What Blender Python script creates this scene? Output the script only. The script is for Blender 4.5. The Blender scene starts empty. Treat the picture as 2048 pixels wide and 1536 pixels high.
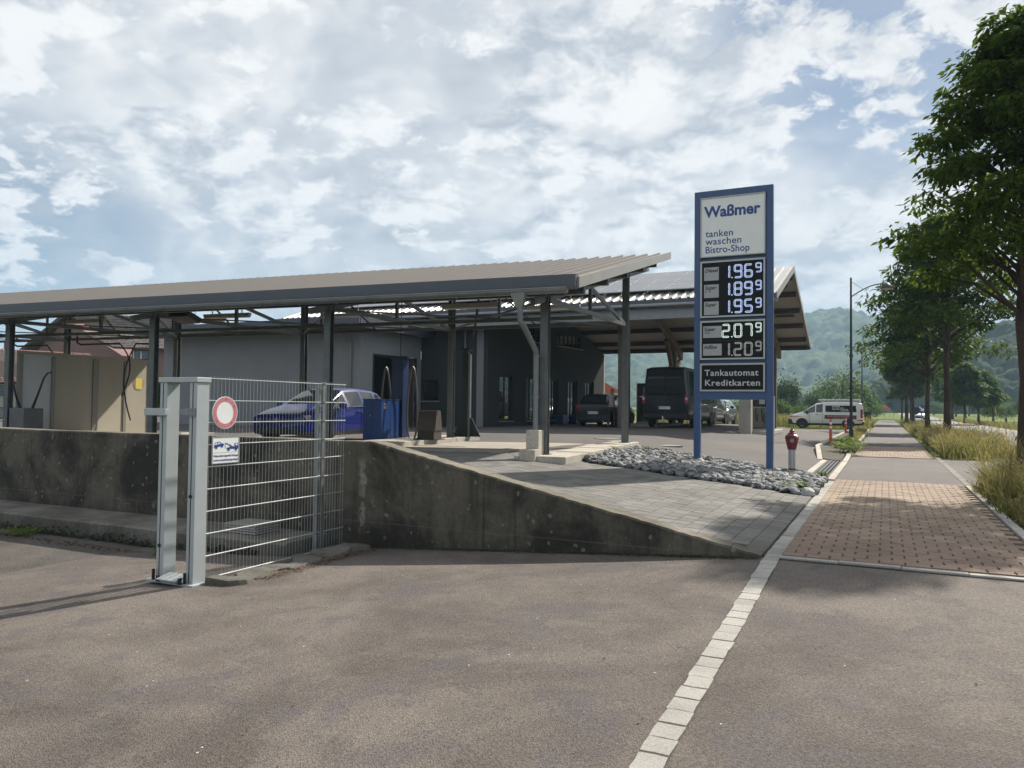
import bpy, bmesh, math, random
import numpy as np
from mathutils import Matrix, Vector
from math import sin, cos, tan, atan, atan2, radians, pi, sqrt, exp
random.seed(7)
rng = np.random.default_rng(7)
SC = bpy.context.scene
COL = SC.collection

# ------------------------------------------------------------------ camera
F_PX = 1539.0                                   # focal length in pixels of the 2048 px wide photograph
PITCH, ROLL = 0.0303, 0.0115
EYE = Vector((0, 0, 1.6))
cam_d = bpy.data.cameras.new('camera')
cam_d.sensor_width = 36.0
cam_d.lens = 36.0 * F_PX / 2048.0
cam_d.clip_start = 0.1
cam_d.clip_end = 9000
cam = bpy.data.objects.new('camera', cam_d)
COL.objects.link(cam)
_f = Vector((0, cos(PITCH), sin(PITCH)))
_U = Vector((0, -sin(PITCH), cos(PITCH)))
_X = Vector((1, 0, 0))
_r = _X * cos(ROLL) + _U * sin(ROLL)
_u = _U * cos(ROLL) - _X * sin(ROLL)
cam.matrix_world = Matrix(((_r.x, _u.x, -_f.x, EYE.x), (_r.y, _u.y, -_f.y, EYE.y), (_r.z, _u.z, -_f.z, EYE.z), (0, 0, 0, 1)))
SC.camera = cam

# ------------------------------------------------------------------ light and exposure
SUN_AZ, SUN_EL = radians(45), radians(42)
sun_d = bpy.data.lights.new('sun', 'SUN')
sun_d.energy = 5.0
sun_d.angle = radians(0.9)
sun_d.color = (1.0, 0.93, 0.82)
sun = bpy.data.objects.new('sun', sun_d)
COL.objects.link(sun)
sun_dir = Vector((sin(SUN_AZ) * cos(SUN_EL), cos(SUN_AZ) * cos(SUN_EL), sin(SUN_EL)))
sun.rotation_euler = sun_dir.to_track_quat('Z', 'Y').to_euler()
sun.location = (30, 30, 40)
SC.view_settings.view_transform = 'Standard'
SC.view_settings.look = 'None'
SC.view_settings.gamma = 1
SC.view_settings.exposure = 0.74
SC.view_settings.use_curve_mapping = False

world = bpy.data.worlds.new('World')
SC.world = world
world.use_nodes = True


class NT:
    def __init__(s, tree):
        s.t = tree; s.n = tree.nodes; s.l = tree.links; s.n.clear()

    def new(s, typ, **kw):
        nd = s.n.new(typ)
        for k, v in kw.items():
            if k.startswith('i_'):
                key = k[2:]
                key = int(key) if key.isdigit() else key.replace('_', ' ')
                s.put(nd.inputs[key], v)
            else:
                setattr(nd, k, v)
        return nd

    def put(s, inp, v):
        if isinstance(v, bpy.types.NodeSocket):
            s.l.new(v, inp)
        elif isinstance(v, bpy.types.Node):
            s.l.new(v.outputs[0], inp)
        else:
            if isinstance(v, (tuple, list)) and len(v) == 3 and inp.type == 'RGBA':
                v = (*v, 1)
            inp.default_value = v

    def math(s, op, a, b=None, c=None, clamp=False):
        nd = s.n.new('ShaderNodeMath'); nd.operation = op; nd.use_clamp = clamp
        s.put(nd.inputs[0], a)
        if b is not None: s.put(nd.inputs[1], b)
        if c is not None: s.put(nd.inputs[2], c)
        return nd.outputs[0]

    def vmath(s, op, a, b=None, scale=None):
        nd = s.n.new('ShaderNodeVectorMath'); nd.operation = op
        s.put(nd.inputs[0], a)
        if b is not None: s.put(nd.inputs[1], b)
        if scale is not None: s.put(nd.inputs[3], scale)
        return nd.outputs[0] if op not in ('DOT_PRODUCT', 'LENGTH') else nd.outputs[1]

    def noise(s, vec, scale, detail=4, rough=0.5, dist=0.0, out='Fac'):
        nd = s.n.new('ShaderNodeTexNoise')
        if vec is not None: s.put(nd.inputs['Vector'], vec)
        s.put(nd.inputs['Scale'], scale)
        nd.inputs['Detail'].default_value = detail
        nd.inputs['Roughness'].default_value = rough
        nd.inputs['Distortion'].default_value = dist
        return nd.outputs[out]

    def ramp(s, fac, stops, interp='LINEAR'):
        nd = s.n.new('ShaderNodeValToRGB')
        cr = nd.color_ramp; cr.interpolation = interp
        while len(cr.elements) < len(stops): cr.elements.new(0.5)
        for e, (p, c) in zip(cr.elements, stops):
            e.position = p
            if not isinstance(c, (tuple, list)): c = (c, c, c)
            e.color = (*c, 1)
        s.put(nd.inputs[0], fac)
        return nd.outputs[0]

    def mix(s, fac, a, b, typ='MIX'):
        nd = s.n.new('ShaderNodeMix'); nd.data_type = 'RGBA'; nd.blend_type = typ
        s.put(nd.inputs[0], fac); s.put(nd.inputs[6], a); s.put(nd.inputs[7], b)
        return nd.outputs[2]

    def maprange(s, v, a, b, c=0.0, d=1.0, smooth=True):
        nd = s.n.new('ShaderNodeMapRange')
        if smooth: nd.interpolation_type = 'SMOOTHSTEP'
        for i, x in enumerate((v, a, b, c, d)): s.put(nd.inputs[i], x)
        return nd.outputs[0]


def build_world():
    t = NT(world.node_tree)
    out = t.new('ShaderNodeOutputWorld')
    sky = t.new('ShaderNodeTexSky')
    sky.sky_type = 'NISHITA'; sky.sun_disc = False
    sky.sun_elevation = SUN_EL; sky.sun_rotation = SUN_AZ
    sky.air_density = 1.0; sky.dust_density = 0.5; sky.ozone_density = 2.5
    bg_sky = t.new('ShaderNodeBackground', i_Color=sky.outputs[0], i_Strength=0.045)
    co = t.new('ShaderNodeTexCoord').outputs['Generated']
    sep = t.new('ShaderNodeSeparateXYZ', i_0=co)
    X, Y, Z = sep.outputs
    zc = t.math('MAXIMUM', Z, 0.0)
    den = t.math('ADD', zc, 0.34)
    px = t.math('DIVIDE', X, den); py = t.math('DIVIDE', Y, den)
    pl = t.new('ShaderNodeCombineXYZ', i_0=px, i_1=py, i_2=0.0).outputs[0]
    pl = t.vmath('ADD', pl, (3.7, 1.3, 0.0))
    warp = t.noise(pl, 1.7, 5, 0.6, out='Color')
    wv = t.vmath('SCALE', t.vmath('SUBTRACT', warp, (0.5, 0.5, 0.5)), scale=0.34)
    pw = t.vmath('ADD', pl, wv)
    def lobe(d, w0, w1):
        v = Vector(d).normalized()
        return t.maprange(t.vmath('DOT_PRODUCT', co, tuple(v)), w0, w1)
    def billow(vec, sc):
        nd = t.new('ShaderNodeTexVoronoi', i_Vector=vec, i_Scale=sc)
        nd.feature = 'F1'; nd.normalize = True
        nd.inputs['Detail'].default_value = 3.0; nd.inputs['Roughness'].default_value = 0.5
        return t.math('SUBTRACT', 1.0, nd.outputs['Distance'])
    sunw = Vector((0.7, 0.72, 0)) * 0.042
    big = t.noise(pw, 1.6, 4, 0.55)
    bg2 = t.noise(t.vmath('ADD', pw, (0.12, 0.12, 0.0)), 1.6, 4, 0.55)
    b1 = billow(pw, 3.0); b2 = billow(t.vmath('ADD', pw, tuple(sunw)), 3.0)
    fine = t.noise(pw, 9.0, 9, 0.62)
    gapR = lobe((0.52, 1.0, 0.58), 0.962, 0.998)
    gapL = lobe((-0.64, 1.0, 0.19), 0.985, 0.9995)
    cum = lobe((0.30, 1.0, 0.27), 0.94, 0.995)          # where the cumulus is thickest and crispest
    cov = t.math('ADD', t.math('MULTIPLY', big, 0.9), t.math('MULTIPLY', b1, 0.42))
    cov = t.math('ADD', cov, t.math('MULTIPLY', fine, 0.12))
    cov = t.math('SUBTRACT', cov, t.math('MULTIPLY', gapR, 0.20))
    cov = t.math('SUBTRACT', cov, t.math('MULTIPLY', gapL, 0.15))
    dens = t.maprange(cov, 0.50, 0.76, 0.60, 1.0)
    dens = t.math('MULTIPLY', dens, t.math('SUBTRACT', 1.0, t.math('MULTIPLY', t.math('MAXIMUM', gapR, t.math('MULTIPLY', gapL, 0.8)), 0.75)))
    lit = t.math('MULTIPLY', t.math('SUBTRACT', b1, b2), 3.4)
    lit = t.math('ADD', lit, t.math('MULTIPLY', t.math('SUBTRACT', big, bg2), 1.5))
    puff = t.math('ADD', t.math('ADD', lit, 0.60), t.math('MULTIPLY', t.math('SUBTRACT', fine, 0.5), 0.55))
    puff = t.math('ADD', puff, t.maprange(big, 0.42, 0.66, 0.08, -0.20))
    puff = t.math('ADD', puff, t.math('MULTIPLY', cum, 0.08))
    ccol = t.ramp(puff, [(0.05, (0.52, 0.555, 0.61)), (0.30, (0.65, 0.685, 0.735)), (0.52, (0.76, 0.785, 0.82)), (0.72, (0.93, 0.935, 0.935)), (1.0, (1.12, 1.10, 1.07))])
    # crisp cumulus heads in front of the veil
    c2 = t.vmath('ADD', pl, t.vmath('SCALE', t.vmath('SUBTRACT', t.noise(pl, 3.0, 5, 0.6, out='Color'), (0.5, 0.5, 0.5)), scale=0.12))
    k1 = t.noise(c2, 4.6, 12, 0.60); k2 = t.noise(t.vmath('ADD', c2, (0.035, 0.04, 0.0)), 4.6, 8, 0.60)
    mask = t.math('MULTIPLY', lobe((0.22, 1.0, 0.36), 0.90, 0.985), 1.0)
    for d_, w_ in (((0.42, 1.0, 0.20), 0.975), ((-0.16, 1.0, 0.26), 0.985), ((-0.52, 1.0, 0.36), 0.965), ((0.08, 1.0, 0.48), 0.96), ((1.2, 0.5, 0.4), 0.9), ((-1.2, 0.3, 0.4), 0.9), ((0.3, -1.0, 0.5), 0.85)):
        mask = t.math('MAXIMUM', mask, lobe(d_, w_, min(0.9995, w_ + 0.03)))
    kk = t.math('ADD', k1, t.math('MULTIPLY', mask, 0.10))
    al = t.maprange(kk, 0.55, 0.63)
    sh2 = t.math('ADD', t.math('MULTIPLY', t.math('SUBTRACT', k1, k2), 7.0), t.maprange(kk, 0.56, 0.72, 0.80, 0.42))
    hcol = t.ramp(sh2, [(0.10, (0.56, 0.60, 0.66)), (0.40, (0.76, 0.79, 0.83)), (0.68, (0.98, 0.98, 0.975)), (1.0, (1.20, 1.18, 1.15))])
    ccol = t.mix(t.math('MULTIPLY', al, 0.85), ccol, hcol)
    dens = t.math('MAXIMUM', dens, t.math('MULTIPLY', al, 0.95))
    # haze brightens the low sky
    low = t.maprange(Z, 0.0, 0.24, 1.0, 0.0)
    ccol = t.mix(t.math('MULTIPLY', low, 0.5), ccol, (0.78, 0.84, 0.89))
    glow = lobe(tuple(sun_dir), 0.75, 1.0)
    ccol = t.mix(t.math('MULTIPLY', glow, 0.25), ccol, (0.97, 0.94, 0.88))
    bg_cl = t.new('ShaderNodeBackground', i_Color=ccol, i_Strength=0.56)
    mixs = t.new('ShaderNodeMixShader')
    t.put(mixs.inputs[0], t.math('MULTIPLY', dens, 0.96))
    t.l.new(bg_sky.outputs[0], mixs.inputs[1]); t.l.new(bg_cl.outputs[0], mixs.inputs[2])
    t.l.new(mixs.outputs[0], out.inputs[0])
    try:
        world.cycles.sampling_method = 'MANUAL'; world.cycles.sample_map_resolution = 512
    except Exception:
        pass


build_world()
SC.render.engine = 'CYCLES'
SC.cycles.max_bounces = 6
SC.cycles.diffuse_bounces = 3
SC.cycles.glossy_bounces = 3
SC.cycles.transmission_bounces = 5
SC.cycles.volume_bounces = 0
SC.cycles.transparent_max_bounces = 6
SC.cycles.caustics_reflective = False
SC.cycles.caustics_refractive = False
SC.cycles.use_denoising = True

# ------------------------------------------------------------------ frames
# road frame: r to the right across the path, p along the road; wash frame: a along the wash canopy, n away from us
CR, SR = 0.8998, 0.4362
RD = Matrix(((CR, SR, 0, 0), (-SR, CR, 0, 0), (0, 0, 1, 0), (0, 0, 0, 1)))
CW, SW = 0.9334, 0.3588
WS = Matrix(((CW, SW, 0, 0), (-SW, CW, 0, 0), (0, 0, 1, 0), (0, 0, 0, 1)))


def clamp(x, a=0.0, b=1.0): return a if x < a else b if x > b else x
def sstep(a, b, x):
    t = clamp((x - a) / (b - a)); return t * t * (3 - 2 * t)


def zg(r, p):
    """height of the ground (road frame)"""
    q = -r
    if p < 7.2:
        if q < 0.96: T = 1.0
        elif q < 5.5: T = (5.5 - q) / 4.54
        else: T = 0.0
        S = (max(p, 0) / 7.1) ** 1.35 if p < 7.1 else 1.0
        z = 0.3 * T * S
        if q > 5.5: z -= min(0.1, 0.06 * (q - 5.5))
        return z
    if q < 0.96: return 0.3 + 0.0055 * min(600, max(0, p - 125))
    else:
        z = min(0.3 + 0.07 * (q - 0.96), 0.7) - max(0, min(q, 20) - 6.5) * 0.012
        z += 0.008 * max(0, min(p, 35) - 18) * clamp((q - 4) / 4)
        k = sstep(43, 56, p); z = z * (1 - k) + 0.33 * k
    return z + 0.0055 * min(600, max(0, p - 125))


def ground_frame(r, p, dz=0.0):
    """road frame at (r, p) laid flat on the sloping ground"""
    e = 0.05
    x = (W(r + e, p) - W(r - e, p)).normalized(); y = (W(r, p + e) - W(r, p - e)).normalized()
    z = x.cross(y).normalized(); y = z.cross(x); o = W(r, p, dz)
    return Matrix(((x.x, y.x, z.x, o.x), (x.y, y.y, z.y, o.y), (x.z, y.z, z.z, o.z), (0, 0, 0, 1)))


def rp(X, Y): return (CR * X - SR * Y, SR * X + CR * Y)
def W(r, p, dz=0.0): return Vector((CR * r + SR * p, -SR * r + CR * p, zg(r, p) + dz))
def WX(r, p, z): return Vector((CR * r + SR * p, -SR * r + CR * p, z))
def CA(a, n, z): return Vector((CW * a + SW * n, -SW * a + CW * n, z))
def zca(a, n):
    v = CA(a, n, 0); return zg(*rp(v.x, v.y))


# ------------------------------------------------------------------ mesh builder
class MB:
    def __init__(s, M=None):
        s.v = []; s.f = []; s.m = []; s.M = M or Matrix.Identity(4)

    def add(s, vs, fs, mat=0):
        o = len(s.v)
        s.v.extend([s.M @ Vector(v) for v in vs])
        s.f.extend([tuple(i + o for i in f) for f in fs])
        s.m.extend([mat] * len(fs))

    def box(s, x0, x1, y0, y1, z0, z1, mat=0, top=None):
        vs = [(x0, y0, z0), (x1, y0, z0), (x1, y1, z0), (x0, y1, z0), (x0, y0, z1), (x1, y0, z1), (x1, y1, z1), (x0, y1, z1)]
        s.add(vs, [(3, 2, 1, 0), (4, 5, 6, 7), (0, 1, 5, 4), (1, 2, 6, 5), (2, 3, 7, 6), (3, 0, 4, 7)], mat)

    def beam(s, p0, p1, w, h, up=(0, 0, 1), mat=0):
        p0, p1 = Vector(p0), Vector(p1)
        d = (p1 - p0).normalized(); up = Vector(up)
        sd = d.cross(up)
        if sd.length < 1e-4: sd = d.cross(Vector((1, 0, 0)))
        sd.normalize(); u2 = sd.cross(d).normalized()
        vs = []
        for p in (p0, p1):
            for a, b in ((-1, -1), (1, -1), (1, 1), (-1, 1)):
                vs.append(p + sd * (a * w / 2) + u2 * (b * h / 2))
        s.add(vs, [(3, 2, 1, 0), (4, 5, 6, 7), (0, 1, 5, 4), (1, 2, 6, 5), (2, 3, 7, 6), (3, 0, 4, 7)], mat)

    def cyl(s, p0, p1, r0, r1=None, n=10, mat=0, caps=True):
        if r1 is None: r1 = r0
        s.tube([p0, p1], [r0, r1], n, mat, caps)

    def tube(s, pts, rad, n=8, mat=0, caps=True):
        pts = [Vector(p) for p in pts]
        if not isinstance(rad, (list, tuple)): rad = [rad] * len(pts)
        vs = []; prev = None
        for i, p in enumerate(pts):
            d = (pts[min(i + 1, len(pts) - 1)] - pts[max(i - 1, 0)]).normalized()
            ref = prev if prev is not None else (Vector((0, 0, 1)) if abs(d.z) < 0.9 else Vector((1, 0, 0)))
            sd = (ref - d * ref.dot(d))
            if sd.length < 1e-5: sd = d.orthogonal()
            sd.normalize(); prev = sd; u = d.cross(sd)
            for k in range(n):
                a = 2 * pi * k / n
                vs.append(p + sd * (cos(a) * rad[i]) + u * (sin(a) * rad[i]))
        fs = []
        for i in range(len(pts) - 1):
            for k in range(n):
                fs.append((i * n + k, i * n + (k + 1) % n, (i + 1) * n + (k + 1) % n, (i + 1) * n + k))
        if caps:
            fs.append(tuple(reversed(range(n)))); fs.append(tuple(range((len(pts) - 1) * n, len(pts) * n)))
        s.add(vs, fs, mat)

    def prism(s, poly, ext, mat=0, mat_side=None):
        """poly: list of 3-D points (planar), extruded by the vector ext"""
        n = len(poly); e = Vector(ext)
        vs = [Vector(p) for p in poly] + [Vector(p) + e for p in poly]
        s.add(vs, [tuple(reversed(range(n))), tuple(range(n, 2 * n))], mat)
        o = len(s.v) - 2 * n
        for i in range(n):
            j = (i + 1) % n
            s.f.append((o + i, o + j, o + n + j, o + n + i)); s.m.append(mat if mat_side is None else mat_side)

    def lathe(s, prof, n=16, mat=0, c=(0, 0, 0)):
        vs = []; c = Vector(c)
        for (r, z) in prof:
            for k in range(n):
                a = 2 * pi * k / n
                vs.append(c + Vector((r * cos(a), r * sin(a), z)))
        fs = []
        for i in range(len(prof) - 1):
            for k in range(n):
                fs.append((i * n + k, i * n + (k + 1) % n, (i + 1) * n + (k + 1) % n, (i + 1) * n + k))
        fs.append(tuple(reversed(range(n)))); fs.append(tuple(range((len(prof) - 1) * n, len(prof) * n)))
        s.add(vs, fs, mat)

    def data(s, name, mats, smooth=False, inv=None):
        me = bpy.data.meshes.new(name)
        vs = s.v if inv is None else [inv @ v for v in s.v]
        me.from_pydata([tuple(v) for v in vs], [], s.f)
        if not isinstance(mats, (list, tuple)): mats = [mats]
        for m in mats: me.materials.append(m)
        if len(mats) > 1: me.polygons.foreach_set('material_index', s.m)
        bm = bmesh.new(); bm.from_mesh(me)
        bmesh.ops.recalc_face_normals(bm, faces=bm.faces)
        bm.to_mesh(me); bm.free()
        if smooth:
            me.polygons.foreach_set('use_smooth', [True] * len(me.polygons))
            try: me.set_sharp_from_angle(angle=radians(40))
            except Exception: pass
        me.update()
        return me

    def build(s, name, mats, parent=None, smooth=False, bevel=0.0):
        inv = None
        if parent is not None: inv = mat_of(parent).inverted()
        me = s.data(name, mats, smooth, inv)
        return link(name, me, parent, bevel)


_MAT = {}
def mat_of(o):
    m = o.matrix_basis.copy()
    while o.parent is not None:
        o = o.parent; m = o.matrix_basis @ m
    return m


def link(name, me, parent=None, bevel=0.0):
    o = bpy.data.objects.new(name, me)
    COL.objects.link(o)
    if parent is not None: o.parent = parent
    if bevel > 0:
        b = o.modifiers.new('bevel', 'BEVEL'); b.width = bevel; b.segments = 2; b.limit_method = 'ANGLE'; b.angle_limit = radians(40)
        b.harden_normals = False
    return o


def tag(o, label=None, cat=None, group=None, kind=None):
    if label: o['label'] = label
    if cat: o['category'] = cat
    if group: o['group'] = group
    if kind: o['kind'] = kind
    return o


def thing(name, label, cat, loc=(0, 0, 0), M=None, group=None):
    o = bpy.data.objects.new(name, None); COL.objects.link(o)
    o.empty_display_size = 0.3
    if M is not None:
        mm = M.copy(); mm.translation = Vector(loc); o.matrix_basis = mm
    else: o.location = loc
    return tag(o, label, cat, group)


def copy_tree(o, parent=None):
    c = o.copy(); COL.objects.link(c); c.parent = parent
    for ch in o.children: copy_tree(ch, c)
    return c


def at_frame(M, loc):
    mm = M.copy(); mm.translation = Vector(loc); return mm


# ------------------------------------------------------------------ materials
def principled(name):
    m = bpy.data.materials.new(name); m.use_nodes = True
    t = NT(m.node_tree)
    out = t.new('ShaderNodeOutputMaterial'); b = t.new('ShaderNodeBsdfPrincipled')
    t.l.new(b.outputs[0], out.inputs[0])
    return m, t, b, out


def hsv(t, col, v):
    return t.mix(1.0, col, v, 'MULTIPLY')


def simple(name, col, rough=0.6, metal=0.0, vary=0.12, scale=8.0, bump=0.0, bscale=60.0, spec=0.5, coat=0.0, dirt=0.0):
    """plain surface with tonal variation, fine bump and some grime"""
    m, t, b, out = principled(name); col = tuple(x * 0.82 for x in col)
    co = t.new('ShaderNodeTexCoord').outputs['Object']
    n1 = t.noise(co, scale, 5, 0.6)
    f = t.maprange(n1, 0.25, 0.75, 1 - vary, 1 + vary, False)
    c = t.mix(1.0, (*col, 1), t.new('ShaderNodeCombineXYZ', i_0=f, i_1=f, i_2=f).outputs[0], 'MULTIPLY')
    if dirt > 0:
        n2 = t.noise(co, scale * 0.35, 7, 0.7, 0.6)
        d = t.maprange(n2, 0.48, 0.72, 0, dirt)
        c = t.mix(d, c, tuple(x * 0.38 + 0.012 for x in col))
    t.put(b.inputs['Base Color'], c)
    r = t.maprange(n1, 0.2, 0.8, max(0.02, rough - 0.07), min(1, rough + 0.07), False)
    t.put(b.inputs['Roughness'], r)
    b.inputs['Metallic'].default_value = metal
    b.inputs['Specular IOR Level'].default_value = spec
    b.inputs['Coat Weight'].default_value = coat
    b.inputs['Coat Roughness'].default_value = 0.05
    if bump > 0:
        bn = t.noise(co, bscale, 3, 0.6)
        bp = t.new('ShaderNodeBump', i_Strength=1.0, i_Distance=bump, i_Height=bn)
        t.put(b.inputs['Normal'], bp)
    return m


def asphalt(name, c1, c2, patch=(0.36, 0.33, 0.36), grain=1.0, world_scale=1.0, speck=0.5):
    m, t, b, out = principled(name); c1 = tuple(x * 0.74 for x in c1); c2 = tuple(x * 0.74 for x in c2); patch = tuple(x * 0.74 for x in patch)
    co = t.new('ShaderNodeNewGeometry').outputs['Position']
    big = t.noise(co, 0.55 * world_scale, 6, 0.62, 0.8)
    mid = t.noise(co, 2.6, 6, 0.65, 0.4)
    gr = t.noise(co, 70, 4, 0.8)
    gr2 = t.new('ShaderNodeTexVoronoi', i_Vector=co, i_Scale=130.0)
    gr3 = t.new('ShaderNodeTexVoronoi', i_Vector=co, i_Scale=26.0)
    base = t.mix(t.maprange(t.math('ADD', t.math('MULTIPLY', big, 0.7), t.math('MULTIPLY', mid, 0.3)), 0.38, 0.62), (*c1, 1), (*c2, 1))
    pt = t.maprange(t.noise(co, 1.5, 6, 0.65, 0.9), 0.50, 0.66, 0, 0.75)
    base = t.mix(pt, base, tuple(patch))
    k = t.maprange(gr, 0.3, 0.72, 1 - 0.62 * grain, 1 + 0.7 * grain, False)
    base = t.mix(1.0, base, t.new('ShaderNodeCombineXYZ', i_0=k, i_1=k, i_2=k).outputs[0], 'MULTIPLY')
    s1 = t.math('LESS_THAN', gr2.outputs['Distance'], 0.16)
    rnd = t.math('GREATER_THAN', t.new('ShaderNodeSeparateXYZ', i_0=gr2.outputs['Color']).outputs[0], 0.60)
    sp = t.math('MULTIPLY', t.math('MULTIPLY', s1, rnd), speck)
    base = t.mix(sp, base, (0.40, 0.36, 0.33))
    rnd2 = t.math('GREATER_THAN', t.new('ShaderNodeSeparateXYZ', i_0=gr2.outputs['Color']).outputs[1], 0.66)
    sp2 = t.math('MULTIPLY', t.math('MULTIPLY', t.math('LESS_THAN', gr2.outputs['Distance'], 0.28), rnd2), 0.7)
    base = t.mix(sp2, base, (0.03, 0.028, 0.03))
    # a few scattered pale chips
    rnd3 = t.math('GREATER_THAN', t.new('ShaderNodeSeparateXYZ', i_0=gr3.outputs['Color']).outputs[0], 0.994)
    sp3 = t.math('MULTIPLY', t.math('LESS_THAN', gr3.outputs['Distance'], 0.16), rnd3)
    base = t.mix(sp3, base, (0.50, 0.46, 0.40))
    if speck >= 0.5 and name == 'drive_asphalt':
        ck = t.new('ShaderNodeTexVoronoi', i_Vector=t.vmath('ADD', co, t.vmath('SCALE', t.noise(co, 3.0, 5, 0.7, out='Color'), scale=0.7)), i_Scale=0.55); ck.feature = 'DISTANCE_TO_EDGE'
        km = t.math('MULTIPLY', t.maprange(ck.outputs['Distance'], 0.0, 0.007, 1, 0), t.maprange(t.noise(co, 0.8, 3, 0.6), 0.52, 0.60))
        base = t.mix(t.math('MULTIPLY', km, 0.6), base, (0.03, 0.026, 0.024))
        st = t.maprange(t.noise(co, 0.9, 7, 0.75, 1.2), 0.60, 0.72, 0, 0.35)
        base = t.mix(st, base, (0.055, 0.048, 0.046))
    t.put(b.inputs['Base Color'], base)
    b.inputs['Roughness'].default_value = 0.86
    b.inputs['Specular IOR Level'].default_value = 0.3
    hh = t.math('ADD', t.math('MULTIPLY', gr, 0.8), t.math('MULTIPLY', gr2.outputs['Distance'], 0.9))
    bp = t.new('ShaderNodeBump', i_Strength=0.9, i_Distance=0.006, i_Height=hh)
    t.put(b.inputs['Normal'], bp)
    return m


M = {}
M['drive'] = asphalt('drive_asphalt', (0.122, 0.104, 0.091), (0.205, 0.176, 0.153), (0.128, 0.112, 0.118), 1.0)
M['yard'] = asphalt('yard_asphalt', (0.085, 0.076, 0.068), (0.14, 0.125, 0.112), (0.12, 0.11, 0.10), 1.1)
M['apron'] = asphalt('apron_asphalt', (0.135, 0.122, 0.118), (0.175, 0.160, 0.152), (0.15, 0.14, 0.138), 0.6, 0.4, 0.3)
M['road'] = asphalt('road_asphalt', (0.25, 0.235, 0.225), (0.31, 0.295, 0.28), (0.28, 0.265, 0.25), 0.4, 0.3, 0.2)
M['path'] = asphalt('path_asphalt', (0.155, 0.138, 0.132), (0.205, 0.185, 0.175), (0.18, 0.165, 0.16), 0.6, 0.5, 0.3)


def concrete(name, base, dark, stain=0.5, lichen=0.0, streak=0.0, bump=0.004, rough=0.9):
    m, t, b, out = principled(name); base = tuple(x * 0.85 for x in base); dark = tuple(x * 0.85 for x in dark)
    geo = t.new('ShaderNodeNewGeometry')
    co = geo.outputs['Position']
    big = t.noise(co, 1.1, 7, 0.65, 0.5)
    fine = t.noise(co, 24, 5, 0.7)
    c = t.mix(t.maprange(big, 0.38, 0.62, 0, stain), (*base, 1), (*dark, 1))
    k = t.maprange(fine, 0.25, 0.75, 0.75, 1.25, False)
    c = t.mix(1.0, c, t.new('ShaderNodeCombineXYZ', i_0=k, i_1=k, i_2=k).outputs[0], 'MULTIPLY')
    if streak > 0:
        sc = t.vmath('MULTIPLY', co, (9.0, 9.0, 0.7))
        st = t.noise(sc, 1.0, 6, 0.65, 0.3)
        c = t.mix(t.maprange(st, 0.5, 0.72, 0, streak), c, tuple(x * 0.33 for x in base))
        st2 = t.noise(t.vmath('ADD', sc, (31.0, 7.0, 2.0)), 0.8, 6, 0.65, 0.3)
        c = t.mix(t.maprange(st2, 0.61, 0.78, 0, streak * 0.8), c, tuple(min(1, x * 1.7 + 0.02) for x in base))
    if lichen > 0:
        vo = t.new('ShaderNodeTexVoronoi', i_Vector=t.vmath('ADD', co, t.vmath('SCALE', t.noise(co, 9, 3, 0.6, out='Color'), scale=0.10)), i_Scale=13.0)
        pick = t.math('GREATER_THAN', t.new('ShaderNodeSeparateXYZ', i_0=vo.outputs['Color']).outputs[0], 0.60)
        size = t.math('MULTIPLY', t.new('ShaderNodeSeparateXYZ', i_0=vo.outputs['Color']).outputs[1], 0.42)
        ins = t.maprange(t.math('SUBTRACT', size, vo.outputs['Distance']), 0.0, 0.12)
        lm = t.math('MULTIPLY', t.math('MULTIPLY', ins, pick), t.maprange(t.noise(co, 60, 3, 0.7), 0.35, 0.6, 0.25, 1.0))
        c = t.mix(t.math('MULTIPLY', lm, lichen), c, (0.24, 0.235, 0.20))
        rr_ = t.vmath('DOT_PRODUCT', co, (CR, -SR, 0.0)); zz_ = t.new('ShaderNodeSeparateXYZ', i_0=co).outputs[2]
        wob = t.math('MULTIPLY', t.math('SUBTRACT', t.noise(co, 6, 4, 0.7), 0.5), 0.14)
        dr = t.math('ABSOLUTE', t.math('ADD', t.math('ADD', rr_, 5.30), wob))
        sm = t.math('MULTIPLY', t.maprange(dr, 0.015, 0.06, 1, 0), t.math('MULTIPLY', t.maprange(zz_, 0.12, 0.25), t.maprange(zz_, 0.85, 1.1, 1, 0)))
        c = t.mix(t.math('MULTIPLY', sm, t.maprange(t.noise(co, 14, 4, 0.7), 0.35, 0.6)), c, (0.27, 0.25, 0.205))
        sd = t.math('ABSOLUTE', t.math('SUBTRACT', t.math('FRACT', t.math('MULTIPLY', rr_, 0.4)), 0.5))
        c = t.mix(t.math('MULTIPLY', t.maprange(sd, 0.0, 0.004, 1, 0), 0.6), c, (0.02, 0.019, 0.016))
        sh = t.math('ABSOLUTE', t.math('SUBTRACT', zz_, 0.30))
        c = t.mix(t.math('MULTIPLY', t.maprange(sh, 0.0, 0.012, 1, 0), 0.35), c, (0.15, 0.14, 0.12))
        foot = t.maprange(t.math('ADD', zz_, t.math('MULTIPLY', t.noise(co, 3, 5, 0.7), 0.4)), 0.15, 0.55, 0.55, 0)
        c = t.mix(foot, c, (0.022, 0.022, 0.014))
        ms = t.noise(co, 2.3, 6, 0.7, 0.5)
        c = t.mix(t.maprange(ms, 0.55, 0.75, 0, 0.55), c, (0.042, 0.040, 0.028))
    t.put(b.inputs['Base Color'], c)
    b.inputs['Roughness'].default_value = rough
    b.inputs['Specular IOR Level'].default_value = 0.25
    bp = t.new('ShaderNodeBump', i_Strength=1.0, i_Distance=bump, i_Height=t.math('ADD', fine, t.math('MULTIPLY', t.noise(co, 90, 3, 0.7), 0.5)))
    t.put(b.inputs['Normal'], bp)
    return m


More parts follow.
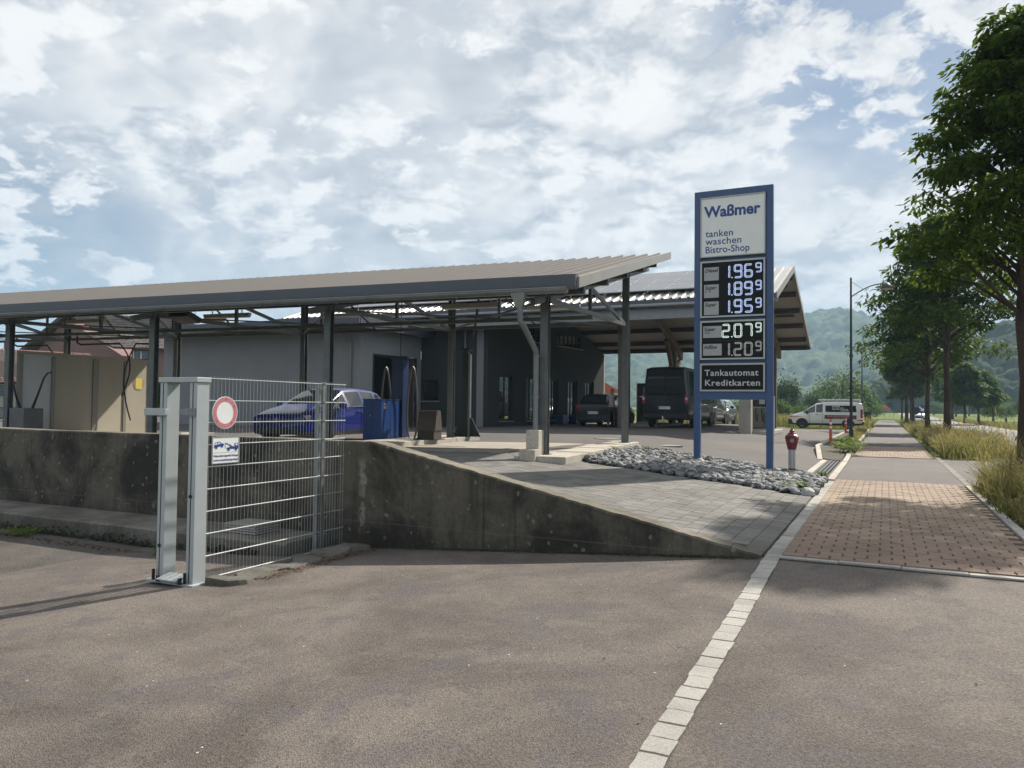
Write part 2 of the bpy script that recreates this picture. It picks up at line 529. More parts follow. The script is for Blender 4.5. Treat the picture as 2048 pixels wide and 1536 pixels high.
M['oldwall'] = concrete('weathered_wall_concrete', (0.135, 0.122, 0.096), (0.036, 0.033, 0.028), 1.0, 0.75, 0.75, 0.008)
M['walltop_sunlit'] = concrete('sunlit_wall_top_concrete', (0.24, 0.215, 0.17), (0.10, 0.09, 0.07), 0.8, 0.3, 0.0, 0.010)  # sunlight on the top face put into a lighter colour, with coarser grain
M['ledge'] = concrete('ledge_concrete', (0.27, 0.255, 0.23), (0.13, 0.12, 0.105), 0.8, 0.2, 0.2, 0.006)
M['slab'] = concrete('pale_slab_concrete', (0.43, 0.395, 0.335), (0.34, 0.31, 0.265), 0.6, 0, 0, 0.002)
M['kerb'] = concrete('kerb_concrete', (0.52, 0.48, 0.41), (0.36, 0.33, 0.28), 0.6, 0, 0, 0.003)
M['pier'] = concrete('pier_concrete', (0.44, 0.41, 0.355), (0.32, 0.30, 0.26), 0.5, 0, 0, 0.002)
M['plinth'] = concrete('pier_dark_concrete', (0.30, 0.285, 0.26), (0.2, 0.19, 0.17), 0.5, 0, 0, 0.002)


def per_object(name, cols, rough=0.85, fine=0.3, bump=0.003, scale=40.0, lo=0.82, hi=1.18):
    """colour picked per object plus grain: for stones and bricks"""
    m, t, b, out = principled(name); cols = [tuple(x * 0.78 for x in c) for c in cols]
    oi = t.new('ShaderNodeObjectInfo').outputs['Random']
    geo = t.new('ShaderNodeNewGeometry')
    isl = geo.outputs['Random Per Island']
    co = geo.outputs['Position']
    rnd = t.math('FRACT', t.math('ADD', oi, t.math('MULTIPLY', isl, 7.31)))
    n = len(cols)
    c = t.ramp(rnd, [(i / max(1, n - 1), cols[i]) for i in range(n)])
    k = t.maprange(t.noise(co, scale, 5, 0.7), 0.25, 0.75, 1 - fine, 1 + fine, False)
    k2 = t.maprange(t.noise(co, 1.7, 4, 0.6), 0.3, 0.7, lo, hi, False)
    k = t.math('MULTIPLY', k, k2)
    c = t.mix(1.0, c, t.new('ShaderNodeCombineXYZ', i_0=k, i_1=k, i_2=k).outputs[0], 'MULTIPLY')
    t.put(b.inputs['Base Color'], c)
    b.inputs['Roughness'].default_value = rough
    b.inputs['Specular IOR Level'].default_value = 0.3
    bp = t.new('ShaderNodeBump', i_Strength=1.0, i_Distance=bump, i_Height=t.noise(co, scale * 2, 4, 0.7))
    t.put(b.inputs['Normal'], bp)
    return m


M['brick'] = per_object('shaded_brown_paver', [(0.275, 0.195, 0.150), (0.29, 0.208, 0.160), (0.302, 0.22, 0.172), (0.282, 0.20, 0.155)], scale=70)  # shaded copy of the paver: tree shade put into a browner colour
M['brick_sunlit'] = per_object('sunlit_tan_paver', [(0.345, 0.265, 0.20), (0.36, 0.28, 0.212), (0.335, 0.255, 0.192)], scale=70)  # lit copy of the same paver: sunshine put into the colour
M['paver'] = per_object('grey_paver', [(0.155, 0.149, 0.138), (0.19, 0.182, 0.168), (0.225, 0.214, 0.195), (0.172, 0.166, 0.155)], scale=60, bump=0.002)
M['sett'] = per_object('granite_sett', [(0.43, 0.41, 0.375), (0.49, 0.465, 0.43), (0.37, 0.355, 0.325), (0.455, 0.435, 0.40)], fine=0.35, scale=90, bump=0.004)
M['stone'] = per_object('grey_stone', [(0.075, 0.08, 0.09), (0.20, 0.205, 0.21), (0.44, 0.44, 0.43), (0.12, 0.125, 0.135), (0.33, 0.335, 0.34), (0.17, 0.175, 0.18)], fine=0.4, scale=30, bump=0.006, rough=0.75)
M['joint'] = simple('joint_sand', (0.07, 0.064, 0.054), 0.95, vary=0.3, scale=30)
M['soil'] = simple('dark_soil', (0.075, 0.062, 0.045), 0.95, vary=0.4, scale=6, bump=0.02, bscale=25)

M['steel'] = simple('galvanised_steel', (0.17, 0.18, 0.178), 0.5, 0.55, 0.2, 5, spec=0.5, dirt=0.25)
M['zinc'] = simple('zinc_sheet', (0.30, 0.31, 0.32), 0.42, 0.6, 0.15, 4, dirt=0.2)
M['zincpipe'] = simple('zinc_pipe', (0.27, 0.285, 0.285), 0.45, 0.6, 0.15, 6, dirt=0.1)
M['darksteel'] = simple('dark_green_steel', (0.035, 0.042, 0.04), 0.5, 0.2, 0.2, 5)
M['flash'] = simple('slate_blue_flashing', (0.085, 0.095, 0.118), 0.45, 0.1, 0.12, 2)
M['roofmetal'] = simple('beige_roof_sheet', (0.20, 0.187, 0.176), 0.65, 0.0, 0.07, 1.2, spec=0.3)
M['verge'] = simple('pale_verge_sheet', (0.36, 0.35, 0.33), 0.45, 0.15, 0.08, 2, dirt=0.2)
M['roofmetal2'] = simple('light_ribbed_sheet', (0.42, 0.41, 0.395), 0.42, 0.2, 0.06, 2)
M['gatepaint'] = simple('grey_powder_coat', (0.47, 0.51, 0.52), 0.42, 0.15, 0.05, 5, dirt=0.12)
M['wire'] = simple('bright_zinc_wire', (0.62, 0.64, 0.63), 0.38, 0.7, 0.1, 5)
M['black'] = simple('black_plastic', (0.012, 0.012, 0.013), 0.45, 0, 0.1, 5)
M['rubber'] = simple('tyre_rubber', (0.018, 0.018, 0.018), 0.8, 0, 0.2, 10)
M['hose'] = simple('grey_hose', (0.17, 0.165, 0.15), 0.5, 0, 0.1, 10)
M['white'] = simple('white_paint', (0.90, 0.91, 0.90), 0.4, 0, 0.04, 4)
M['offwhite'] = simple('off_white_panel', (0.60, 0.60, 0.585), 0.5, 0, 0.05, 3, dirt=0.08)
M['red'] = simple('faded_red', (0.60, 0.22, 0.25), 0.45, 0, 0.08, 8)
M['hydred'] = simple('hydrant_red', (0.19, 0.016, 0.022), 0.35, 0, 0.15, 8, dirt=0.1)
M['orange'] = simple('orange_red_plastic', (0.75, 0.10, 0.035), 0.45, 0, 0.06, 8)
M['signblue'] = simple('blue_sign_paint', (0.034, 0.082, 0.215), 0.36, 0.0, 0.07, 3, coat=0.2, dirt=0.05)
M['boxblue'] = simple('blue_powder_coat', (0.008, 0.048, 0.21), 0.38, 0, 0.08, 3, dirt=0.15)
M['textblue'] = simple('blue_lettering', (0.03, 0.07, 0.27), 0.4, 0, 0.03, 3)
M['panelblack'] = simple('black_display_face', (0.014, 0.014, 0.016), 0.5, 0, 0.1, 3, spec=0.15)
M['alu'] = simple('aluminium_frame', (0.47, 0.48, 0.47), 0.35, 0.6, 0.06, 6)
M['tagwhite'] = simple('grade_tag_grey', (0.44, 0.45, 0.46), 0.4, 0, 0.06, 12)
M['textgrey'] = simple('grey_lettering', (0.62, 0.63, 0.63), 0.4, 0, 0.03, 3)
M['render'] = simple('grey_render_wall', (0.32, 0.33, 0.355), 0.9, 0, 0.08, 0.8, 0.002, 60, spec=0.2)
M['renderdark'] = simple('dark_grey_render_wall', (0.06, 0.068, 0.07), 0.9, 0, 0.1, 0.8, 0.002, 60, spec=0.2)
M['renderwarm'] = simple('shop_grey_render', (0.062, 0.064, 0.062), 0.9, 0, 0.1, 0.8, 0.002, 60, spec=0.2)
M['soffit'] = simple('pale_soffit_board', (0.52, 0.47, 0.41), 0.7, 0, 0.06, 1.0)
M['timber'] = simple('laminated_timber', (0.21, 0.13, 0.08), 0.6, 0, 0.25, 2.5)
M['darktimber'] = simple('dark_timber', (0.075, 0.045, 0.032), 0.6, 0, 0.25, 2.5)
M['postbrown'] = simple('grey_brown_post', (0.17, 0.14, 0.115), 0.6, 0, 0.2, 3)
M['beige'] = simple('beige_wash_panel', (0.43, 0.39, 0.31), 0.55, 0, 0.07, 1.5, dirt=0.08)
M['greypanel'] = simple('blue_grey_panel', (0.60, 0.62, 0.63), 0.5, 0, 0.05, 2)
M['profile'] = simple('panel_profile', (0.27, 0.255, 0.22), 0.45, 0.3, 0.1, 3)
M['yellow'] = simple('yellow_notice', (0.75, 0.60, 0.10), 0.5, 0, 0.05, 8)
M['lamp'] = simple('lamp_housing', (0.62, 0.61, 0.56), 0.35, 0, 0.05, 6)
M['brown'] = simple('brown_slats', (0.075, 0.055, 0.042), 0.6, 0, 0.25, 8)
M['pink'] = simple('pink_house_render', (0.27, 0.16, 0.15), 0.9, 0, 0.08, 0.5)
M['creamwall'] = simple('pale_house_render', (0.48, 0.45, 0.42), 0.9, 0, 0.08, 0.5)
M['orangeroof'] = simple('terracotta', (0.45, 0.13, 0.06), 0.8, 0, 0.15, 2)
M['skin'] = simple('skin', (0.42, 0.26, 0.19), 0.55, 0, 0.06, 10)
M['hair'] = simple('dark_hair', (0.03, 0.022, 0.018), 0.6, 0, 0.2, 30)
M['shirt'] = simple('pale_shirt', (0.50, 0.45, 0.47), 0.85, 0, 0.08, 12)
M['trouser'] = simple('dark_trousers', (0.045, 0.045, 0.05), 0.85, 0, 0.12, 12)
M['moss'] = simple('moss', (0.03, 0.036, 0.014), 0.95, 0, 0.4, 25, 0.01, 50)
M['rust'] = simple('dry_debris', (0.12, 0.07, 0.04), 0.95, 0, 0.5, 40)
M['cover'] = simple('iron_cover', (0.33, 0.31, 0.27), 0.5, 0.3, 0.15, 10)
M['drainiron'] = simple('drain_iron', (0.075, 0.08, 0.085), 0.45, 0.5, 0.15, 10)
M['bark'] = concrete('tree_bark', (0.085, 0.066, 0.052), (0.045, 0.036, 0.03), 0.7, 0, 0.4, 0.02)


def paint(name, col, metal=0.3, rough=0.28):
    m, t, b, out = principled(name)
    co = t.new('ShaderNodeTexCoord').outputs['Object']
    n = t.noise(co, 1.5, 4, 0.6)
    k = t.maprange(n, 0.3, 0.7, 0.94, 1.06, False)
    t.put(b.inputs['Base Color'], t.mix(1.0, (*col, 1), t.new('ShaderNodeCombineXYZ', i_0=k, i_1=k, i_2=k).outputs[0], 'MULTIPLY'))
    b.inputs['Metallic'].default_value = metal; b.inputs['Roughness'].default_value = rough
    b.inputs['Coat Weight'].default_value = 1.0; b.inputs['Coat Roughness'].default_value = 0.04
    return m


M['carblue'] = paint('blue_car_paint', (0.003, 0.011, 0.15), 0.0, 0.35)
M['carblack'] = paint('black_car_paint', (0.010, 0.011, 0.013), 0.1, 0.3)
M['carwhite'] = paint('white_car_paint', (0.66, 0.66, 0.65), 0.0, 0.4)
M['cargrey'] = paint('grey_car_paint', (0.07, 0.072, 0.07), 0.4, 0.35)
M['carblue'].node_tree.nodes['Principled BSDF'].inputs['Coat Weight'].default_value = 0.6
M['carblue'].node_tree.nodes['Principled BSDF'].inputs['Specular IOR Level'].default_value = 0.2
M['carblack'].node_tree.nodes['Principled BSDF'].inputs['Coat Weight'].default_value = 0.25
M['carblue'].node_tree.nodes['Principled BSDF'].inputs['Coat Weight'].default_value = 0.6
M['carblue'].node_tree.nodes['Principled BSDF'].inputs['Specular IOR Level'].default_value = 0.2
M['carblack'].node_tree.nodes['Principled BSDF'].inputs['Specular IOR Level'].default_value = 0.25
M['boxblue_shaded'] = simple('shaded_blue_column', (0.010, 0.028, 0.11), 0.4, 0, 0.08, 3, dirt=0.15)  # darker copy of the vacuum blue: shade on the column put into the colour
M['sticker'] = simple('faded_sticker', (0.33, 0.28, 0.30), 0.5, 0, 0.1, 8)
M['carsilver'] = paint('silver_car_paint', (0.16, 0.17, 0.165), 0.5, 0.35)
M['chrome'] = simple('wheel_metal', (0.42, 0.43, 0.44), 0.3, 0.8, 0.1, 8)


def glass(name, tint=(0.02, 0.025, 0.026), rough=0.03, alpha=0.25):
    m, t, b, out = principled(name)
    b.inputs['Base Color'].default_value = (*tint, 1)
    co = t.new('ShaderNodeTexCoord').outputs['Object']
    t.put(b.inputs['Roughness'], t.maprange(t.noise(co, 3, 3, 0.6), 0.3, 0.7, rough, rough + 0.03, False))
    b.inputs['Specular IOR Level'].default_value = 0.9
    tr = t.new('ShaderNodeBsdfTransparent'); tr.inputs[0].default_value = (0.6, 0.68, 0.66, 1)
    mx = t.new('ShaderNodeMixShader'); mx.inputs[0].default_value = 1 - alpha
    t.l.new(tr.outputs[0], mx.inputs[1]); t.l.new(b.outputs[0], mx.inputs[2])
    t.l.new(mx.outputs[0], out.inputs[0])
    return m


M['glass'] = glass('tinted_glass', alpha=0.30)
M['darkglass'] = glass('dark_glass', alpha=0.0)
M['shopglass'] = glass('shop_glass', (0.03, 0.035, 0.035), 0.02, 0.15)
M['shopglass'].node_tree.nodes['Principled BSDF'].inputs['IOR'].default_value = 2.1
_t = NT.__new__(NT); _t.t = M['shopglass'].node_tree; _t.n = _t.t.nodes; _t.l = _t.t.links
_g = _t.n.new('ShaderNodeBsdfGlossy'); _g.inputs['Roughness'].default_value = 0.03; _g.inputs['Color'].default_value = (0.72, 0.78, 0.74, 1)
_m = _t.n.new('ShaderNodeMixShader'); _m.inputs[0].default_value = 0.5
_o = [n for n in _t.n if n.type == 'OUTPUT_MATERIAL'][0]; _s = _o.inputs[0].links[0].from_socket
_t.l.new(_s, _m.inputs[1]); _t.l.new(_g.outputs[0], _m.inputs[2]); _t.l.new(_m.outputs[0], _o.inputs[0])
M['redlens'] = simple('red_lamp_lens', (0.35, 0.012, 0.015), 0.15, 0, 0.1, 8)
M['clearlens'] = simple('clear_lamp_lens', (0.55, 0.56, 0.56), 0.1, 0.3, 0.1, 8)


def emit(name, col, s):
    m, t, b, out = principled(name)
    b.inputs['Base Color'].default_value = (0.1, 0.1, 0.1, 1)
    b.inputs['Emission Color'].default_value = (*col, 1); b.inputs['Emission Strength'].default_value = s
    return m


M['led'] = emit('white_blue_led', (0.50, 0.64, 1.0), 0.72)
M['led2'] = emit('white_green_led', (0.72, 0.90, 0.78), 0.7)
M['led3'] = emit('dim_led', (0.62, 0.68, 0.60), 0.28)


def leafmat(name, c1, c2, trans=0.4, tcol=(0.20, 0.32, 0.04), rough=0.5):
    m, t, b, out = principled(name)
    geo = t.new('ShaderNodeNewGeometry')
    co = geo.outputs['Position']
    rnd = geo.outputs['Random Per Island']
    n = t.noise(co, 0.9, 3, 0.6)
    f = t.math('ADD', t.math('MULTIPLY', rnd, 0.65), t.math('MULTIPLY', n, 0.5))
    c = t.mix(t.maprange(f, 0.25, 0.9), (*c1, 1), (*c2, 1))
    t.put(b.inputs['Base Color'], c)
    b.inputs['Roughness'].default_value = rough + .15; b.inputs['Specular IOR Level'].default_value = 0.12
    tl = t.new('ShaderNodeBsdfTranslucent', i_Color=t.mix(0.5, c, (*tcol, 1)))
    mx = t.new('ShaderNodeMixShader'); mx.inputs[0].default_value = trans
    t.l.new(b.outputs[0], mx.inputs[1]); t.l.new(tl.outputs[0], mx.inputs[2]); t.l.new(mx.outputs[0], out.inputs[0])
    return m


M['leaf'] = leafmat('cherry_leaf', (0.018, 0.036, 0.008), (0.062, 0.10, 0.018), 0.40, (0.15, 0.24, 0.012))
M['leaf2'] = leafmat('bush_leaf', (0.035, 0.065, 0.018), (0.085, 0.135, 0.035), 0.35, (0.18, 0.30, 0.05))
M['leafdark'] = leafmat('dark_leaf', (0.022, 0.042, 0.016), (0.05, 0.08, 0.025), 0.25, (0.10, 0.18, 0.03))
M['dryblade'] = leafmat('dry_grass_blade', (0.17, 0.14, 0.06), (0.33, 0.27, 0.13), 0.4, (0.45, 0.38, 0.14))
M['greenblade'] = leafmat('green_grass_blade', (0.05, 0.075, 0.016), (0.11, 0.14, 0.03), 0.4, (0.25, 0.32, 0.06))
M['weed'] = leafmat('weed_leaf', (0.07, 0.12, 0.02), (0.14, 0.20, 0.04), 0.4, (0.3, 0.42, 0.06))


def forest_mat(name, c1, c2, c3, scale=0.05):
    m, t, b, out = principled(name)
    co = t.new('ShaderNodeNewGeometry').outputs['Position']
    vo = t.new('ShaderNodeTexVoronoi', i_Vector=co, i_Scale=0.11)
    a = t.noise(co, scale * 0.25, 4, 0.6)
    bb = t.new('ShaderNodeSeparateXYZ', i_0=vo.outputs['Color']).outputs[0]
    f = t.math('ADD', t.math('MULTIPLY', a, 0.5), t.math('MULTIPLY', bb, 0.5))
    c = t.ramp(f, [(0.2, c1), (0.5, c2), (0.85, c3)])
    fi = t.noise(co, scale * 16, 5, 0.75)
    k = t.maprange(fi, 0.3, 0.7, 0.55, 1.4, False)
    c = t.mix(1.0, c, t.new('ShaderNodeCombineXYZ', i_0=k, i_1=k, i_2=k).outputs[0], 'MULTIPLY')
    t.put(b.inputs['Base Color'], c)
    b.inputs['Roughness'].default_value = 0.9; b.inputs['Specular IOR Level'].default_value = 0.1
    bp = t.new('ShaderNodeBump', i_Strength=1.0, i_Distance=1.2, i_Height=fi)
    t.put(b.inputs['Normal'], bp)
    return m


M['forest'] = forest_mat('far_forest', (0.035, 0.06, 0.026), (0.062, 0.095, 0.038), (0.10, 0.14, 0.055))
M['wood'] = forest_mat('near_wood', (0.022, 0.042, 0.018), (0.035, 0.06, 0.024), (0.055, 0.085, 0.03), 0.12)


def meadow_mat():
    m, t, b, out = principled('meadow_grass')
    co = t.new('ShaderNodeNewGeometry').outputs['Position']
    a = t.noise(co, 0.035, 5, 0.6)
    bb = t.noise(co, 0.6, 6, 0.7)
    c = t.ramp(t.math('ADD', t.math('MULTIPLY', a, 0.65), t.math('MULTIPLY', bb, 0.35)),
               [(0.36, (0.085, 0.125, 0.025)), (0.50, (0.125, 0.165, 0.035)), (0.60, (0.17, 0.175, 0.06))])
    k = t.maprange(t.noise(co, 5, 5, 0.75), 0.3, 0.7, 0.6, 1.35, False)
    c = t.mix(1.0, c, t.new('ShaderNodeCombineXYZ', i_0=k, i_1=k, i_2=k).outputs[0], 'MULTIPLY')
    t.put(b.inputs['Base Color'], c)
    b.inputs['Roughness'].default_value = 0.95; b.inputs['Specular IOR Level'].default_value = 0.1
    bp = t.new('ShaderNodeBump', i_Strength=1.0, i_Distance=0.08, i_Height=t.noise(co, 7, 4, 0.8))
    t.put(b.inputs['Normal'], bp)
    return m


M['meadow'] = meadow_mat()


def tile_mat(name, c1, c2):
    m, t, b, out = principled(name)
    co = t.new('ShaderNodeNewGeometry')
    isl = co.outputs['Random Per Island']
    c = t.mix(isl, (*c1, 1), (*c2, 1))
    k = t.maprange(t.noise(co.outputs['Position'], 3, 4, 0.7), 0.3, 0.7, 0.75, 1.25, False)
    c = t.mix(1.0, c, t.new('ShaderNodeCombineXYZ', i_0=k, i_1=k, i_2=k).outputs[0], 'MULTIPLY')
    t.put(b.inputs['Base Color'], c)
    b.inputs['Roughness'].default_value = 0.6
    return m


M['tile'] = tile_mat('roof_tile_brown', (0.12, 0.095, 0.085), (0.19, 0.155, 0.14))
M['tilered'] = tile_mat('roof_tile_red', (0.17, 0.085, 0.065), (0.25, 0.13, 0.10))


# solar glass: dark cells under glass
def solar():
    m, t, b, out = principled('solar_cell_glass')
    co = t.new('ShaderNodeTexCoord').outputs['Object']
    k = t.maprange(t.noise(co, 0.5, 3, 0.5), 0.3, 0.7, 0.85, 1.15, False)
    t.put(b.inputs['Base Color'], t.mix(1.0, (0.10, 0.10, 0.108, 1), t.new('ShaderNodeCombineXYZ', i_0=k, i_1=k, i_2=k).outputs[0], 'MULTIPLY'))
    b.inputs['Roughness'].default_value = 0.2; b.inputs['IOR'].default_value = 1.9
    return m


M['solar'] = solar()


# ------------------------------------------------------------------ text
def text_mesh(s, size, bold=0.0, shear=0.0, align='LEFT', depth=0.002, spacing=1.0, xs=1.0):
    cu = bpy.data.curves.new('lettering', 'FONT')
    cu.body = s; cu.size = size; cu.offset = bold * size; cu.shear = shear; cu.align_x = align
    cu.extrude = depth; cu.space_character = spacing; cu.resolution_u = 4
    o = bpy.data.objects.new('lettering', cu)
    COL.objects.link(o)
    bpy.context.view_layer.update()
    dg = bpy.context.evaluated_depsgraph_get()
    me = bpy.data.meshes.new_from_object(o.evaluated_get(dg), depsgraph=dg)
    COL.objects.unlink(o); bpy.data.objects.remove(o); bpy.data.curves.remove(cu)
    if xs != 1.0: me.transform(Matrix.Diagonal((xs, 1, 1, 1)))
    return me


def put_text(s, size, M4, mat, parent, name='lettering', width=None, **kw):
    """text drawn in the xy plane of the frame M4"""
    me = text_mesh(s, size, **kw)
    if width:
        xs = [v.co.x for v in me.vertices]; w = max(xs) - min(xs)
        if w > 0: me.transform(Matrix.Diagonal((width / w, 1, 1, 1)))
    me.materials.clear(); me.materials.append(mat)
    me.transform(mat_of(parent).inverted() @ M4 if parent is not None else M4)
    me.name = name
    return link(name, me, parent)


def face_frame(origin, xdir, up=(0, 0, 1)):
    x = Vector(xdir).normalized(); y = Vector(up).normalized(); z = x.cross(y)
    o = Vector(origin)
    return Matrix(((x.x, y.x, z.x, o.x), (x.y, y.y, z.y, o.y), (x.z, y.z, z.z, o.z), (0, 0, 0, 1)))

# ================================================================== GROUND
def grid_mesh(rs, ps, zf, name, mat):
    vs = []; fs = []
    nr, npp = len(rs), len(ps)
    for p in ps:
        for r in rs:
            v = WX(r, p, zf(r, p)); vs.append(tuple(v))
    for j in range(npp - 1):
        for i in range(nr - 1):
            a = j * nr + i
            fs.append((a, a + 1, a + nr + 1, a + nr))
    me = bpy.data.meshes.new(name); me.from_pydata(vs, [], fs); me.materials.append(mat)
    me.polygons.foreach_set('use_smooth', [True] * len(fs))
    return link(name, me)


def lin(a, b, n): return [a + (b - a) * i / (n - 1) for i in range(n)]


PAVED = [(-60, 7.25, -12, 7.3), (-45, -0.96, 7.2, 56), (-0.96, 1.34, 7, 130), (-0.96, 3.75, 15.6, 24.2), (3.7, 8.9, -60, 900)]


def ground_z(r, p):
    if 7.0 < p < 7.25 and r < -0.9: return zg(r, 7.0) - 0.12
    for (a, b, c, d) in PAVED:
        if a - 0.01 <= r <= b + 0.01 and c - 0.01 <= p <= d + 0.01:
            return zg(r, p) - 0.12
    return zg(r, p) - (0.0 if r < 9 else 0.12 * sstep(9, 14, r))


rs = sorted(set([-1800, -1200, -600, -300, -160, -100, -80, -62, -60.2, -60, -52, -45.1, -45, -40, -36] + [round(x, 2) for x in lin(-34, -2, 33)] +
                [-1.1, -0.96, -0.5, 0, 0.6, 1.34, 1.36, 1.8, 2.3, 2.8, 3.3, 3.68, 3.7, 3.75, 4, 6, 8, 8.9, 8.95, 10, 12, 14, 20, 30, 50, 80, 120, 200, 350, 600, 1200, 1800]))
ps = sorted(set([-1800, -1000, -300, -100, -60.2, -60, -30, -12.1, -12, -8] + lin(-6, 7, 14) + [7.19, 7.32, 8, 9, 10, 11, 12, 13, 14, 15, 15.6, 15.62] +
                lin(16, 24, 9) + [24.2, 24.22] + lin(25, 56, 32) + [56.1, 58, 60, 62, 66, 70, 80, 90, 100, 115, 129.9, 130.1, 150, 200, 260, 330, 420, 562, 600, 900, 900.5, 1500, 1800]))
g = grid_mesh(rs, ps, ground_z, 'ground', M['meadow']); tag(g, 'green meadow and verges around the road', None, kind='structure')

drive = grid_mesh(sorted(set(lin(-30, -6, 13) + lin(-5.5, 0, 23) + lin(0.5, 7.25, 15))), sorted(set(lin(-12, -1, 12) + lin(0, 7.1, 30) + [7.19])),
                  zg, 'driveway', M['drive'])
tag(drive, 'brown grey worn asphalt driveway in front of the wall', None, kind='structure')
apron = grid_mesh(sorted(set(lin(-45, -8, 38) + lin(-7.5, -1, 27) + [-0.96])), sorted(set([7.25] + lin(8, 18, 21) + lin(19, 56, 38))), zg, 'forecourt', M['apron'])
tag(apron, 'grey asphalt forecourt of the filling station', None, kind='structure')
yd = MB()
# older, greyer asphalt in the far left corner of the yard
poly = [(-30, 2.0), (-9.2, 3.4), (-8.0, 4.2), (-7.1, 5.1), (-6.6, 5.9), (-6.4, 6.35), (-30, 6.35)]
cols_ = []
for i in range(60):
    r = -30 + i * 0.4
    lo = 2.0
    for (a, b) in zip(poly[:-2], poly[1:-1]):
        if a[0] <= r <= b[0]: lo = a[1] + (b[1] - a[1]) * (r - a[0]) / (b[0] - a[0])
    if r > -6.4: break
    cols_.append((r, lo + 0.06 * sin(r * 5.3) + 0.04 * sin(r * 13)))
vs = []; fs = []
for (r, lo) in cols_:
    for k in range(5): vs.append(W(r, lo + (6.35 - lo) * k / 4, 0.006))
for i in range(len(cols_) - 1):
    for k in range(4): fs.append((i * 5 + k, (i + 1) * 5 + k, (i + 1) * 5 + k + 1, i * 5 + k + 1))
yd.add(vs, fs)
tag(yd.build('yard', M['yard']), 'older grey gravelly asphalt of the yard beside the ledge', None, kind='structure')

road = grid_mesh([3.7, 5, 6.2, 7.5, 8.9], sorted(set(lin(-60, 60, 41) + lin(64, 130, 18) + [160, 200, 260, 330, 420, 562, 900])), lambda r, p: zg(r, p) - 0.0 + 0.004, 'road', M['road'])
tag(road, 'pale sunlit country road running to the horizon', None, kind='structure')
cross = grid_mesh([-0.84, 0, 0.8, 1.34, 2.2, 3.0, 3.72], lin(15.72, 24.0, 10), lambda r, p: zg(r, p) + 0.008, 'crossing', M['path'])
tag(cross, 'grey asphalt entrance crossing the footpath', None, kind='structure')
path = grid_mesh([-0.84, 0, 0.6, 1.3], sorted(set(lin(31.2, 130, 50))), lambda r, p: zg(r, p) + 0.006, 'path', M['path'])
tag(path, 'grey asphalt footpath beside the road', None, kind='structure')
bed = grid_mesh([-0.84, 0.2, 1.25], lin(7.2, 15.72, 10), lambda r, p: zg(r, p) + 0.004, 'footpath', M['joint'])
tag(bed, 'block paved footpath of red brown double T pavers', None, kind='structure')
bed2 = grid_mesh([-0.84, 0.2, 1.25], lin(24.0, 31.2, 8), lambda r, p: zg(r, p) + 0.004, 'footpath', M['joint'])
tag(bed2, 'far block paved stretch of the footpath beyond the crossing', None, kind='structure')


# ---- pieces laid one by one
def tt_outline(w, l, b=0.010):
    a, c = w / 2, l / 2
    return [(-a, -c), (a, -c), (a, -c * 0.42), (a - b, -c * 0.2), (a - b, c * 0.2), (a, c * 0.42), (a, c), (-a, c), (-a, c * 0.42), (-a + b, c * 0.2), (-a + b, -c * 0.2), (-a, -c * 0.42)]


def slab_mesh(outline, h, ch=0.004):
    """(verts, faces) of a piece with a chamfered top"""
    n = len(outline)
    vs = [(x, y, -h) for x, y in outline] + [(x, y, -ch) for x, y in outline]
    for x, y in outline:
        k = max(0.01, 1 - ch * 1.6 / max(0.01, sqrt(x * x + y * y)))
        vs.append((x * k, y * k, 0))
    fs = []
    for lv in (0, 1):
        for i in range(n):
            j = (i + 1) % n
            fs.append((lv * n + i, lv * n + j, (lv + 1) * n + j, (lv + 1) * n + i))
    fs.append(tuple(range(2 * n, 3 * n)))
    return vs, fs


def mesh_of(name, vs, fs, mat, smooth=False):
    me = bpy.data.meshes.new(name); me.from_pydata([tuple(v) for v in vs], [], fs); me.materials.append(mat)
    if smooth: me.polygons.foreach_set('use_smooth', [True] * len(fs))
    return me


def lay(name, parent, items, variants, mats, limit=300):
    """items: (matrix, variant index); nearest ones single objects, rest one joined part"""
    items = sorted(items, key=lambda it: (it[0].translation - EYE).length)
    datas = [mesh_of(name, v, f, m) for (v, f), m in zip(variants, mats)]
    inv = mat_of(parent).inverted()
    for Mx, k in items[:limit]:
        o = bpy.data.objects.new(name, datas[k]); COL.objects.link(o); o.parent = parent; o.matrix_basis = inv @ Mx
    rest = items[limit:]
    if rest:
        ml = []
        for m in mats:
            if m not in ml: ml.append(m)
        vs = []; fs = []; mi = []
        for Mx, k in rest:
            o = len(vs); v, f = variants[k]; mm = inv @ Mx
            vs += [tuple(mm @ Vector(x)) for x in v]; fs += [tuple(i + o for i in q) for q in f]; mi += [ml.index(mats[k])] * len(f)
        me = bpy.data.meshes.new(name + '_rest'); me.from_pydata(vs, [], fs)
        for m in ml: me.materials.append(m)
        me.polygons.foreach_set('material_index', mi)
        o = link({'paver': 'pavers', 'brick': 'bricks', 'sett': 'setts', 'stone': 'stones'}.get(name, name + 's'), me, parent); o['kind'] = 'stuff'
    return datas


def tilt(Mx, a=0.008):
    return Mx @ Matrix.Rotation(random.uniform(-a, a), 4, 'X') @ Matrix.Rotation(random.uniform(-a, a), 4, 'Y')


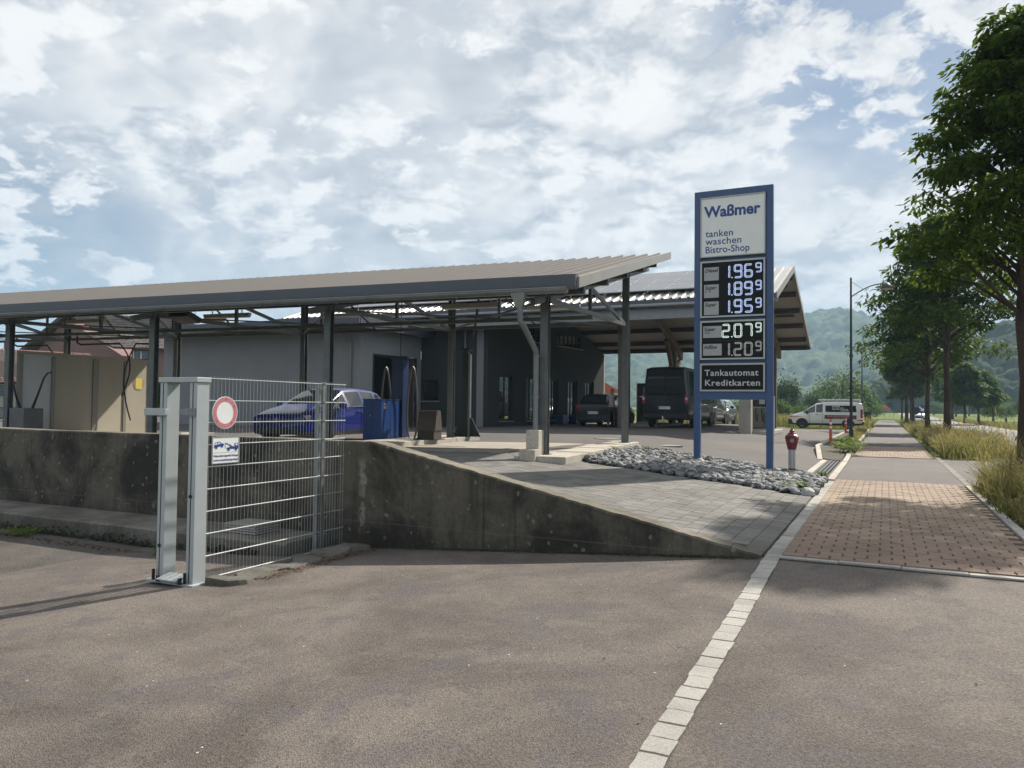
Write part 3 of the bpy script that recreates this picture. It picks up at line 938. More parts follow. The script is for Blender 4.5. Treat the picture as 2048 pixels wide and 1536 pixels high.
def bricks_for(parent, p0, p1, r0=-0.83, r1=1.24, mat_f=None):
    items = []
    w, l = 0.196, 0.162
    nrow = int((p1 - p0) / l); cols = int((r1 - r0) / w)
    for j in range(nrow):
        p = p0 + (j + 0.5) * l
        off = (j % 2) * 0.5
        for i in range(-1, cols + 1):
            r = r0 + (i + 0.5 + off) * w
            if r - w / 2 < r0 - 0.02 or r + w / 2 > r1 + 0.03: continue
            Mx = at_frame(RD, W(r, p, 0.026 + random.uniform(-0.0025, 0.0025)))
            k = 0 if random.random() > sstep(7.6, 11.8, p) else 1  # shaded copy near us, sunlit copy further on, mixed in between
            items.append((tilt(Mx @ Matrix.Rotation(random.uniform(-.006, .006), 4, 'Z')), k))
        if j % 2:
            for rr_ in (r0 + w * .25, r0 + (cols + .25) * w):
                if rr_ + w / 4 < r1 + .05: items.append((tilt(at_frame(RD, W(rr_, p, 0.026))), 2 if p < 10 else 3))
    # half bricks at the edges
    v = slab_mesh(tt_outline(w - 0.005, l - 0.005), 0.05, 0.003)
    hw = slab_mesh(tt_outline(w / 2 - 0.005, l - 0.005, .004), 0.05, 0.003)
    lay('brick', parent, items, [v, v, hw, hw], [M['brick'], M['brick_sunlit']] * 2)


bricks_for(bed, 7.22, 15.7)
bricks_for(bed2, 24.02, 31.2)

# pale kerb course across the end of the footpath and along its right edge
def strip_of(parent, pts_fn, n, variants_n=5, name='kerb_stone', mat='sett', w=0.115, l=0.16, dz=0.022, limit=300, jit=0.004):
    vars_ = []
    for k in range(variants_n):
        ol = []
        for (x, y) in ((-1, -1), (1, -1), (1, 1), (-1, 1)):
            ol.append((x * (w / 2 - 0.003) + random.uniform(-jit, jit) * .6, y * (l / 2 - 0.0032) + random.uniform(-jit, jit) * .4))
        # roughened outline
        out = []
        for a, b in zip(ol, ol[1:] + ol[:1]):
            out.append(a); out.append(((a[0] + b[0]) / 2 + random.uniform(-jit, jit) * 0.8, (a[1] + b[1]) / 2 + random.uniform(-jit, jit) * 0.8))
        vars_.append(slab_mesh(out, 0.06, 0.0012))
    items = []
    for i in range(n):
        Mx = pts_fn(i)
        items.append((tilt(Mx, 0.005), random.randrange(variants_n)))
    lay(name, parent, items, vars_, [M[mat]] * variants_n, limit)


sx = MB(); 
def strip_mesh(name, path_pts, width, dz, mat):
    """thin sheet following (r,p) points, width to both sides along r"""
    b = MB(); vs = []; fs = []
    for (r, p) in path_pts:
        vs += [W(r - width / 2, p, dz), W(r + width / 2, p, dz)]
    for i in range(len(path_pts) - 1): fs.append((2 * i, 2 * i + 1, 2 * i + 3, 2 * i + 2))
    b.add(vs, fs); return b.build(name, mat)


sp = strip_mesh('sett_strip', [(-0.90, p) for p in lin(-1, 15.7, 30)], 0.138, 0.005, M['joint'])
tag(sp, 'line of pale granite setts between driveway and footpath', None, kind='structure')
sw = 0.138
def sett_at(i):
    p = -0.8 + i * 0.155 + random.uniform(-.006, .006)
    return ground_frame(-0.90 + random.uniform(-.004, .004), p, 0.0085 + random.uniform(-.0012, .0012)) @ Matrix.Rotation(random.uniform(-.015, .015), 4, 'Z')
strip_of(sp, sett_at, int(16.4 / 0.155), 7, 'sett', 'sett', sw, 0.155, jit=0.006)
kr = strip_mesh('kerb_strip', [(1.30, p) for p in lin(7.1, 15.7, 12)], 0.12, 0.006, M['joint'])
tag(kr, 'kerb stones along the right edge of the paved footpath', None, kind='structure')
strip_of(kr, lambda i: at_frame(RD, W(1.30, 7.25 + i * 0.5, 0.035)), 17, 4, 'kerb_stone', 'sett', 0.10, 0.5)
b = MB(); vs = []; fs = []
for i, r in enumerate(lin(-0.83, 7.2, 20)): vs += [W(r, 7.09, 0.007), W(r, 7.22, 0.007)]
for i in range(19): fs.append((2 * i, 2 * i + 2, 2 * i + 3, 2 * i + 1))
b.add(vs, fs); kc = b.build('kerb_course', M['joint']); tag(kc, 'flush pale kerb course across the near end of the footpath', None, kind='structure')
strip_of(kc, lambda i: at_frame(RD, W(-0.60 + i * 0.48, 7.155 + 0.02 * sin(i * 1.7), 0.02)) @ Matrix.Rotation(pi / 2, 4, 'Z'), 16, 4, 'kerb_stone', 'sett', 0.085, 0.48, jit=0.006)
# pale flush kerb line of the entrance on its road side
b = MB(); vs = []; fs = []
for i, p in enumerate(lin(15.8, 25, 8)): vs += [W(1.27, p, 0.014), W(1.39, p, 0.014)]
for i in range(7): fs.append((2 * i, 2 * i + 1, 2 * i + 3, 2 * i + 2))
b.add(vs, fs); tag(b.build('kerb_line', M['ledge']), 'flush concrete edging line across the station entrance', None, kind='structure')

# ---- grey paver area
def in_quad_edge(r): return 12.35 + (-0.97 - r) * 0.30          # front edge of the stone bed
b = MB(); vs = []; fs = []
cols_ = lin(-9.2, -0.98, 30)
def paver_far(r):
    if r > -5.6: return in_quad_edge(r) - 0.02
    return 13.7 - (-5.6 - r) * 0.105
for r in cols_:
    for k in range(9): vs.append(W(r, 7.33 + (paver_far(r) - 7.33) * k / 8, 0.006))
for i in range(len(cols_) - 1):
    for k in range(8): fs.append((i * 9 + k, (i + 1) * 9 + k, (i + 1) * 9 + k + 1, i * 9 + k + 1))
b.add(vs, fs); pv = b.build('pavement', M['joint'])
tag(pv, 'grey concrete paver slope between wall and stone bed', None, kind='structure')
items = []
lens = [0.18, 0.24, 0.30]
variants = []
for L in lens:
    variants.append(slab_mesh([(-0.0862, -L / 2 + 0.006), (0.0862, -L / 2 + 0.006), (0.0862, L / 2 - 0.006), (-0.0862, L / 2 - 0.006)], 0.05, 0.003))
for i in range(46):
    r = -1.07 - i * 0.1775
    p = 7.36 - random.uniform(0, 0.3)
    while True:
        k = random.randrange(3); L = lens[k]
        if p + L > paver_far(r): break
        if p > 7.3: items.append((tilt(ground_frame(r, p + L / 2, 0.022 + random.uniform(-.0010, .0010)), .003), k))
        p += L
lay('paver', pv, items, variants, [M['paver']] * 3)

# ---- stone bed
def ico(sub):
    bm = bmesh.new(); bmesh.ops.create_icosphere(bm, subdivisions=sub, radius=1)
    vs = [v.co.copy() for v in bm.verts]; fs = [tuple(v.index for v in f.verts) for f in bm.faces]; bm.free()
    return vs, fs


ICO2 = ico(2); ICO1 = ico(1)


def stone_variant(seed, base=ICO2):
    rr = random.Random(seed)
    planes = [(Vector((rr.gauss(0, 1), rr.gauss(0, 1), rr.gauss(0, 1))).normalized(), rr.uniform(0.55, 0.85)) for _ in range(9)]
    sx_, sy_, sz_ = rr.uniform(0.85, 1.3), rr.uniform(0.7, 1.0), rr.uniform(0.45, 0.75)
    vs = []
    for v in base[0]:
        w = v.copy()
        for n_, d in planes:
            e = w.dot(n_) - d
            if e > 0: w -= n_ * e
        vs.append(Vector((w.x * sx_, w.y * sy_, w.z * sz_)))
    return vs, base[1]


sb = MB(); vs = []; fs = []
def bed_far(r): return 15.75 + (-0.97 - r) * 0.585
rr_ = lin(-5.62, -0.98, 14)
for r in rr_:
    for k in range(7):
        a = k / 6; p = in_quad_edge(r) + (bed_far(r) - in_quad_edge(r)) * a
        vs.append(W(r, p, 0.006 + 0.05 * sin(pi * a) * sin(pi * clamp((r + 5.62) / 4.64))))
for i in range(13):
    for k in range(6): fs.append((i * 7 + k, (i + 1) * 7 + k, (i + 1) * 7 + k + 1, i * 7 + k + 1))
sb.add(vs, fs); stones = sb.build('stone_bed', M['soil'])
tag(stones, 'bed of loose grey broken stones round the price sign', 'stone bed')
variants = [stone_variant(s) for s in range(14)]
items = []
for _ in range(4300):
    r = random.uniform(-5.6, -0.99); a = random.random(); p = in_quad_edge(r) + 0.03 + (bed_far(r) - in_quad_edge(r) - 0.06) * a
    s = random.choice((0.035, 0.05, 0.06, 0.065, 0.085)) * random.uniform(0.8, 1.25)
    hgt = 0.02 + 0.055 * sin(pi * a) * sin(pi * clamp((r + 5.62) / 4.64)) + random.uniform(0, 0.05)
    Mx = Matrix.Translation(W(r, p, hgt)) @ Matrix.Rotation(random.uniform(0, 6.28), 4, 'Z') @ Matrix.Rotation(random.uniform(-.5, .5), 4, 'X') @ Matrix.Rotation(random.uniform(-.4, .4), 4, 'Y') @ Matrix.Scale(s, 4)
    items.append((Mx, random.randrange(14)))
for _ in range(26):     # a few bigger dark ones at the far edge
    r = random.uniform(-5.5, -2.0); p = bed_far(r) - random.uniform(0.0, 0.25)
    Mx = Matrix.Translation(W(r, p, 0.07)) @ Matrix.Rotation(random.uniform(0, 6.28), 4, 'Z') @ Matrix.Scale(random.uniform(.07, .1), 4)
    items.append((Mx, random.randrange(14)))
lay('stone', stones, items, variants, [M['stone']] * 14)

# ---- drainage channel at the entrance
dt = thing('drain_channel', 'slotted drainage channel with pale concrete edges at the entrance', 'drain', W(-1.15, 18.6), RD)
m = MB(RD)
for (a, b_) in ((-1.46, -1.34), (-1.00, -0.86)):
    vs = []; fs = []
    for i, p in enumerate(lin(15.75, 21.4, 8)): vs += [(a, p, zg(a, p) + 0.012), (b_, p, zg(b_, p) + 0.012), (a, p, zg(a, p) - .05), (b_, p, zg(b_, p) - .05)]
    for i in range(7): fs += [(4 * i, 4 * i + 1, 4 * i + 5, 4 * i + 4), (4 * i, 4 * i + 4, 4 * i + 6, 4 * i + 2), (4 * i + 1, 4 * i + 3, 4 * i + 7, 4 * i + 5)]
    m.add(vs, fs)
m.build('edging', M['kerb'], dt)
m = MB(RD); vs = []; fs = []
for i, p in enumerate(lin(15.75, 21.4, 8)): vs += [(-1.335, p, zg(-1.3, p) + 0.006), (-1.005, p, zg(-1.0, p) + 0.006)]
for i in range(7): fs.append((2 * i, 2 * i + 1, 2 * i + 3, 2 * i + 2))
m.add(vs, fs); m.build('channel_bed', M['black'], dt)
for i in range(11):
    p0 = 15.8 + i * 0.51
    m = MB(RD)
    for k in range(5):
        r = -1.315 + k * 0.072
        m.box(r, r + 0.035, p0, p0 + 0.48, zg(r, p0) + 0.008, zg(r, p0) + 0.02)
    for k in range(4):
        m.box(-1.33, -1.01, p0 + k * 0.155, p0 + k * 0.155 + 0.025, zg(-1.1, p0) + 0.008, zg(-1.1, p0) + 0.018)
    m.build('grate', M['drainiron'], dt)

# kerb island with the lamp beyond the channel
def kerb_run(m, pts, w, h):
    for (a, b_) in zip(pts[:-1], pts[1:]):
        n = max(1, int(sqrt((b_[0] - a[0]) ** 2 + (b_[1] - a[1]) ** 2) / 1.0))
        for k in range(n):
            r0, p0 = a[0] + (b_[0] - a[0]) * k / n, a[1] + (b_[1] - a[1]) * k / n; r1, p1 = a[0] + (b_[0] - a[0]) * (k + .985) / n, a[1] + (b_[1] - a[1]) * (k + .985) / n
            d = Vector((r1 - r0, p1 - p0, 0)).normalized(); s_ = Vector((-d.y, d.x, 0)) * w / 2
            h0 = h * min(1, (p0 - 21.3) / 3.5) + .01; h1 = h * min(1, (p1 - 21.3) / 3.5) + .01
            A, B = Vector((r0, p0, 0)), Vector((r1, p1, 0)); za, zb = zg(r0, p0), zg(r1, p1)
            vs = [A - s_ + Vector((0, 0, za - .1)), A + s_ + Vector((0, 0, za - .1)), B + s_ + Vector((0, 0, zb - .1)), B - s_ + Vector((0, 0, zb - .1)),
                  A - s_ + Vector((0, 0, za + h0)), A + s_ + Vector((0, 0, za + h0)), B + s_ + Vector((0, 0, zb + h1)), B - s_ + Vector((0, 0, zb + h1))]
            m.add(vs, [(3, 2, 1, 0), (4, 5, 6, 7), (0, 1, 5, 4), (1, 2, 6, 5), (2, 3, 7, 6), (3, 0, 4, 7)])
kw = MB(RD)
kerb_run(kw, [(-1.52, 21.5), (-1.95, 26.5), (-1.95, 56)], .13, .13)
kerb_run(kw, [(-.92, 21.5), (-1.0, 56)], .12, .10)
tag(kw.build('kerb', M['kerb'], bevel=.01), 'low concrete kerbs round the planted strip with the lamp post', None, kind='structure')
kw = MB(RD); vs = []; fs = []
for p in lin(21.6, 56, 40):
    w0 = -1.45 - .42 * min(1, (p - 21.5) / 5); vs += [(w0, p, zg(w0, p) + .03 + .06 * min(1, (p - 21.5) / 4)), (-1.2, p, .33 + .1 * min(1, (p - 21.5) / 4)), (-1.02, p, .33 + .06 * min(1, (p - 21.5) / 4))]
for i in range(39):
    for k in range(2): fs.append((3 * i + k, 3 * i + k + 1, 3 * i + k + 4, 3 * i + k + 3))
kw.add(vs, fs); tag(kw.build('planting_strip', M['soil']), 'bare dark soil strip between the two kerbs', None, kind='structure')

# manhole covers in the forecourt
for (r, p, s, lab) in ((-7.3, 21.5, 0.36, 'round manhole cover left of the canopy post foot'), (-6.6, 20.4, 0.33, 'round manhole cover between the two others'), (-5.3, 20.6, 0.36, 'round manhole cover nearest the price sign'), (-9.3, 21.0, 0.30, 'small round manhole cover beside the lance post')):
    t = thing('manhole_cover', lab, 'manhole cover', W(r, p, 0.004), RD, 'manhole covers in the forecourt')
    m = MB(); c = W(r, p, 0.0)
    m.cyl(c + Vector((0, 0, -0.03)), c + Vector((0, 0, 0.006)), s + 0.05, n=24); m.build('cover_frame', M['drainiron'], t)
    m = MB(); m.cyl(c + Vector((0, 0, -0.03)), c + Vector((0, 0, 0.012)), s, n=24); m.build('lid', M['cover'], t)

# ================================================================== RETAINING WALL
def wall_top(r):
    q = -r
    if q > 5.18: return 1.195
    return 0.315 + (q - 0.97) * (1.195 - 0.315) / (5.18 - 0.97)


wt = thing('retaining_wall', 'long dark stained concrete retaining wall sloping down to the footpath', 'wall', W(-5, 7.2), RD)
m = MB(RD)
N = 150
for (ra, rb) in ((-34, -5.66), (-5.64, -0.99)):
    n = 40 if ra < -6 else 70
    rr = lin(ra, rb, n); vs = []; fs = []
    rws = 5
    for i, r in enumerate(rr):
        zt = wall_top(r) + random.uniform(-.005, .005); zb = zg(r, 7.0) - 0.25
        ch = 0.018
        j = random.uniform(-.003, .003)
        vs += [(r, 7.10 + j, zb), (r, 7.10 + j, zt - ch), (r, 7.10 + ch + j, zt), (r, 7.33, zt + random.uniform(-.004, .004)), (r, 7.345, zt - .02), (r, 7.345, zb)]
    for i in range(n - 1):
        for k in range(5): fs.append((i * 6 + k, (i + 1) * 6 + k, (i + 1) * 6 + k + 1, i * 6 + k + 1))
    o = len(m.f)
    m.add(vs, fs)
    for q in range(o, len(m.f)):
        if (q - o) % 5 == 2: m.m[q] = 1
    m.add([vs[k] for k in range(6)], [(5, 4, 3, 2, 1, 0)]); m.add([vs[len(vs) - 6 + k] for k in range(6)], [(0, 1, 2, 3, 4, 5)])
wl = m.build('wall', [M['oldwall'], M['walltop_sunlit']], wt)
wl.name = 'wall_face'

# ledge in front of the wall on the yard side
lt = thing('concrete_ledge', 'low mossy concrete ledge along the foot of the wall', 'ledge', W(-10, 6.7), RD)
m = MB(RD); vs = []; fs = []
rr = lin(-34, -5.75, 60)
for r in rr:
    zt = 0.12 + random.uniform(-.004, .004); j = random.uniform(-.006, .006)
    vs += [(r, 6.36 + j, -0.3), (r, 6.36 + j, zt - .02), (r, 6.385 + j, zt), (r, 7.094, zt + .01), (r, 7.094, -0.3)]
for i in range(59):
    for k in range(4): fs.append((i * 5 + k, (i + 1) * 5 + k, (i + 1) * 5 + k + 1, i * 5 + k + 1))
m.add(vs, fs); m.add([vs[-5 + k] for k in range(5)], [(0, 1, 2, 3, 4)])
m.build('step', M['ledge'], lt)
m = MB(RD)
for i in range(2600):
    r = -random.uniform(6.1, 22); zz = zg(r, 6.3) + abs(random.gauss(0, .045)) ; s = random.uniform(.006, .017)
    if zz > 0.06: continue
    c = Vector((r, 6.352 - random.uniform(0, .03), zz)); v = [c + Vector(x) * s for x in ICO1[0]]
    m.add(v, ICO1[1])
mo = m.build('moss', M['moss'], lt); mo['kind'] = 'stuff'

# rubble strip, moss and dry debris along the foot of the fence
ft = thing('footing', 'broken concrete footing strip under the mesh fence', 'footing', W(-5.2, 6.1), RD)
m = MB(RD); vs = []; fs = []
n = 34
for i in range(n):
    p = 5.0 + 2.08 * i / (n - 1)
    wv = 0.16 + 0.05 * sin(i * 1.1) + random.uniform(-.02, .02)
    rc = -5.28 + 0.06 * sin(i * .5) + (0.12 if p > 6.6 else 0) * (p - 6.6)
    z = zg(rc, p); h = 0.035 + 0.02 * sin(i * .7 + 1) + random.uniform(-.006, .006) + (0.03 if p > 6.5 else 0)
    if 6 < i < 12: h *= 0.5
    vs += [(rc - wv, p, z - .04), (rc - wv * .9, p, z + h), (rc + wv * .85, p, z + h * .9), (rc + wv, p, z - .04)]
for i in range(n - 1):
    for k in range(3): fs.append((i * 4 + k, (i + 1) * 4 + k, (i + 1) * 4 + k + 1, i * 4 + k + 1))
m.add(vs, fs); m.add([vs[k] for k in range(4)], [(3, 2, 1, 0)]); m.add([vs[-4 + k] for k in range(4)], [(0, 1, 2, 3)])
m.build('strip', M['ledge'], ft, bevel=0.006)


def litter(name, label, n, fn, mat, s0=0.008, s1=0.028, z=0.012):
    m = MB()
    for _ in range(n):
        r, p = fn(); s = random.uniform(s0, s1); c = W(r, p, z * random.random() + .006)
        a = random.uniform(0, 6.28); t = random.uniform(-.5, .5)
        d = Vector((cos(a), sin(a), t)) * s; e = Vector((-sin(a), cos(a), random.uniform(-.4, .4))) * s * random.uniform(.3, .7)
        m.add([c - d, c + e, c + d, c - e], [(0, 1, 2, 3)])
    return tag(m.build(name, mat), label, None, kind='stuff')


litter('debris', 'dry brown leaf litter along the fence footing', 900, lambda: (lambda p: (-5.06 + random.gauss(0, .05) + 0.12 * max(0, p - 6.6), p))(random.uniform(5.3, 7.0)), M['rust'], .005, .018)
litter('debris', 'dark grit and moss along the foot of the wall', 2600, lambda: (random.uniform(-5.4, -1.0), 7.085 - abs(random.gauss(0, .035))), M['moss'], .005, .016, .012)
litter('debris', 'scattered dry leaves and bits on the driveway', 130, lambda: (random.uniform(-9, 4), random.uniform(2.2, 7.0)), M['rust'], .005, .014, .01)
litter('debris', 'rusty dry moss and litter along the yard edge', 1600, lambda: (lambda r: (r, 6.02 + 0.35 * clamp((-r - 8) / 12) + random.gauss(0, .06)))(-random.uniform(6.9, 16)), M['rust'])


# ================================================================== PLANTS, small
def weed(name, label, c, h, n, mat='weed', spread=0.12, leaf=0.05, cat='weed', group=None):
    m = MB(); c = Vector(c)
    for _ in range(n):
        a = random.uniform(0, 6.28); R = spread * sqrt(random.random()); z = h * random.random() ** 0.8
        base = c + Vector((cos(a) * R * (0.4 + z / h * .8), sin(a) * R * (0.4 + z / h * .8), z))
        b_ = random.uniform(0, 6.28); L = leaf * random.uniform(.6, 1.3)
        d = Vector((cos(b_), sin(b_), random.uniform(-.1, .7))).normalized() * L; s_ = Vector((-sin(b_), cos(b_), 0)) * L * .33
        m.add([base, base + d * .5 + s_, base + d, base + d * .5 - s_], [(0, 1, 2, 3)])
    for _ in range(max(4, n // 25)):
        a = random.uniform(0, 6.28)
        m.tube([c, c + Vector((cos(a) * spread * .3, sin(a) * spread * .3, h * .5)), c + Vector((cos(a) * spread * .7, sin(a) * spread * .7, h * .95))], [.004, .003, .001], 4)
    return tag(m.build(name, M[mat]), label, cat, group)


for (r, p, h, n, lab) in ((-1.05, 15.4, .14, 150, 'bright green weed in the stones beside the drain channel'), (-1.15, 12.75, .16, 190, 'bright green weed at the near corner of the stone bed'),
                          (-1.4, 12.95, .10, 90, 'low weed just left of the near corner weed'), (-5.35, 16.2, .13, 110, 'small weed in the far left of the stone bed'), (-4.85, 16.9, .15, 120, 'lush weed at the far edge of the stone bed'),
                          (-3.0, 14.2, .08, 60, 'tiny weed left of the sign leg in the stones'), (-1.9, 13.8, .09, 70, 'tiny weed between hydrant and paving')):
    weed('weed', lab, W(r, p, 0.03), h, n, leaf=.05, spread=.11, group='weeds in the stone bed')
weed('weed', 'sprawling yellow green weed at the lamp post foot', W(-0.95, 24.6, 0.05), .35, 420, spread=.5, leaf=.10)
weed('weed', 'second weed clump by the path edge beyond the lamp', W(-0.95, 26.8, 0.05), .45, 300, spread=.45, leaf=.10)
weed('weed', 'low weed on the yard edge left of the gate', W(-7.2, 6.05, 0.0), .10, 240, spread=.12, leaf=.04)
weed('weed', 'wide weed patch on the far left yard edge', W(-9.9, 6.18, 0.0), .09, 380, spread=.28, leaf=.04)

# ================================================================== GATE AND FENCE
gt = thing('gate_frame', 'light grey steel gate guide frame with two posts and base plate', 'gate frame', WX(-5.738, 4.97, 0), RD)
r1, r2, p0, p1 = -5.558, -5.933, 4.905, 5.045
def gpost(rr):
    m = MB(RD)
    m.box(rr, rr + .088, p0, p1, 0.015, 1.79)
    o = m.build('post', M['gatepaint'], gt, bevel=0.004)
    m = MB(RD); m.box(rr + .036, rr + .046, p0 - 0.0015, p0 + .002, 0.02, 1.785); m.build('slot', M['black'], o)
    return o
gpost(-5.558); gpost(-5.933)
m = MB(RD); m.box(-5.948, -5.46, p0 - .012, p1 + .012, 1.79, 1.835); m.build('cap_beam', M['gatepaint'], gt, bevel=0.004)
m = MB(RD); m.box(-6.018, -5.418, 4.86, 5.10, 0.0, 0.015); m.build('base_plate', M['gatepaint'], gt)
m = MB(RD); m.box(-6.078, -5.908, p0 - .05, p0 - .004, 1.49, 1.555); m.box(-5.923, -5.808, p0 - .05, p0 - .044, 1.49, 1.555); m.box(-5.888, -5.843, p0 - .045, p0 + .02, 1.495, 1.55)
m.build('latch_arm', M['gatepaint'], gt, bevel=.003)
m = MB(RD); m.box(-5.688, -5.558, p0 + .0, p0 + .012, 1.50, 1.545); m.box(-5.588, -5.476, p0 - .014, p0 - .003, 1.485, 1.56)
for (a, z) in ((-5.558, 1.50), (-5.508, 1.50), (-5.558, 1.54), (-5.508, 1.54)): m.cyl((a, p0 - .02, z), (a, p0 - .012, z), .008, n=8)
m.build('latch_catch', M['zinc'], gt, bevel=.002)
m = MB(RD)
m.add([(-5.828, 4.82, .045), (-5.588, 4.82, .045), (-5.563, 4.97, .075), (-5.823, 4.97, .075), (-5.828, 4.82, .035), (-5.588, 4.82, .035), (-5.563, 4.97, .065), (-5.823, 4.97, .065)],
      [(0, 1, 2, 3), (7, 6, 5, 4), (0, 4, 5, 1), (1, 5, 6, 2), (2, 6, 7, 3), (3, 7, 4, 0)])
m.build('roller_flap', M['gatepaint'], gt)
for rr in (-5.843, -5.568): 
    m = MB(RD); m.box(rr, rr + .02, 4.83, 4.86, .015, .07); m.box(rr - .1 if rr < -5.688 else rr + .02, (rr - .08) if rr < -5.688 else rr + .035, 4.87, 4.89, .015, .11); m.build('roller_bracket', M['black'], gt)
for (rr, z) in ((-5.516, 0.78), (-5.891, 0.32)):
    m = MB(RD); m.cyl((rr, p0 - .012, z), (rr, p0 - .001, z), .016, n=12); m.build('plug', M['black'], gt)

fn = thing('mesh_fence', 'galvanised double rod mesh fence panel between gate frame and wall', 'fence', WX(-5.5, 6, 0), RD)
rows = [0.03 + i * 0.2 for i in range(10)]
for z in rows:
    m = MB(RD)
    for dr in (-.007, .007): m.cyl((-5.50 + dr, 5.06, z), (-5.50 + dr, 7.02, z), .0050, n=6)
    m.build('rod', M['wire'], fn)
wm = MB(RD); wm.cyl((-5.50, 5.08, .0), (-5.50, 5.08, 1.855), .0015, n=5)
w0 = wm.build('wire', M['wire'], fn)
for i in range(1, 44):
    c = w0.copy(); COL.objects.link(c); c.location = (0, i * 0.0448, 0)
ps_ = MB(RD); ps_.box(-5.585, -5.53, 6.61, 6.65, -0.02, 1.84); ps_.build('post', M['zincpipe'], fn, bevel=.003)
ps_ = MB(RD); ps_.box(-5.595, -5.52, 6.60, 6.66, 1.84, 1.85); ps_.build('post_cap', M['steel'], fn)
ps_ = MB(RD); ps_.box(-5.485, -5.475, 6.61, 6.65, -.02, 1.85); ps_.build('clamp_bar', M['zincpipe'], fn)
for z in rows:
    m = MB(RD); m.cyl((-5.475, 6.63, z), (-5.465, 6.63, z), .009, n=8); m.build('bolt', M['zincpipe'], fn)
ps_ = MB(RD); ps_.box(-5.53, -5.48, 6.98, 7.09, 0.0, .02); ps_.build('wall_bracket', M['steel'], fn)

# round no-entry sign (white disc, red ring) and tow-away plate on the fence
FX = (SR, CR, 0)          # along +p : picture right on the fence's near side
def fpt(p, z, off=0.0): return WX(-5.485 + off, p, z)
se = thing('no_entry_sign', 'round white traffic sign with faded red ring on the fence', 'sign', fpt(5.243, 1.52), face_frame((0, 0, 0), FX))
Fm = face_frame(fpt(5.243, 1.52), FX)
m = MB(Fm); m.cyl((0, 0, 0), (0, 0, .006), .150, n=48); m.build('disc', M['white'], se)
m = MB(Fm); vs = []; fs = []
for k in range(48):
    a = 2 * pi * k / 48
    for R in (.102, .144): vs.append((R * cos(a), R * sin(a), .0075))
for k in range(48): j = (k + 1) % 48; fs.append((2 * k, 2 * k + 1, 2 * j + 1, 2 * j))
m.add(vs, fs); m.build('red_ring', M['red'], se)
for a in (0.6, 2.9, 4.5, 5.9):
    m = MB(Fm); m.cyl((.122 * cos(a + .9), .122 * sin(a + .9), .007), (.122 * cos(a + .9), .122 * sin(a + .9), .010), .005, n=8); m.build('rivet', M['redlens'], se)
ts = thing('tow_away_sign', 'white tow away sign with truck pictogram below the round sign', 'sign', fpt(5.263, 1.178), face_frame((0, 0, 0), FX))
Fm = face_frame(fpt(5.263, 1.178), FX)
m = MB(Fm); m.box(-.165, .165, -.125, .125, 0, .005); m.build('plate', M['white'], ts, bevel=.004)
m = MB(Fm)
for (a, b_, c, d) in ((-.165, .165, .118, .125), (-.165, .165, -.125, -.118), (-.165, -.158, -.118, .118), (.158, .165, -.118, .118)): m.box(a, b_, c, d, .005, .009)
m.build('rim', M['alu'], ts)
m = MB(Fm); Z = .0062; H = .0012
def px2(pts): m.prism([(x, y, Z) for x, y in pts], (0, 0, H))
def disc2(x, y, R, n=14): px2([(x + R * cos(2 * pi * k / n), y + R * sin(2 * pi * k / n)) for k in range(n)])
# hoisted car, tilted
ca, sa = cos(.16), sin(.16)
def tc(x, y): return (-.085 + ca * x - sa * y, .045 + sa * x + ca * y)
px2([tc(*q) for q in ((-.058, -.012), (.056, -.012), (.058, .004), (.034, .010), (-.055, .010))])
px2([tc(*q) for q in ((-.05, .010), (-.046, .010), (-.036, .030), (-.040, .030))]); px2([tc(*q) for q in ((-.040, .028), (.012, .028), (.012, .032), (-.040, .032))])
px2([tc(*q) for q in ((.010, .032), (.036, .009), (.031, .009), (.008, .028))]); px2([tc(*q) for q in ((-.014, .010), (-.011, .010), (-.011, .030), (-.014, .030))])
disc2(*tc(-.034, -.016), .012); disc2(*tc(.034, -.016), .012)
# truck
px2([(.005, .020), (.115, .018), (.115, .006), (.012, .008)]); px2([(.030, .018), (.095, .018), (.092, .030), (.05, .034)])
px2([(.100, .008), (.148, .006), (.148, .034), (.138, .060), (.104, .060)])
disc2(.030, .001, .014); disc2(.120, .001, .014)
px2([(-.010, .062), (-.006, .066), (.060, .040), (.056, .032)]); px2([(-.012, .064), (-.009, .064), (-.009, .018), (-.012, .018)])
px2([(.050, .034), (.062, .034), (.062, .044), (.052, .044)])
m.build('pictogram', M['textblue'], ts)
mm = MB(Fm); mm.prism([(.112, .038, .0075), (.138, .036, .0075), (.131, .054, .0075), (.112, .054, .0075)], (0, 0, .0008)); mm.build('cab_window', M['white'], ts)
mm = MB(Fm); mm.box(-.15, .15, -.022, -.020, Z, Z + .0008); mm.build('divider', M['textgrey'], ts)
put_text('Widerrechtlich abgestellte Fahrzeuge', .028, Fm @ Matrix.Translation((-.147, -.062, Z)), M['textblue'], ts, width=.294, depth=.0004, bold=.008)
put_text('werden kostenpflichtig abgeschleppt', .028, Fm @ Matrix.Translation((-.147, -.100, Z)), M['textblue'], ts, width=.294, depth=.0004, bold=.008)
# stack of grey boards lying on the ledge behind the gate
bt = thing('board_stack', 'small stack of grey boards lying on the ledge behind the gate', 'boards', WX(-6.6, 6.75, .13), RD)
for k in range(4):
    m = MB(RD @ Matrix.Rotation(random.uniform(-.05, .05), 4, 'Z')); m.M = at_frame(RD, WX(-6.62, 6.78, .132 + k * .028)) @ Matrix.Rotation(random.uniform(-.06, .06), 4, 'Z')
    m.box(-.24, .24, -.2, .2, 0, .02); m.build('board', M['verge'], bt)

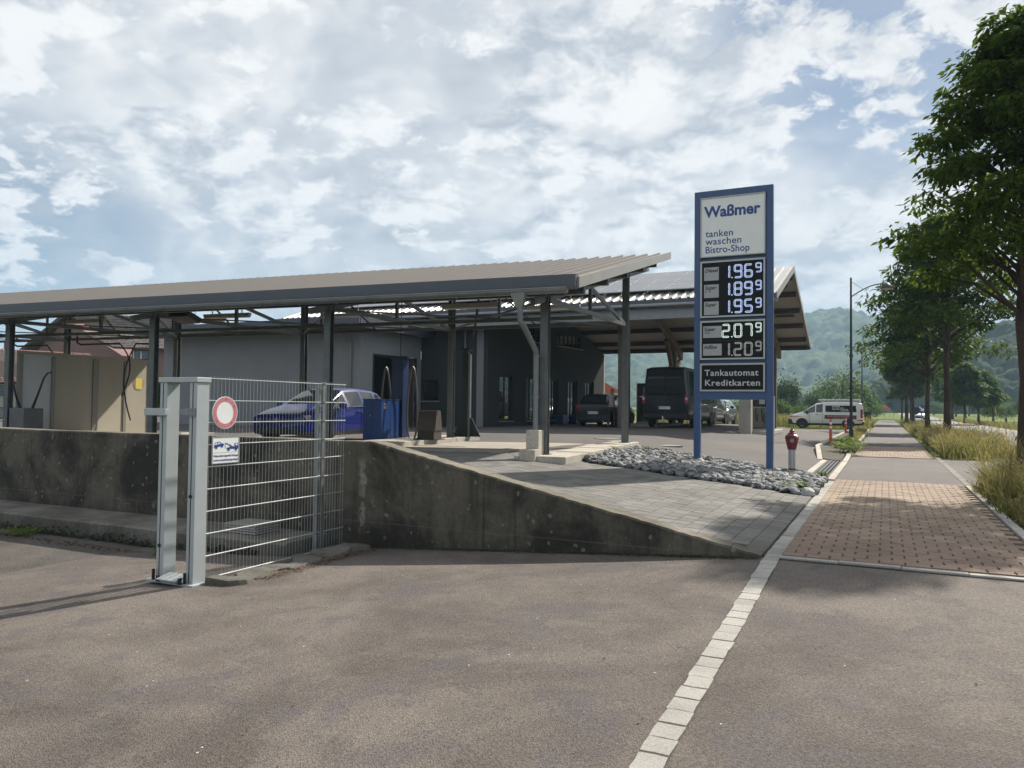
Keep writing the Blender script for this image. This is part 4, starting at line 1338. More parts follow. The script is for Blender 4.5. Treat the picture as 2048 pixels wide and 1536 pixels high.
# ================================================================== PRICE SIGN
SL, SRR, SPP = -3.41, -1.91, 15.3
st = thing('price_sign', 'tall blue fuel price sign on two legs in the stone bed', 'price sign', WX(-2.66, SPP, .45), RD)
def sb_box(name, s0, s1, z0, z1, f0, f1, mat, parent=None, bevel=0):
    m = MB(RD); m.box(SL + s0, SL + s1, SPP + f0, SPP + f1, z0, z1)
    return m.build(name, M[mat], parent or st, bevel=bevel)
for (a, b_) in ((0, .125), (1.375, 1.50)):
    lg = sb_box('leg', a, b_, .36, 5.93, 0, .12, 'signblue', bevel=.004)
    sb_box('base_flange', a - .04, b_ + .04, .40, .475, -.05, .17, 'signblue')
sb_box('top_beam', .125, 1.375, 5.80, 5.93, .002, .118, 'signblue')
sb_box('cross_bar', .125, 1.375, 1.80, 1.945, .002, .118, 'signblue')
sb_box('back_panel', .125, 1.375, 1.945, 5.80, .05, .10, 'signblue')
SX = (CR, -SR, 0)
def sface(s, z, f): return face_frame(WX(SL + s, SPP + f, z), SX)
def framed(name, s0, s1, z0, z1, face, frame, fw=.035):
    pn = sb_box(name, s0, s1, z0, z1, -.02, .05, face)
    m = MB(RD)
    for (a, b_, c, d) in ((s0, s1, z1 - fw, z1), (s0, s1, z0, z0 + fw), (s0, s0 + fw, z0 + fw, z1 - fw), (s1 - fw, s1, z0 + fw, z1 - fw)):
        m.box(SL + a, SL + b_, SPP - .035, SPP - .002, c, d)
    m.build('frame', M[frame], pn, bevel=.003)
    return pn
pn = framed('name_panel', .125, 1.36, 4.60, 5.79, 'white', 'alu', .02)
fpos = -.0215
put_text('Waßmer', .30, sface(.205, 5.40, fpos), M['textblue'], pn, width=1.08, bold=.034, depth=.001)
put_text('tanken', .19, sface(.225, 5.005, fpos), M['textblue'], pn, width=.53, bold=.010, depth=.001, spacing=1.05)
put_text('waschen', .19, sface(.225, 4.85, fpos), M['textblue'], pn, width=.69, bold=.010, depth=.001, spacing=1.05)
put_text('Bistro-Shop', .19, sface(.215, 4.685, fpos), M['textblue'], pn, width=.84, bold=.012, depth=.001, spacing=1.02)
pa = framed('price_panel', .125, 1.36, 3.405, 4.525, 'panelblack', 'alu')
pb = framed('price_panel', .125, 1.36, 2.575, 3.345, 'panelblack', 'alu')
pc = framed('notice_panel', .125, 1.36, 1.955, 2.505, 'panelblack', 'alu')
put_text('Tankautomat', .165, sface(.215, 2.265, fpos), M['textgrey'], pc, width=1.02, bold=.016, depth=.001, spacing=1.1)
put_text('Kreditkarten', .165, sface(.215, 2.07, fpos), M['textgrey'], pc, width=1.04, bold=.016, depth=.001, spacing=1.1)

SEG = {'0': 'abcdef', '1': 'bc', '2': 'abged', '3': 'abgcd', '4': 'fgbc', '5': 'afgcd', '6': 'afgedc', '7': 'abc', '8': 'abcdefg', '9': 'abfgcd'}
def digit(m, ch, x, z, w, h, t):
    """seven-segment digit, each segment an outline of two thin bars"""
    g = t * .55
    def seg(x0, z0, x1, z1):
        dx, dz = x1 - x0, z1 - z0; L = sqrt(dx * dx + dz * dz); ux, uz = dx / L, dz / L; nx, nz = -uz, ux
        hw = t / 2; lw = t * .21
        x0 += ux * g; z0 += uz * g; x1 -= ux * g; z1 -= uz * g
        for s in (-1, 1):
            a = Vector((x0 + nx * s * hw, z0 + nz * s * hw, 0)); b = Vector((x1 + nx * s * hw, z1 + nz * s * hw, 0))
            o = Vector((nx, nz, 0)) * lw
            m.prism([a - o, b - o, b + o, a + o], (0, 0, .002))
        for (ex, ez, sg) in ((x0, z0, -1), (x1, z1, 1)):
            tip = Vector((ex + ux * sg * t * .45, ez + uz * sg * t * .45, 0))
            for s in (-1, 1):
                q = Vector((ex + nx * s * hw, ez + nz * s * hw, 0)); o = Vector((ux, uz, 0)) * lw
                m.prism([q - o, q + o, tip + o, tip - o], (0, 0, .002))
    pts = {'a': (x, z + h, x + w, z + h), 'b': (x + w, z + h, x + w, z + h / 2), 'c': (x + w, z + h / 2, x + w, z), 'd': (x, z, x + w, z),
           'e': (x, z, x, z + h / 2), 'f': (x, z + h / 2, x, z + h), 'g': (x, z + h / 2, x + w, z + h / 2)}
    for c in (SEG[ch] if ch in SEG else ch[1:]): seg(*pts[c])


def price(parent, txt, z, mat, segs=None):
    F = sface(0, z, -.0215)
    xs = {0: .56 + .13, 1: .82, 2: 1.0}
    big = [txt[0], txt[2], txt[3]]
    for i, ch in enumerate(big):
        m = MB(F)
        digit(m, segs[i] if segs else ch, (.56, .79, .985)[i], 0, .125, .235, .024)
        m.build('digit', M[mat], parent)
    m = MB(F); m.cyl((.738, .0, 0), (.738, .0, .002), .012, n=8); m.build('decimal_point', M[mat], parent)
    m = MB(F); digit(m, segs[3] if segs else txt[4], 1.19, .085, .09, .165, .018); m.build('digit', M[mat], parent)


def grade(parent, s0, s1, z0, z1, l1, l2=None, mat='tagwhite'):
    g_ = sb_box('grade_tag', s0, s1, z0, z1, -.024, -.015, mat, parent)
    put_text(l1, .10, sface(s0 + .015, z1 - .095, -.0245), M['panelblack'], g_, depth=.0006, shear=.25, bold=.02, width=.255 if len(l1) > 5 else .225)
    if l2: put_text(l2, .06, sface(s0 + .02, z1 - .155, -.0245), M['panelblack'], g_, depth=.0006, shear=.25, width=.11)
price(pa, '1.969', 4.175, 'led'); price(pa, '1.899', 3.835, 'led'); price(pa, '1.959', 3.495, 'led')
grade(pa, .20, .485, 4.14, 4.40, 'Diesel'); grade(pa, .20, .485, 3.80, 4.06, 'Super', 'E 10'); grade(pa, .20, .485, 3.46, 3.725, 'Super')
price(pb, '2.079', 3.02, 'led2'); grade(pb, .185, .545, 3.01, 3.24, 'Super', 'Plus')
price(pb, '1.209', 2.66, 'led3', ['xbc', 'xabged', 'xabcdef', 'xabfgcd']); grade(pb, .185, .545, 2.66, 2.89, 'AdBlue')
sb_box('divider', .16, 1.325, 2.945, 2.955, -.026, -.018, 'black', pb)

# ================================================================== HYDRANT
hy = thing('fire_hydrant', 'red topped fire hydrant with steel barrel in the stones', 'hydrant', W(-1.62, 15.78, .02))
c = W(-1.62, 15.78, .02)
m = MB(); m.lathe([(.085, 0), (.085, .03), (.115, .035), (.115, .07), (.07, .08), (.07, .12)], 20, c=c); m.build('foot', M['hydred'], hy, smooth=True)
m = MB(); m.lathe([(.065, .08), (.065, .52)], 20, c=c); m.build('barrel', M['alu'], hy, smooth=True)
m = MB(); m.lathe([(.075, .48), (.082, .50), (.115, .64), (.128, .70), (.128, .73), (.118, .735), (.118, .75), (.09, .775), (.075, .78), (.075, .80), (.045, .81), (.045, .85), (.025, .86), (.022, .885)], 20, c=c); m.build('head', M['hydred'], hy, smooth=True)
m = MB(); cc = c + Vector((0, 0, .655)); d = Vector((-.32, -.95, 0)).normalized()
m.cyl(cc + d * .09, cc + d * .125, .052, n=20); m.build('outlet_ring', M['hydred'], hy)
m = MB(); m.cyl(cc + d * .12, cc + d * .142, .038, n=16); m.cyl(cc + d * .14, cc + d * .155, .014, n=6); m.build('outlet_cap', M['zinc'], hy)
m = MB(); m.cyl(c + Vector((0, 0, .50)), c + Vector((0, 0, .505)), .084, n=20); m.build('collar', M['black'], hy)

# ================================================================== LAMP POSTS, BOLLARDS
def lamp_post(r, p, H, label, group='street lamps along the road', side=1, base=True, arm=1.25):
    g0 = W(r, p)
    t = thing('street_lamp', label, 'street lamp', g0, RD, group)
    m = MB(); m.tube([g0, g0 + Vector((0, 0, H * .35)), g0 + Vector((0, 0, H))], [.062, .055, .038], 10); m.build('pole', M['darksteel'], t)
    m = MB(); m.cyl(g0, g0 + Vector((0, 0, .55)), .085, n=10); m.cyl(g0 + Vector((0, 0, H * .52)), g0 + Vector((0, 0, H * .52 + .12)), .07, n=10); m.cyl(g0 + Vector((0, 0, H)), g0 + Vector((0, 0, H + .07)), .05, .01, n=8); m.build('sleeve', M['darksteel'], t)
    u = Vector((CR * side, -SR * side, 0))
    pts = []
    for k in range(9):
        a = k / 8; pts.append(g0 + Vector((0, 0, H - .75)) + u * (arm * a) + Vector((0, 0, .48 * sin(a * pi * .55) )))
    ar = MB(); ar.tube(pts, .024, 8); ar.tube([g0 + Vector((0, 0, H - .1)), pts[3]], .008, 5); ar.build('arm', M['darksteel'], t)
    hd = pts[-1]
    m = MB(); m.lathe([(.03, .03), (.07, 0.02), (.16, -.05), (.235, -.15), (.25, -.19), (.24, -.2)], 18, c=hd + u * .08); hh = m.build('lamp_head', M['darksteel'], t, smooth=True)
    m = MB(); m.lathe([(.225, -.195), (.15, -.235), (.03, -.25)], 16, c=hd + u * .08); m.build('diffuser', M['lamp'], hh, smooth=True)
    return t


lamp_post(-1.25, 34.6, 6.75, 'tall curved arm street lamp nearest the footpath kerb')
lamp_post(-1.75, 72, 7.0, 'second street lamp beyond the white van')
lamp_post(-13, 104, 7.0, 'slim street lamp standing before the big round tree')
lamp_post(10.6, 66, 7.0, 'slim street lamp across the road by the meadow', side=-1)


def bollard(r, p, lab):
    g0 = W(r, p); t = thing('bollard', lab, 'bollard', g0, RD, 'red and white flexible bollards')
    m = MB(); m.lathe([(.11, 0), (.11, .03), (.055, .06), (.05, .35), (.045, .9), (.03, .93)], 12, c=g0); m.build('body', M['orange'], t, smooth=True)
    for z in (.58, .74): m = MB(); m.lathe([(.0505, z), (.0505, z + .085)], 12, c=g0); m.build('band', M['white'], t)
bollard(-1.85, 31.5, 'red and white flexible bollard left of the lamp post')
bollard(-1.85, 44.0, 'red and white flexible bollard half hidden behind the lamp post')

# ================================================================== WASH CANOPY
A_R, A_L = -3.71, -33.0
NE = 20.75
def rz(n): return 3.82 + .2455 * (n - 12.8)
ct = thing('wash_canopy', 'long self service wash canopy with beige ribbed lean to roof', 'canopy', CA(-14, 16, .65), WS)
pitch = .34; pw_ = pitch * 3
npan = int((A_R - A_L) / pw_)
def pan_mesh():
    m = MB(); prof = []
    for k in range(3):
        x = k * pitch
        prof += [(x, 0), (x + .27, 0), (x + .274, .055), (x + .326, .055), (x + .33, 0)]
    prof.append((pw_, 0))
    n0, n1 = 12.78, NE
    vs = []; fs = []
    for (x, h) in prof:
        vs += [(x, n0, rz(n0) + h), (x, n1, rz(n1) + h), (x, n0, rz(n0) + h - .012), (x, n1, rz(n1) + h - .012)]
    for i in range(len(prof) - 1):
        a = 4 * i; b_ = a + 4
        fs += [(a, b_, b_ + 1, a + 1), (a + 2, a + 3, b_ + 3, b_ + 2), (a, a + 2, b_ + 2, b_), (a + 1, b_ + 1, b_ + 3, a + 3)]
    me = mesh_of('roof_sheet', vs, fs, M['roofmetal']); return me
pm = pan_mesh(); inv = mat_of(ct).inverted()
for i in range(npan):
    o = bpy.data.objects.new('roof_sheet', pm); COL.objects.link(o); o.parent = ct
    o.matrix_basis = inv @ WS @ Matrix.Translation((A_R - (i + 1) * pw_, 0, 0))
# screws on the sheets
m = MB(WS)
for i in range(26):
    for n in (13.4, 15.1, 16.9, 18.7, 20.3):
        a = A_R - .45 - i * pitch * 2.9
        m.box(a - .012, a + .012, n - .012, n + .012, rz(n) + .0, rz(n) + .012)
s_ = m.build('screws', M['wire'], ct); s_['kind'] = 'stuff'
for n in (13.35, 15.1, 16.9, 18.7, 20.35):
    m = MB(WS); m.beam((A_R - .04, n, rz(n) - .19), (A_L, n, rz(n) - .19), .12, .22); m.build('purlin', M['steel'], ct)
def verge(a, mat):
    m = MB(WS); a2 = a + .24; pts = [(a, 12.74, rz(12.74) - .13), (a2, NE + .02, rz(NE) - .13), (a2, NE + .02, rz(NE) + .065), (a, 12.74, rz(12.74) + .065)]
    m.prism(pts, (.035, 0, 0)); m.build('verge_board', M[mat], ct)
verge(A_R, 'verge')
m = MB(WS); m.prism([(A_R - .01, 12.8, rz(12.8)), (A_R + .24, NE, rz(NE)), (A_R - .01, NE, rz(NE))], (0, 0, -.012)); m.build('verge_filler', M['roofmetal'], ct)
m = MB(WS); m.prism([(A_R, 12.62, 3.70), (A_R, 12.62, 3.90), (A_R, 12.80, 3.92), (A_R, 12.80, 3.66)], (A_L - A_R, 0, 0)); m.build('eaves_flashing', M['flash'], ct)
m = MB(WS); vs = []; fs = []
for i, a in enumerate((A_R - .12, A_L)):
    for k in range(9):
        th = pi * k / 8; vs.append((a, 12.53 + .088 * cos(th), 3.645 - .088 * sin(th)))
    for k in range(9):
        th = pi * (8 - k) / 8; vs.append((a, 12.53 + .080 * cos(th), 3.645 - .080 * sin(th)))
for k in range(18): j = (k + 1) % 18; fs.append((k, j, 18 + j, 18 + k))
m.add(vs, fs); m.add(vs[:18], [tuple(range(18))]); m.cyl((A_R - .12, 12.435, 3.65), (A_L, 12.435, 3.65), .011, n=6)
gu = m.build('gutter', M['zinc'], ct)
m = MB(WS); m.prism([(A_R - .125, 12.45, 3.645), (A_R - .125, 12.47, 3.58), (A_R - .125, 12.53, 3.555), (A_R - .125, 12.59, 3.58), (A_R - .125, 12.61, 3.645)], (.01, 0, 0)); m.build('end_cap', M['zinc'], gu)
gbk = MB(WS)
gbk.tube([(0, 12.53 + .094 * cos(pi * k / 8), 3.645 - .094 * sin(pi * k / 8)) for k in range(9)], .008, 5); 
gb0 = gbk.build('bracket', M['zinc'], gu); gb0.location = gb0.location
base_loc = gb0.matrix_basis.copy()
inv2 = mat_of(gu).inverted()
for i in range(34):
    a = A_R - .5 - i * .85
    o = gb0 if i == 0 else gb0.copy()
    if i: COL.objects.link(o)
    o.location = (a, 0, 0)
m = MB(WS); m.beam((A_R - .2, 12.66, 3.60), (A_L, 12.66, 3.60), .10, .12); m.build('eaves_beam', M['darksteel'], ct)


def hbeam(m, p0, p1, w, d, t=.014, ax=(1, 0, 0)):
    """steel H section between p0 and p1; flanges stand off along ax"""
    p0, p1 = Vector(p0), Vector(p1); dr = (p1 - p0).normalized(); ax = Vector(ax); ax = (ax - dr * ax.dot(dr)).normalized(); sd = dr.cross(ax)
    def bar(c, wa, wb):
        vs = []
        for p in (p0, p1):
            for (s, u) in ((-1, -1), (1, -1), (1, 1), (-1, 1)): vs.append(p + c + ax * (s * wa / 2) + sd * (u * wb / 2))
        m.add(vs, [(3, 2, 1, 0), (4, 5, 6, 7), (0, 1, 5, 4), (1, 2, 6, 5), (2, 3, 7, 6), (3, 0, 4, 7)])
    bar(ax * (d / 2 - t / 2), t, w); bar(-ax * (d / 2 - t / 2), t, w); bar(Vector(), d - 2 * t, t * .7)


FRONT = [-4.54 - 4.73 * k for k in range(6)]
BACK = [-4.18 - 4.73 * k for k in range(6)]
for k, a in enumerate(FRONT):
    zb = zca(a, 13.5)
    m = MB(WS); hbeam(m, (a, 13.5, zb), (a, 13.5, rz(13.5) - .30), .15, .15, ax=(0, 1, 0)); o = m.build('column', M['steel'], ct)
    m = MB(WS); m.box(a - .12, a + .12, 13.38, 13.62, zb, zb + .12); m.build('foot_plate', M['darksteel'], o)
for k, a in enumerate(BACK):
    zb = zca(a, 18.63) + .10
    m = MB(WS); hbeam(m, (a, 18.63, zb), (a, 18.63, rz(18.63) - .28), .15, .15, ax=(0, 1, 0)); o = m.build('column', M['steel'], ct)
    m = MB(WS); m.box(a - .13, a + .13, 18.5, 18.76, zb, zb + .03)
    for (x, y) in ((-.1, -.1), (.1, -.1), (.1, .1), (-.1, .1)): m.cyl((a + x, 18.63 + y, zb + .03), (a + x, 18.63 + y, zb + .05), .012, n=6)
    m.build('foot_plate', M['darksteel'], o)
for k in range(6):
    af, ab = FRONT[k], BACK[k]
    def L(n, z): return (af + (ab - af) * (n - 13.5) / 5.13, n, z)
    m = MB(WS); m.beam(L(13.45, 3.62), L(18.6, 3.66), .08, .09); m.build('truss_chord', M['steel'], ct)
    m = MB(WS); m.beam(L(18.6, 3.66), L(15.9, rz(15.9) - .36), .06, .08); m.build('truss_diagonal', M['steel'], ct)
    m = MB(WS); m.beam(L(16.0, 3.64), L(16.0, rz(16.0) - .36), .07, .07, up=(0, 1, 0)); m.build('truss_strut', M['steel'], ct)
    m = MB(WS); m.beam(L(12.9, rz(12.9) - .36), L(20.6, rz(20.6) - .36), .09, .12); m.build('rafter', M['steel'], ct)
    if k < 5:
        m = MB(WS); m.beam(L(13.5, 3.60), (BACK[k + 1], 18.6, 3.66), .045, .045); m.build('brace', M['steel'], ct)
        m = MB(WS); m.beam((FRONT[k + 1], 13.5, 3.58), (ab, 18.6, 3.64), .03, .03); m.build('brace', M['steel'], ct)
for (n, z, w) in ((18.63, 3.69, .07), (16.0, 3.55, .06)):
    m = MB(WS); m.beam((A_R - .6 if n < 18 else BACK[0], n, z), (A_L, n, z), w, .08); m.build('rail', M['steel'], ct)
for a in [BACK[0] - 2.3 - 4.73 * k for k in range(5)]:
    m = MB(WS); m.beam((a, 16.0, 3.55), (a, 16.0, rz(16) - .3), .05, .05, up=(0, 1, 0)); m.build('hanger', M['steel'], ct)
    m = MB(WS); m.beam((a, 18.63, 3.69), (a - 1.6, 18.63, rz(18.6) - .2), .04, .04, up=(0, 1, 0)); m.build('brace', M['steel'], ct)

# downpipe with funnel at the right end
m = MB(WS)
aD = A_R - .98
m.add([(aD - .16, 12.46, 3.60), (aD + .12, 12.46, 3.60), (aD + .12, 12.62, 3.60), (aD - .16, 12.62, 3.60), (aD - .06, 12.50, 3.34), (aD + .05, 12.50, 3.34), (aD + .05, 12.60, 3.34), (aD - .06, 12.60, 3.34)],
      [(0, 1, 2, 3), (4, 7, 6, 5), (0, 4, 5, 1), (1, 5, 6, 2), (2, 6, 7, 3), (3, 7, 4, 0)])
fx = m.build('funnel', M['zincpipe'], ct)
m = MB(WS); zb = zca(-4.6, 13.3)
m.tube([(aD, 12.55, 3.40), (aD, 12.55, 3.12), (aD + .05, 12.65, 3.0), (-4.62, 13.22, 2.62), (-4.63, 13.26, 2.45), (-4.63, 13.27, zb + .5)], .052, 12); m.build('downpipe', M['zincpipe'], ct, smooth=True)
for z in (1.9, 1.15):
    m = MB(WS); m.cyl((-4.63, 13.27, zb + z), (-4.63, 13.27, zb + z + .03), .062, n=12); m.box(-4.65, -4.61, 13.3, 13.43, zb + z, zb + z + .025); m.build('pipe_clip', M['zincpipe'], ct)
m = MB(WS); m.box(-4.76, -4.52, 13.12, 13.42, zb - .03, zb + .56); m.box(-4.80, -4.50, 12.86, 13.12, zb - .03, zb + .22)
for (x, y) in ((-4.86, 12.98), (-4.42, 13.02)): m.cyl((x, y, zb - .03), (x, y, zb + .09), .09, .07, n=10)
m.build('downpipe_plinth', M['kerb'], ct, bevel=.008)

# wash floor slab
b = MB(WS); vs = []; fs = []
aa = lin(-33, -3.9, 30)
for a in aa:
    for k in range(7):
        n = 13.05 + 5.9 * k / 6; vs.append((a, n, zca(a, n) + .008))
for i in range(29):
    for k in range(6): fs.append((i * 7 + k, (i + 1) * 7 + k, (i + 1) * 7 + k + 1, i * 7 + k + 1))
b.add(vs, fs); fl = b.build('wash_floor', M['slab']); tag(fl, 'pale concrete wash bay floor under the canopy', None, kind='structure')
m = MB(WS)
for n in (13.6, 16.1):
    m.box(-33, -4.6, n - .012, n + .012, zca(-10, n) + .0095, zca(-10, n) + .0105)
m.build('floor_joint', M['joint'], fl)
for k in range(5):
    a = -4.3 - 4.73 * k; w = .34
    n0, n1 = (12.95, 19.25) if k == 0 else (13.9, 20.1)
    t = thing('bay_kerb', ('pale kerb island under the right end of the canopy', 'pale kerb island with the blue vacuum', 'kerb island left of the blue car', 'kerb island under the beige partition', 'kerb island at far left bay')[k], 'kerb island', CA(a, 16.5, zca(a, 16)), WS, 'kerb islands between the wash bays')
    m = MB(WS); nn = lin(n0, n1, 5)
    for (x, y) in zip(nn[:-1], nn[1:]):
        m2 = MB(WS); z0 = zca(a, (x + y) / 2); m2.box(a - w - (.5 if k == 1 else 0), a + w, x + .004, y - .004, z0 - .08, z0 + .125); m2.build('kerb_block', M['kerb'], t, bevel=.01)

# strip lamps
for i, (a, n, z, lab) in enumerate(((-7.3, 16.3, 3.95, 'tube lamp under the roof nearest the downpipe'), (-14.4, 16.3, 3.95, 'tube lamp above the front of the blue car'), (-6.5, 20.0, 4.35, 'rear tube lamp at the right end of the canopy'),
                                    (-13.2, 20.0, 4.35, 'rear tube lamp behind the central column'), (-18.5, 20.0, 4.35, 'rear tube lamp above the rendered hall wall'), (-19.5, 16.3, 3.95, 'tube lamp above the beige partition'))):
    t = thing('tube_lamp', lab, 'tube lamp', CA(a, n, z), WS, 'tube lamps under the wash canopy')
    m = MB(WS); m.box(a - .76, a + .76, n - .05, n + .05, z, z + .05); m.box(a - .5, a - .48, n - .01, n + .01, z + .05, z + .35); m.box(a + .5, a + .48, n - .01, n + .01, z + .05, z + .35); m.build('housing', M['lamp'], t)
    m = MB(WS); m.tube([(a - .74, n, z - .02), (a + .74, n, z - .02)], .055, 10); m.build('cover', M['lamp'], t, smooth=True)

# floodlight box at the eaves
m = MB(WS); m.prism([(-13.0, 12.9, 3.48), (-13.0, 13.25, 3.36), (-13.0, 13.3, 3.48), (-13.0, 12.95, 3.6)], (.55, 0, 0)); tag(m.build('floodlight', M['black'], None), 'black floodlight box under the gutter', 'floodlight')

# beige partition with equipment box
pt_ = thing('wash_partition', 'beige panelled partition wall between two wash bays', 'partition', CA(-18.7, 15.8, .6), WS)
zp = zca(-18.7, 16) + .1
ns = [13.75, 14.65, 15.95, 16.95, 17.85]
for i in range(4):
    m = MB(WS); m.box(-18.72, -18.66, ns[i] + .02, ns[i + 1] - .02, zp, 2.82); m.build('panel', M['greypanel' if i == 0 else 'beige'], pt_)
for i, n in enumerate(ns):
    m = MB(WS); w = .05 if i != 2 else .09
    m.box(-18.74, -18.63, n - w, n + w, zp - .02, 2.80 if i else 2.84); m.build('profile', M['profile'], pt_, bevel=.004)
m = MB(WS); m.box(-18.74, -18.63, 13.7, 17.9, 2.82, 2.90); m.build('top_rail', M['beige'], pt_)
m = MB(WS); m.box(-18.70, -18.22, 13.95, 14.60, zp - .01, zp + .02); m.build('foot_rail', M['profile'], pt_)
eb = thing('lance_box', 'grey steel lance holder box on the partition', 'equipment box', CA(-18.4, 13.9, zp), WS)
m = MB(WS); m.box(-18.62, -18.1, 13.45, 13.98, zp + .22, zp + .80); m.build('box', M['steel'], eb, bevel=.01)
for (a, s) in ((-18.55, -1), (-18.15, 1)):
    m = MB(WS); m.tube([(a, 13.7, zp + .76), (a + s * .20, 13.7, zp + 1.15), (a + s * .36, 13.72, zp + 1.55), (a + s * .45, 13.75, zp + 1.68), (a + s * .55, 13.8, zp + 1.70)], [.035, .026, .022, .022, .018], 8); m.build('lance', M['black'], eb, smooth=True)
Fm = face_frame(CA(-18.655, 17.45, 2.18), (SW, CW, 0))
yn = thing('wash_notice', 'yellow notice over a round sticker on the beige partition', 'notice', CA(-18.65, 17.45, 2.18), WS)
m = MB(Fm); m.cyl((0, 0, 0), (0, 0, .003), .20, n=28); m.build('sticker', M['sticker'], yn)
m = MB(Fm); m.box(-.12, .12, -.16, .17, .004, .008); m.build('sheet', M['yellow'], yn)
# overhead booms with hoses
def boom(a, n, hd, reach, drop, lab, sw=1):
    t = thing('wash_boom', lab, 'hose boom', CA(a, n, 3.5), WS, 'ceiling booms with wash hoses')
    m = MB(WS); m.tube([(a, n, 3.52), (a, n, 3.32), (a + sw * .15, n, 3.26), (a + sw * reach, n + .3, 3.30)], .028, 8); m.build('boom_arm', M['darksteel'], t, smooth=True)
    e = Vector((a + sw * reach, n + .3, 3.30)); pts = []
    for k in range(11):
        u = k / 10; pts.append(e + Vector((sw * .42 * sin(pi * u * .9), 0, -drop * u + .15 * sin(pi * u))))
    m = MB(WS); m.tube(pts, .02, 6); m.build('hose', M['black'], t, smooth=True)
boom(-19.7, 16.2, 0, 1.3, 1.5, 'ceiling boom with looping black hose above the partition')
boom(-17.0, 16.4, 0, 1.0, 2.2, 'ceiling boom with hose hanging beside the gate frame', -1)
boom(-22.3, 16.2, 0, 1.0, 1.5, 'ceiling boom with hose in the far left bay')
# lance stand between the bays
ls = thing('lance_stand', 'tall dark steel stand with gusset foot and hose on top', 'lance stand', CA(-8.78, 19.45, .78), WS)
zl = zca(-8.8, 19.4) + .12
m = MB(WS); m.box(-8.90, -8.77, 19.37, 19.53, zl, 3.16); m.build('stand_post', M['darksteel'], ls)
m = MB(WS); m.box(-8.765, -8.70, 19.40, 19.50, zl, 3.05); m.build('conduit', M['zincpipe'], ls)
m = MB(WS); m.prism([(-9.25, 19.44, zl), (-8.38, 19.44, zl), (-8.66, 19.44, zl + .52), (-8.92, 19.44, zl + .52)], (0, .02, 0)); m.build('gusset', M['darksteel'], ls)
m = MB(WS); m.box(-8.98, -8.70, 19.35, 19.55, 3.16, 3.22); m.tube([(-8.72, 19.45, 3.2), (-8.62, 19.4, 3.42), (-8.35, 19.0, 4.1), (-8.2, 18.8, 4.6)], .035, 8); m.build('swivel_arm', M['black'], ls, smooth=True)
m = MB(WS); m.tube([(-9.0, 18.75, 1.95), (-9.02, 18.72, 1.75), (-8.95, 18.7, 1.3), (-8.85, 18.9, .9)], .012, 6); m.cyl((-9.02, 18.72, 1.78), (-9.0, 18.70, 1.98), .05, n=8); m.build('hose', M['black'], ls, smooth=True)

# slatted mat beater
mt = thing('mat_beater', 'brown slatted floor mat stand on the kerb island', 'mat stand', CA(-8.8, 17.2, .78), WS)
zm = zca(-8.8, 17.2) + .125
for k in range(11):
    a = -9.03 + k * .043
    m = MB(WS); m.add([(a, 16.98, zm), (a + .03, 16.98, zm), (a + .03, 17.42, zm), (a, 17.42, zm), (a, 17.08, zm + .72), (a + .03, 17.08, zm + .72), (a + .03, 17.32, zm + .72), (a, 17.32, zm + .72)],
                      [(3, 2, 1, 0), (4, 5, 6, 7), (0, 1, 5, 4), (1, 2, 6, 5), (2, 3, 7, 6), (3, 0, 4, 7)]); m.build('slat', M['brown'], mt)
m = MB(WS); m.prism([(-9.05, 17.0, zm + .22), (-9.05, 17.4, zm + .22), (-9.05, 17.31, zm + .70), (-9.05, 17.09, zm + .70)], (.50, 0, 0)); m.build('body', M['brown'], mt)
m = MB(WS); m.box(-9.1, -8.5, 16.93, 17.47, zm - .005, zm + .02); m.build('foot', M['darksteel'], mt)

# blue vacuum station
vt = thing('vacuum_station', 'blue vacuum cabinet with tall column and looping hoses', 'vacuum', CA(-10, 17, .7), WS)
zv = zca(-10, 17)
bx0, bx1, by0, by1 = -10.51, -9.98, 16.85, 17.80
m = MB(WS); m.box(bx0, bx1, by0, by1, zv, 1.75); m.build('cabinet', M['boxblue'], vt, bevel=.008)
m = MB(WS); m.box(bx0 - .01, bx1 + .01, by0 - .01, by1 + .01, 1.75, 1.77); m.build('lid', M['darksteel'], vt)
Fm = face_frame(CA(bx1 + .002, 16.98, 1.64), (SW, CW, 0))
m = MB(WS); m.box(-10.27, -9.93, 17.83, 18.15, zv, 2.86); m.build('column', M['boxblue_shaded'], vt, bevel=.01)
m = MB(WS); m.box(-10.33, -9.80, 17.77, 18.2, 2.86, 2.91); m.build('cap', M['darksteel'], vt)
m = MB(WS); m.cyl((-10.1, 18.0, 2.9), (-10.1, 18.0, rz(18.0) - .2), .012, n=6); m.build('supply_rod', M['rust'], vt)
def loop(a, n, s, lab=None):
    pts = []
    for k in range(25):
        u = k / 24 * 2 * pi
        pts.append((a + s * (.22 + .17 * cos(u) * (1 - .3 * sin(u)) + .06 * sin(u / 2)), n, 1.75 + .88 * sin(u) - (.16 if sin(u) < -.5 else 0)))
    m = MB(WS); m.tube(pts, .028, 8, caps=False); m.build('hose', M['hose'], vt, smooth=True)
loop(-9.93, 17.9, 1); loop(-10.27, 18.0, -1)
m = MB(WS); m.box(bx0 + .262, bx0 + .268, by0 - .004, by0 + .01, zv + .03, 1.74); m.box(bx1 - .004, bx1 + .004, by0 + .47, by0 + .476, zv + .03, 1.74); m.build('door_seam', M['black'], vt)
m = MB(WS); m.box(bx1 - .002, bx1 + .008, by0 + .10, by0 + .26, 1.52, 1.66); o = m.build('coin_panel', M['zinc'], vt, bevel=.003)
m = MB(WS); m.box(bx1 + .008, bx1 + .012, by0 + .13, by0 + .20, 1.60, 1.63); m.build('coin_slot', M['black'], o)
m = MB(WS); m.cyl((bx0 + .22, by0 - .02, 1.35), (bx0 + .22, by0, 1.35), .018, n=10); m.build('door_lock', M['zinc'], vt)
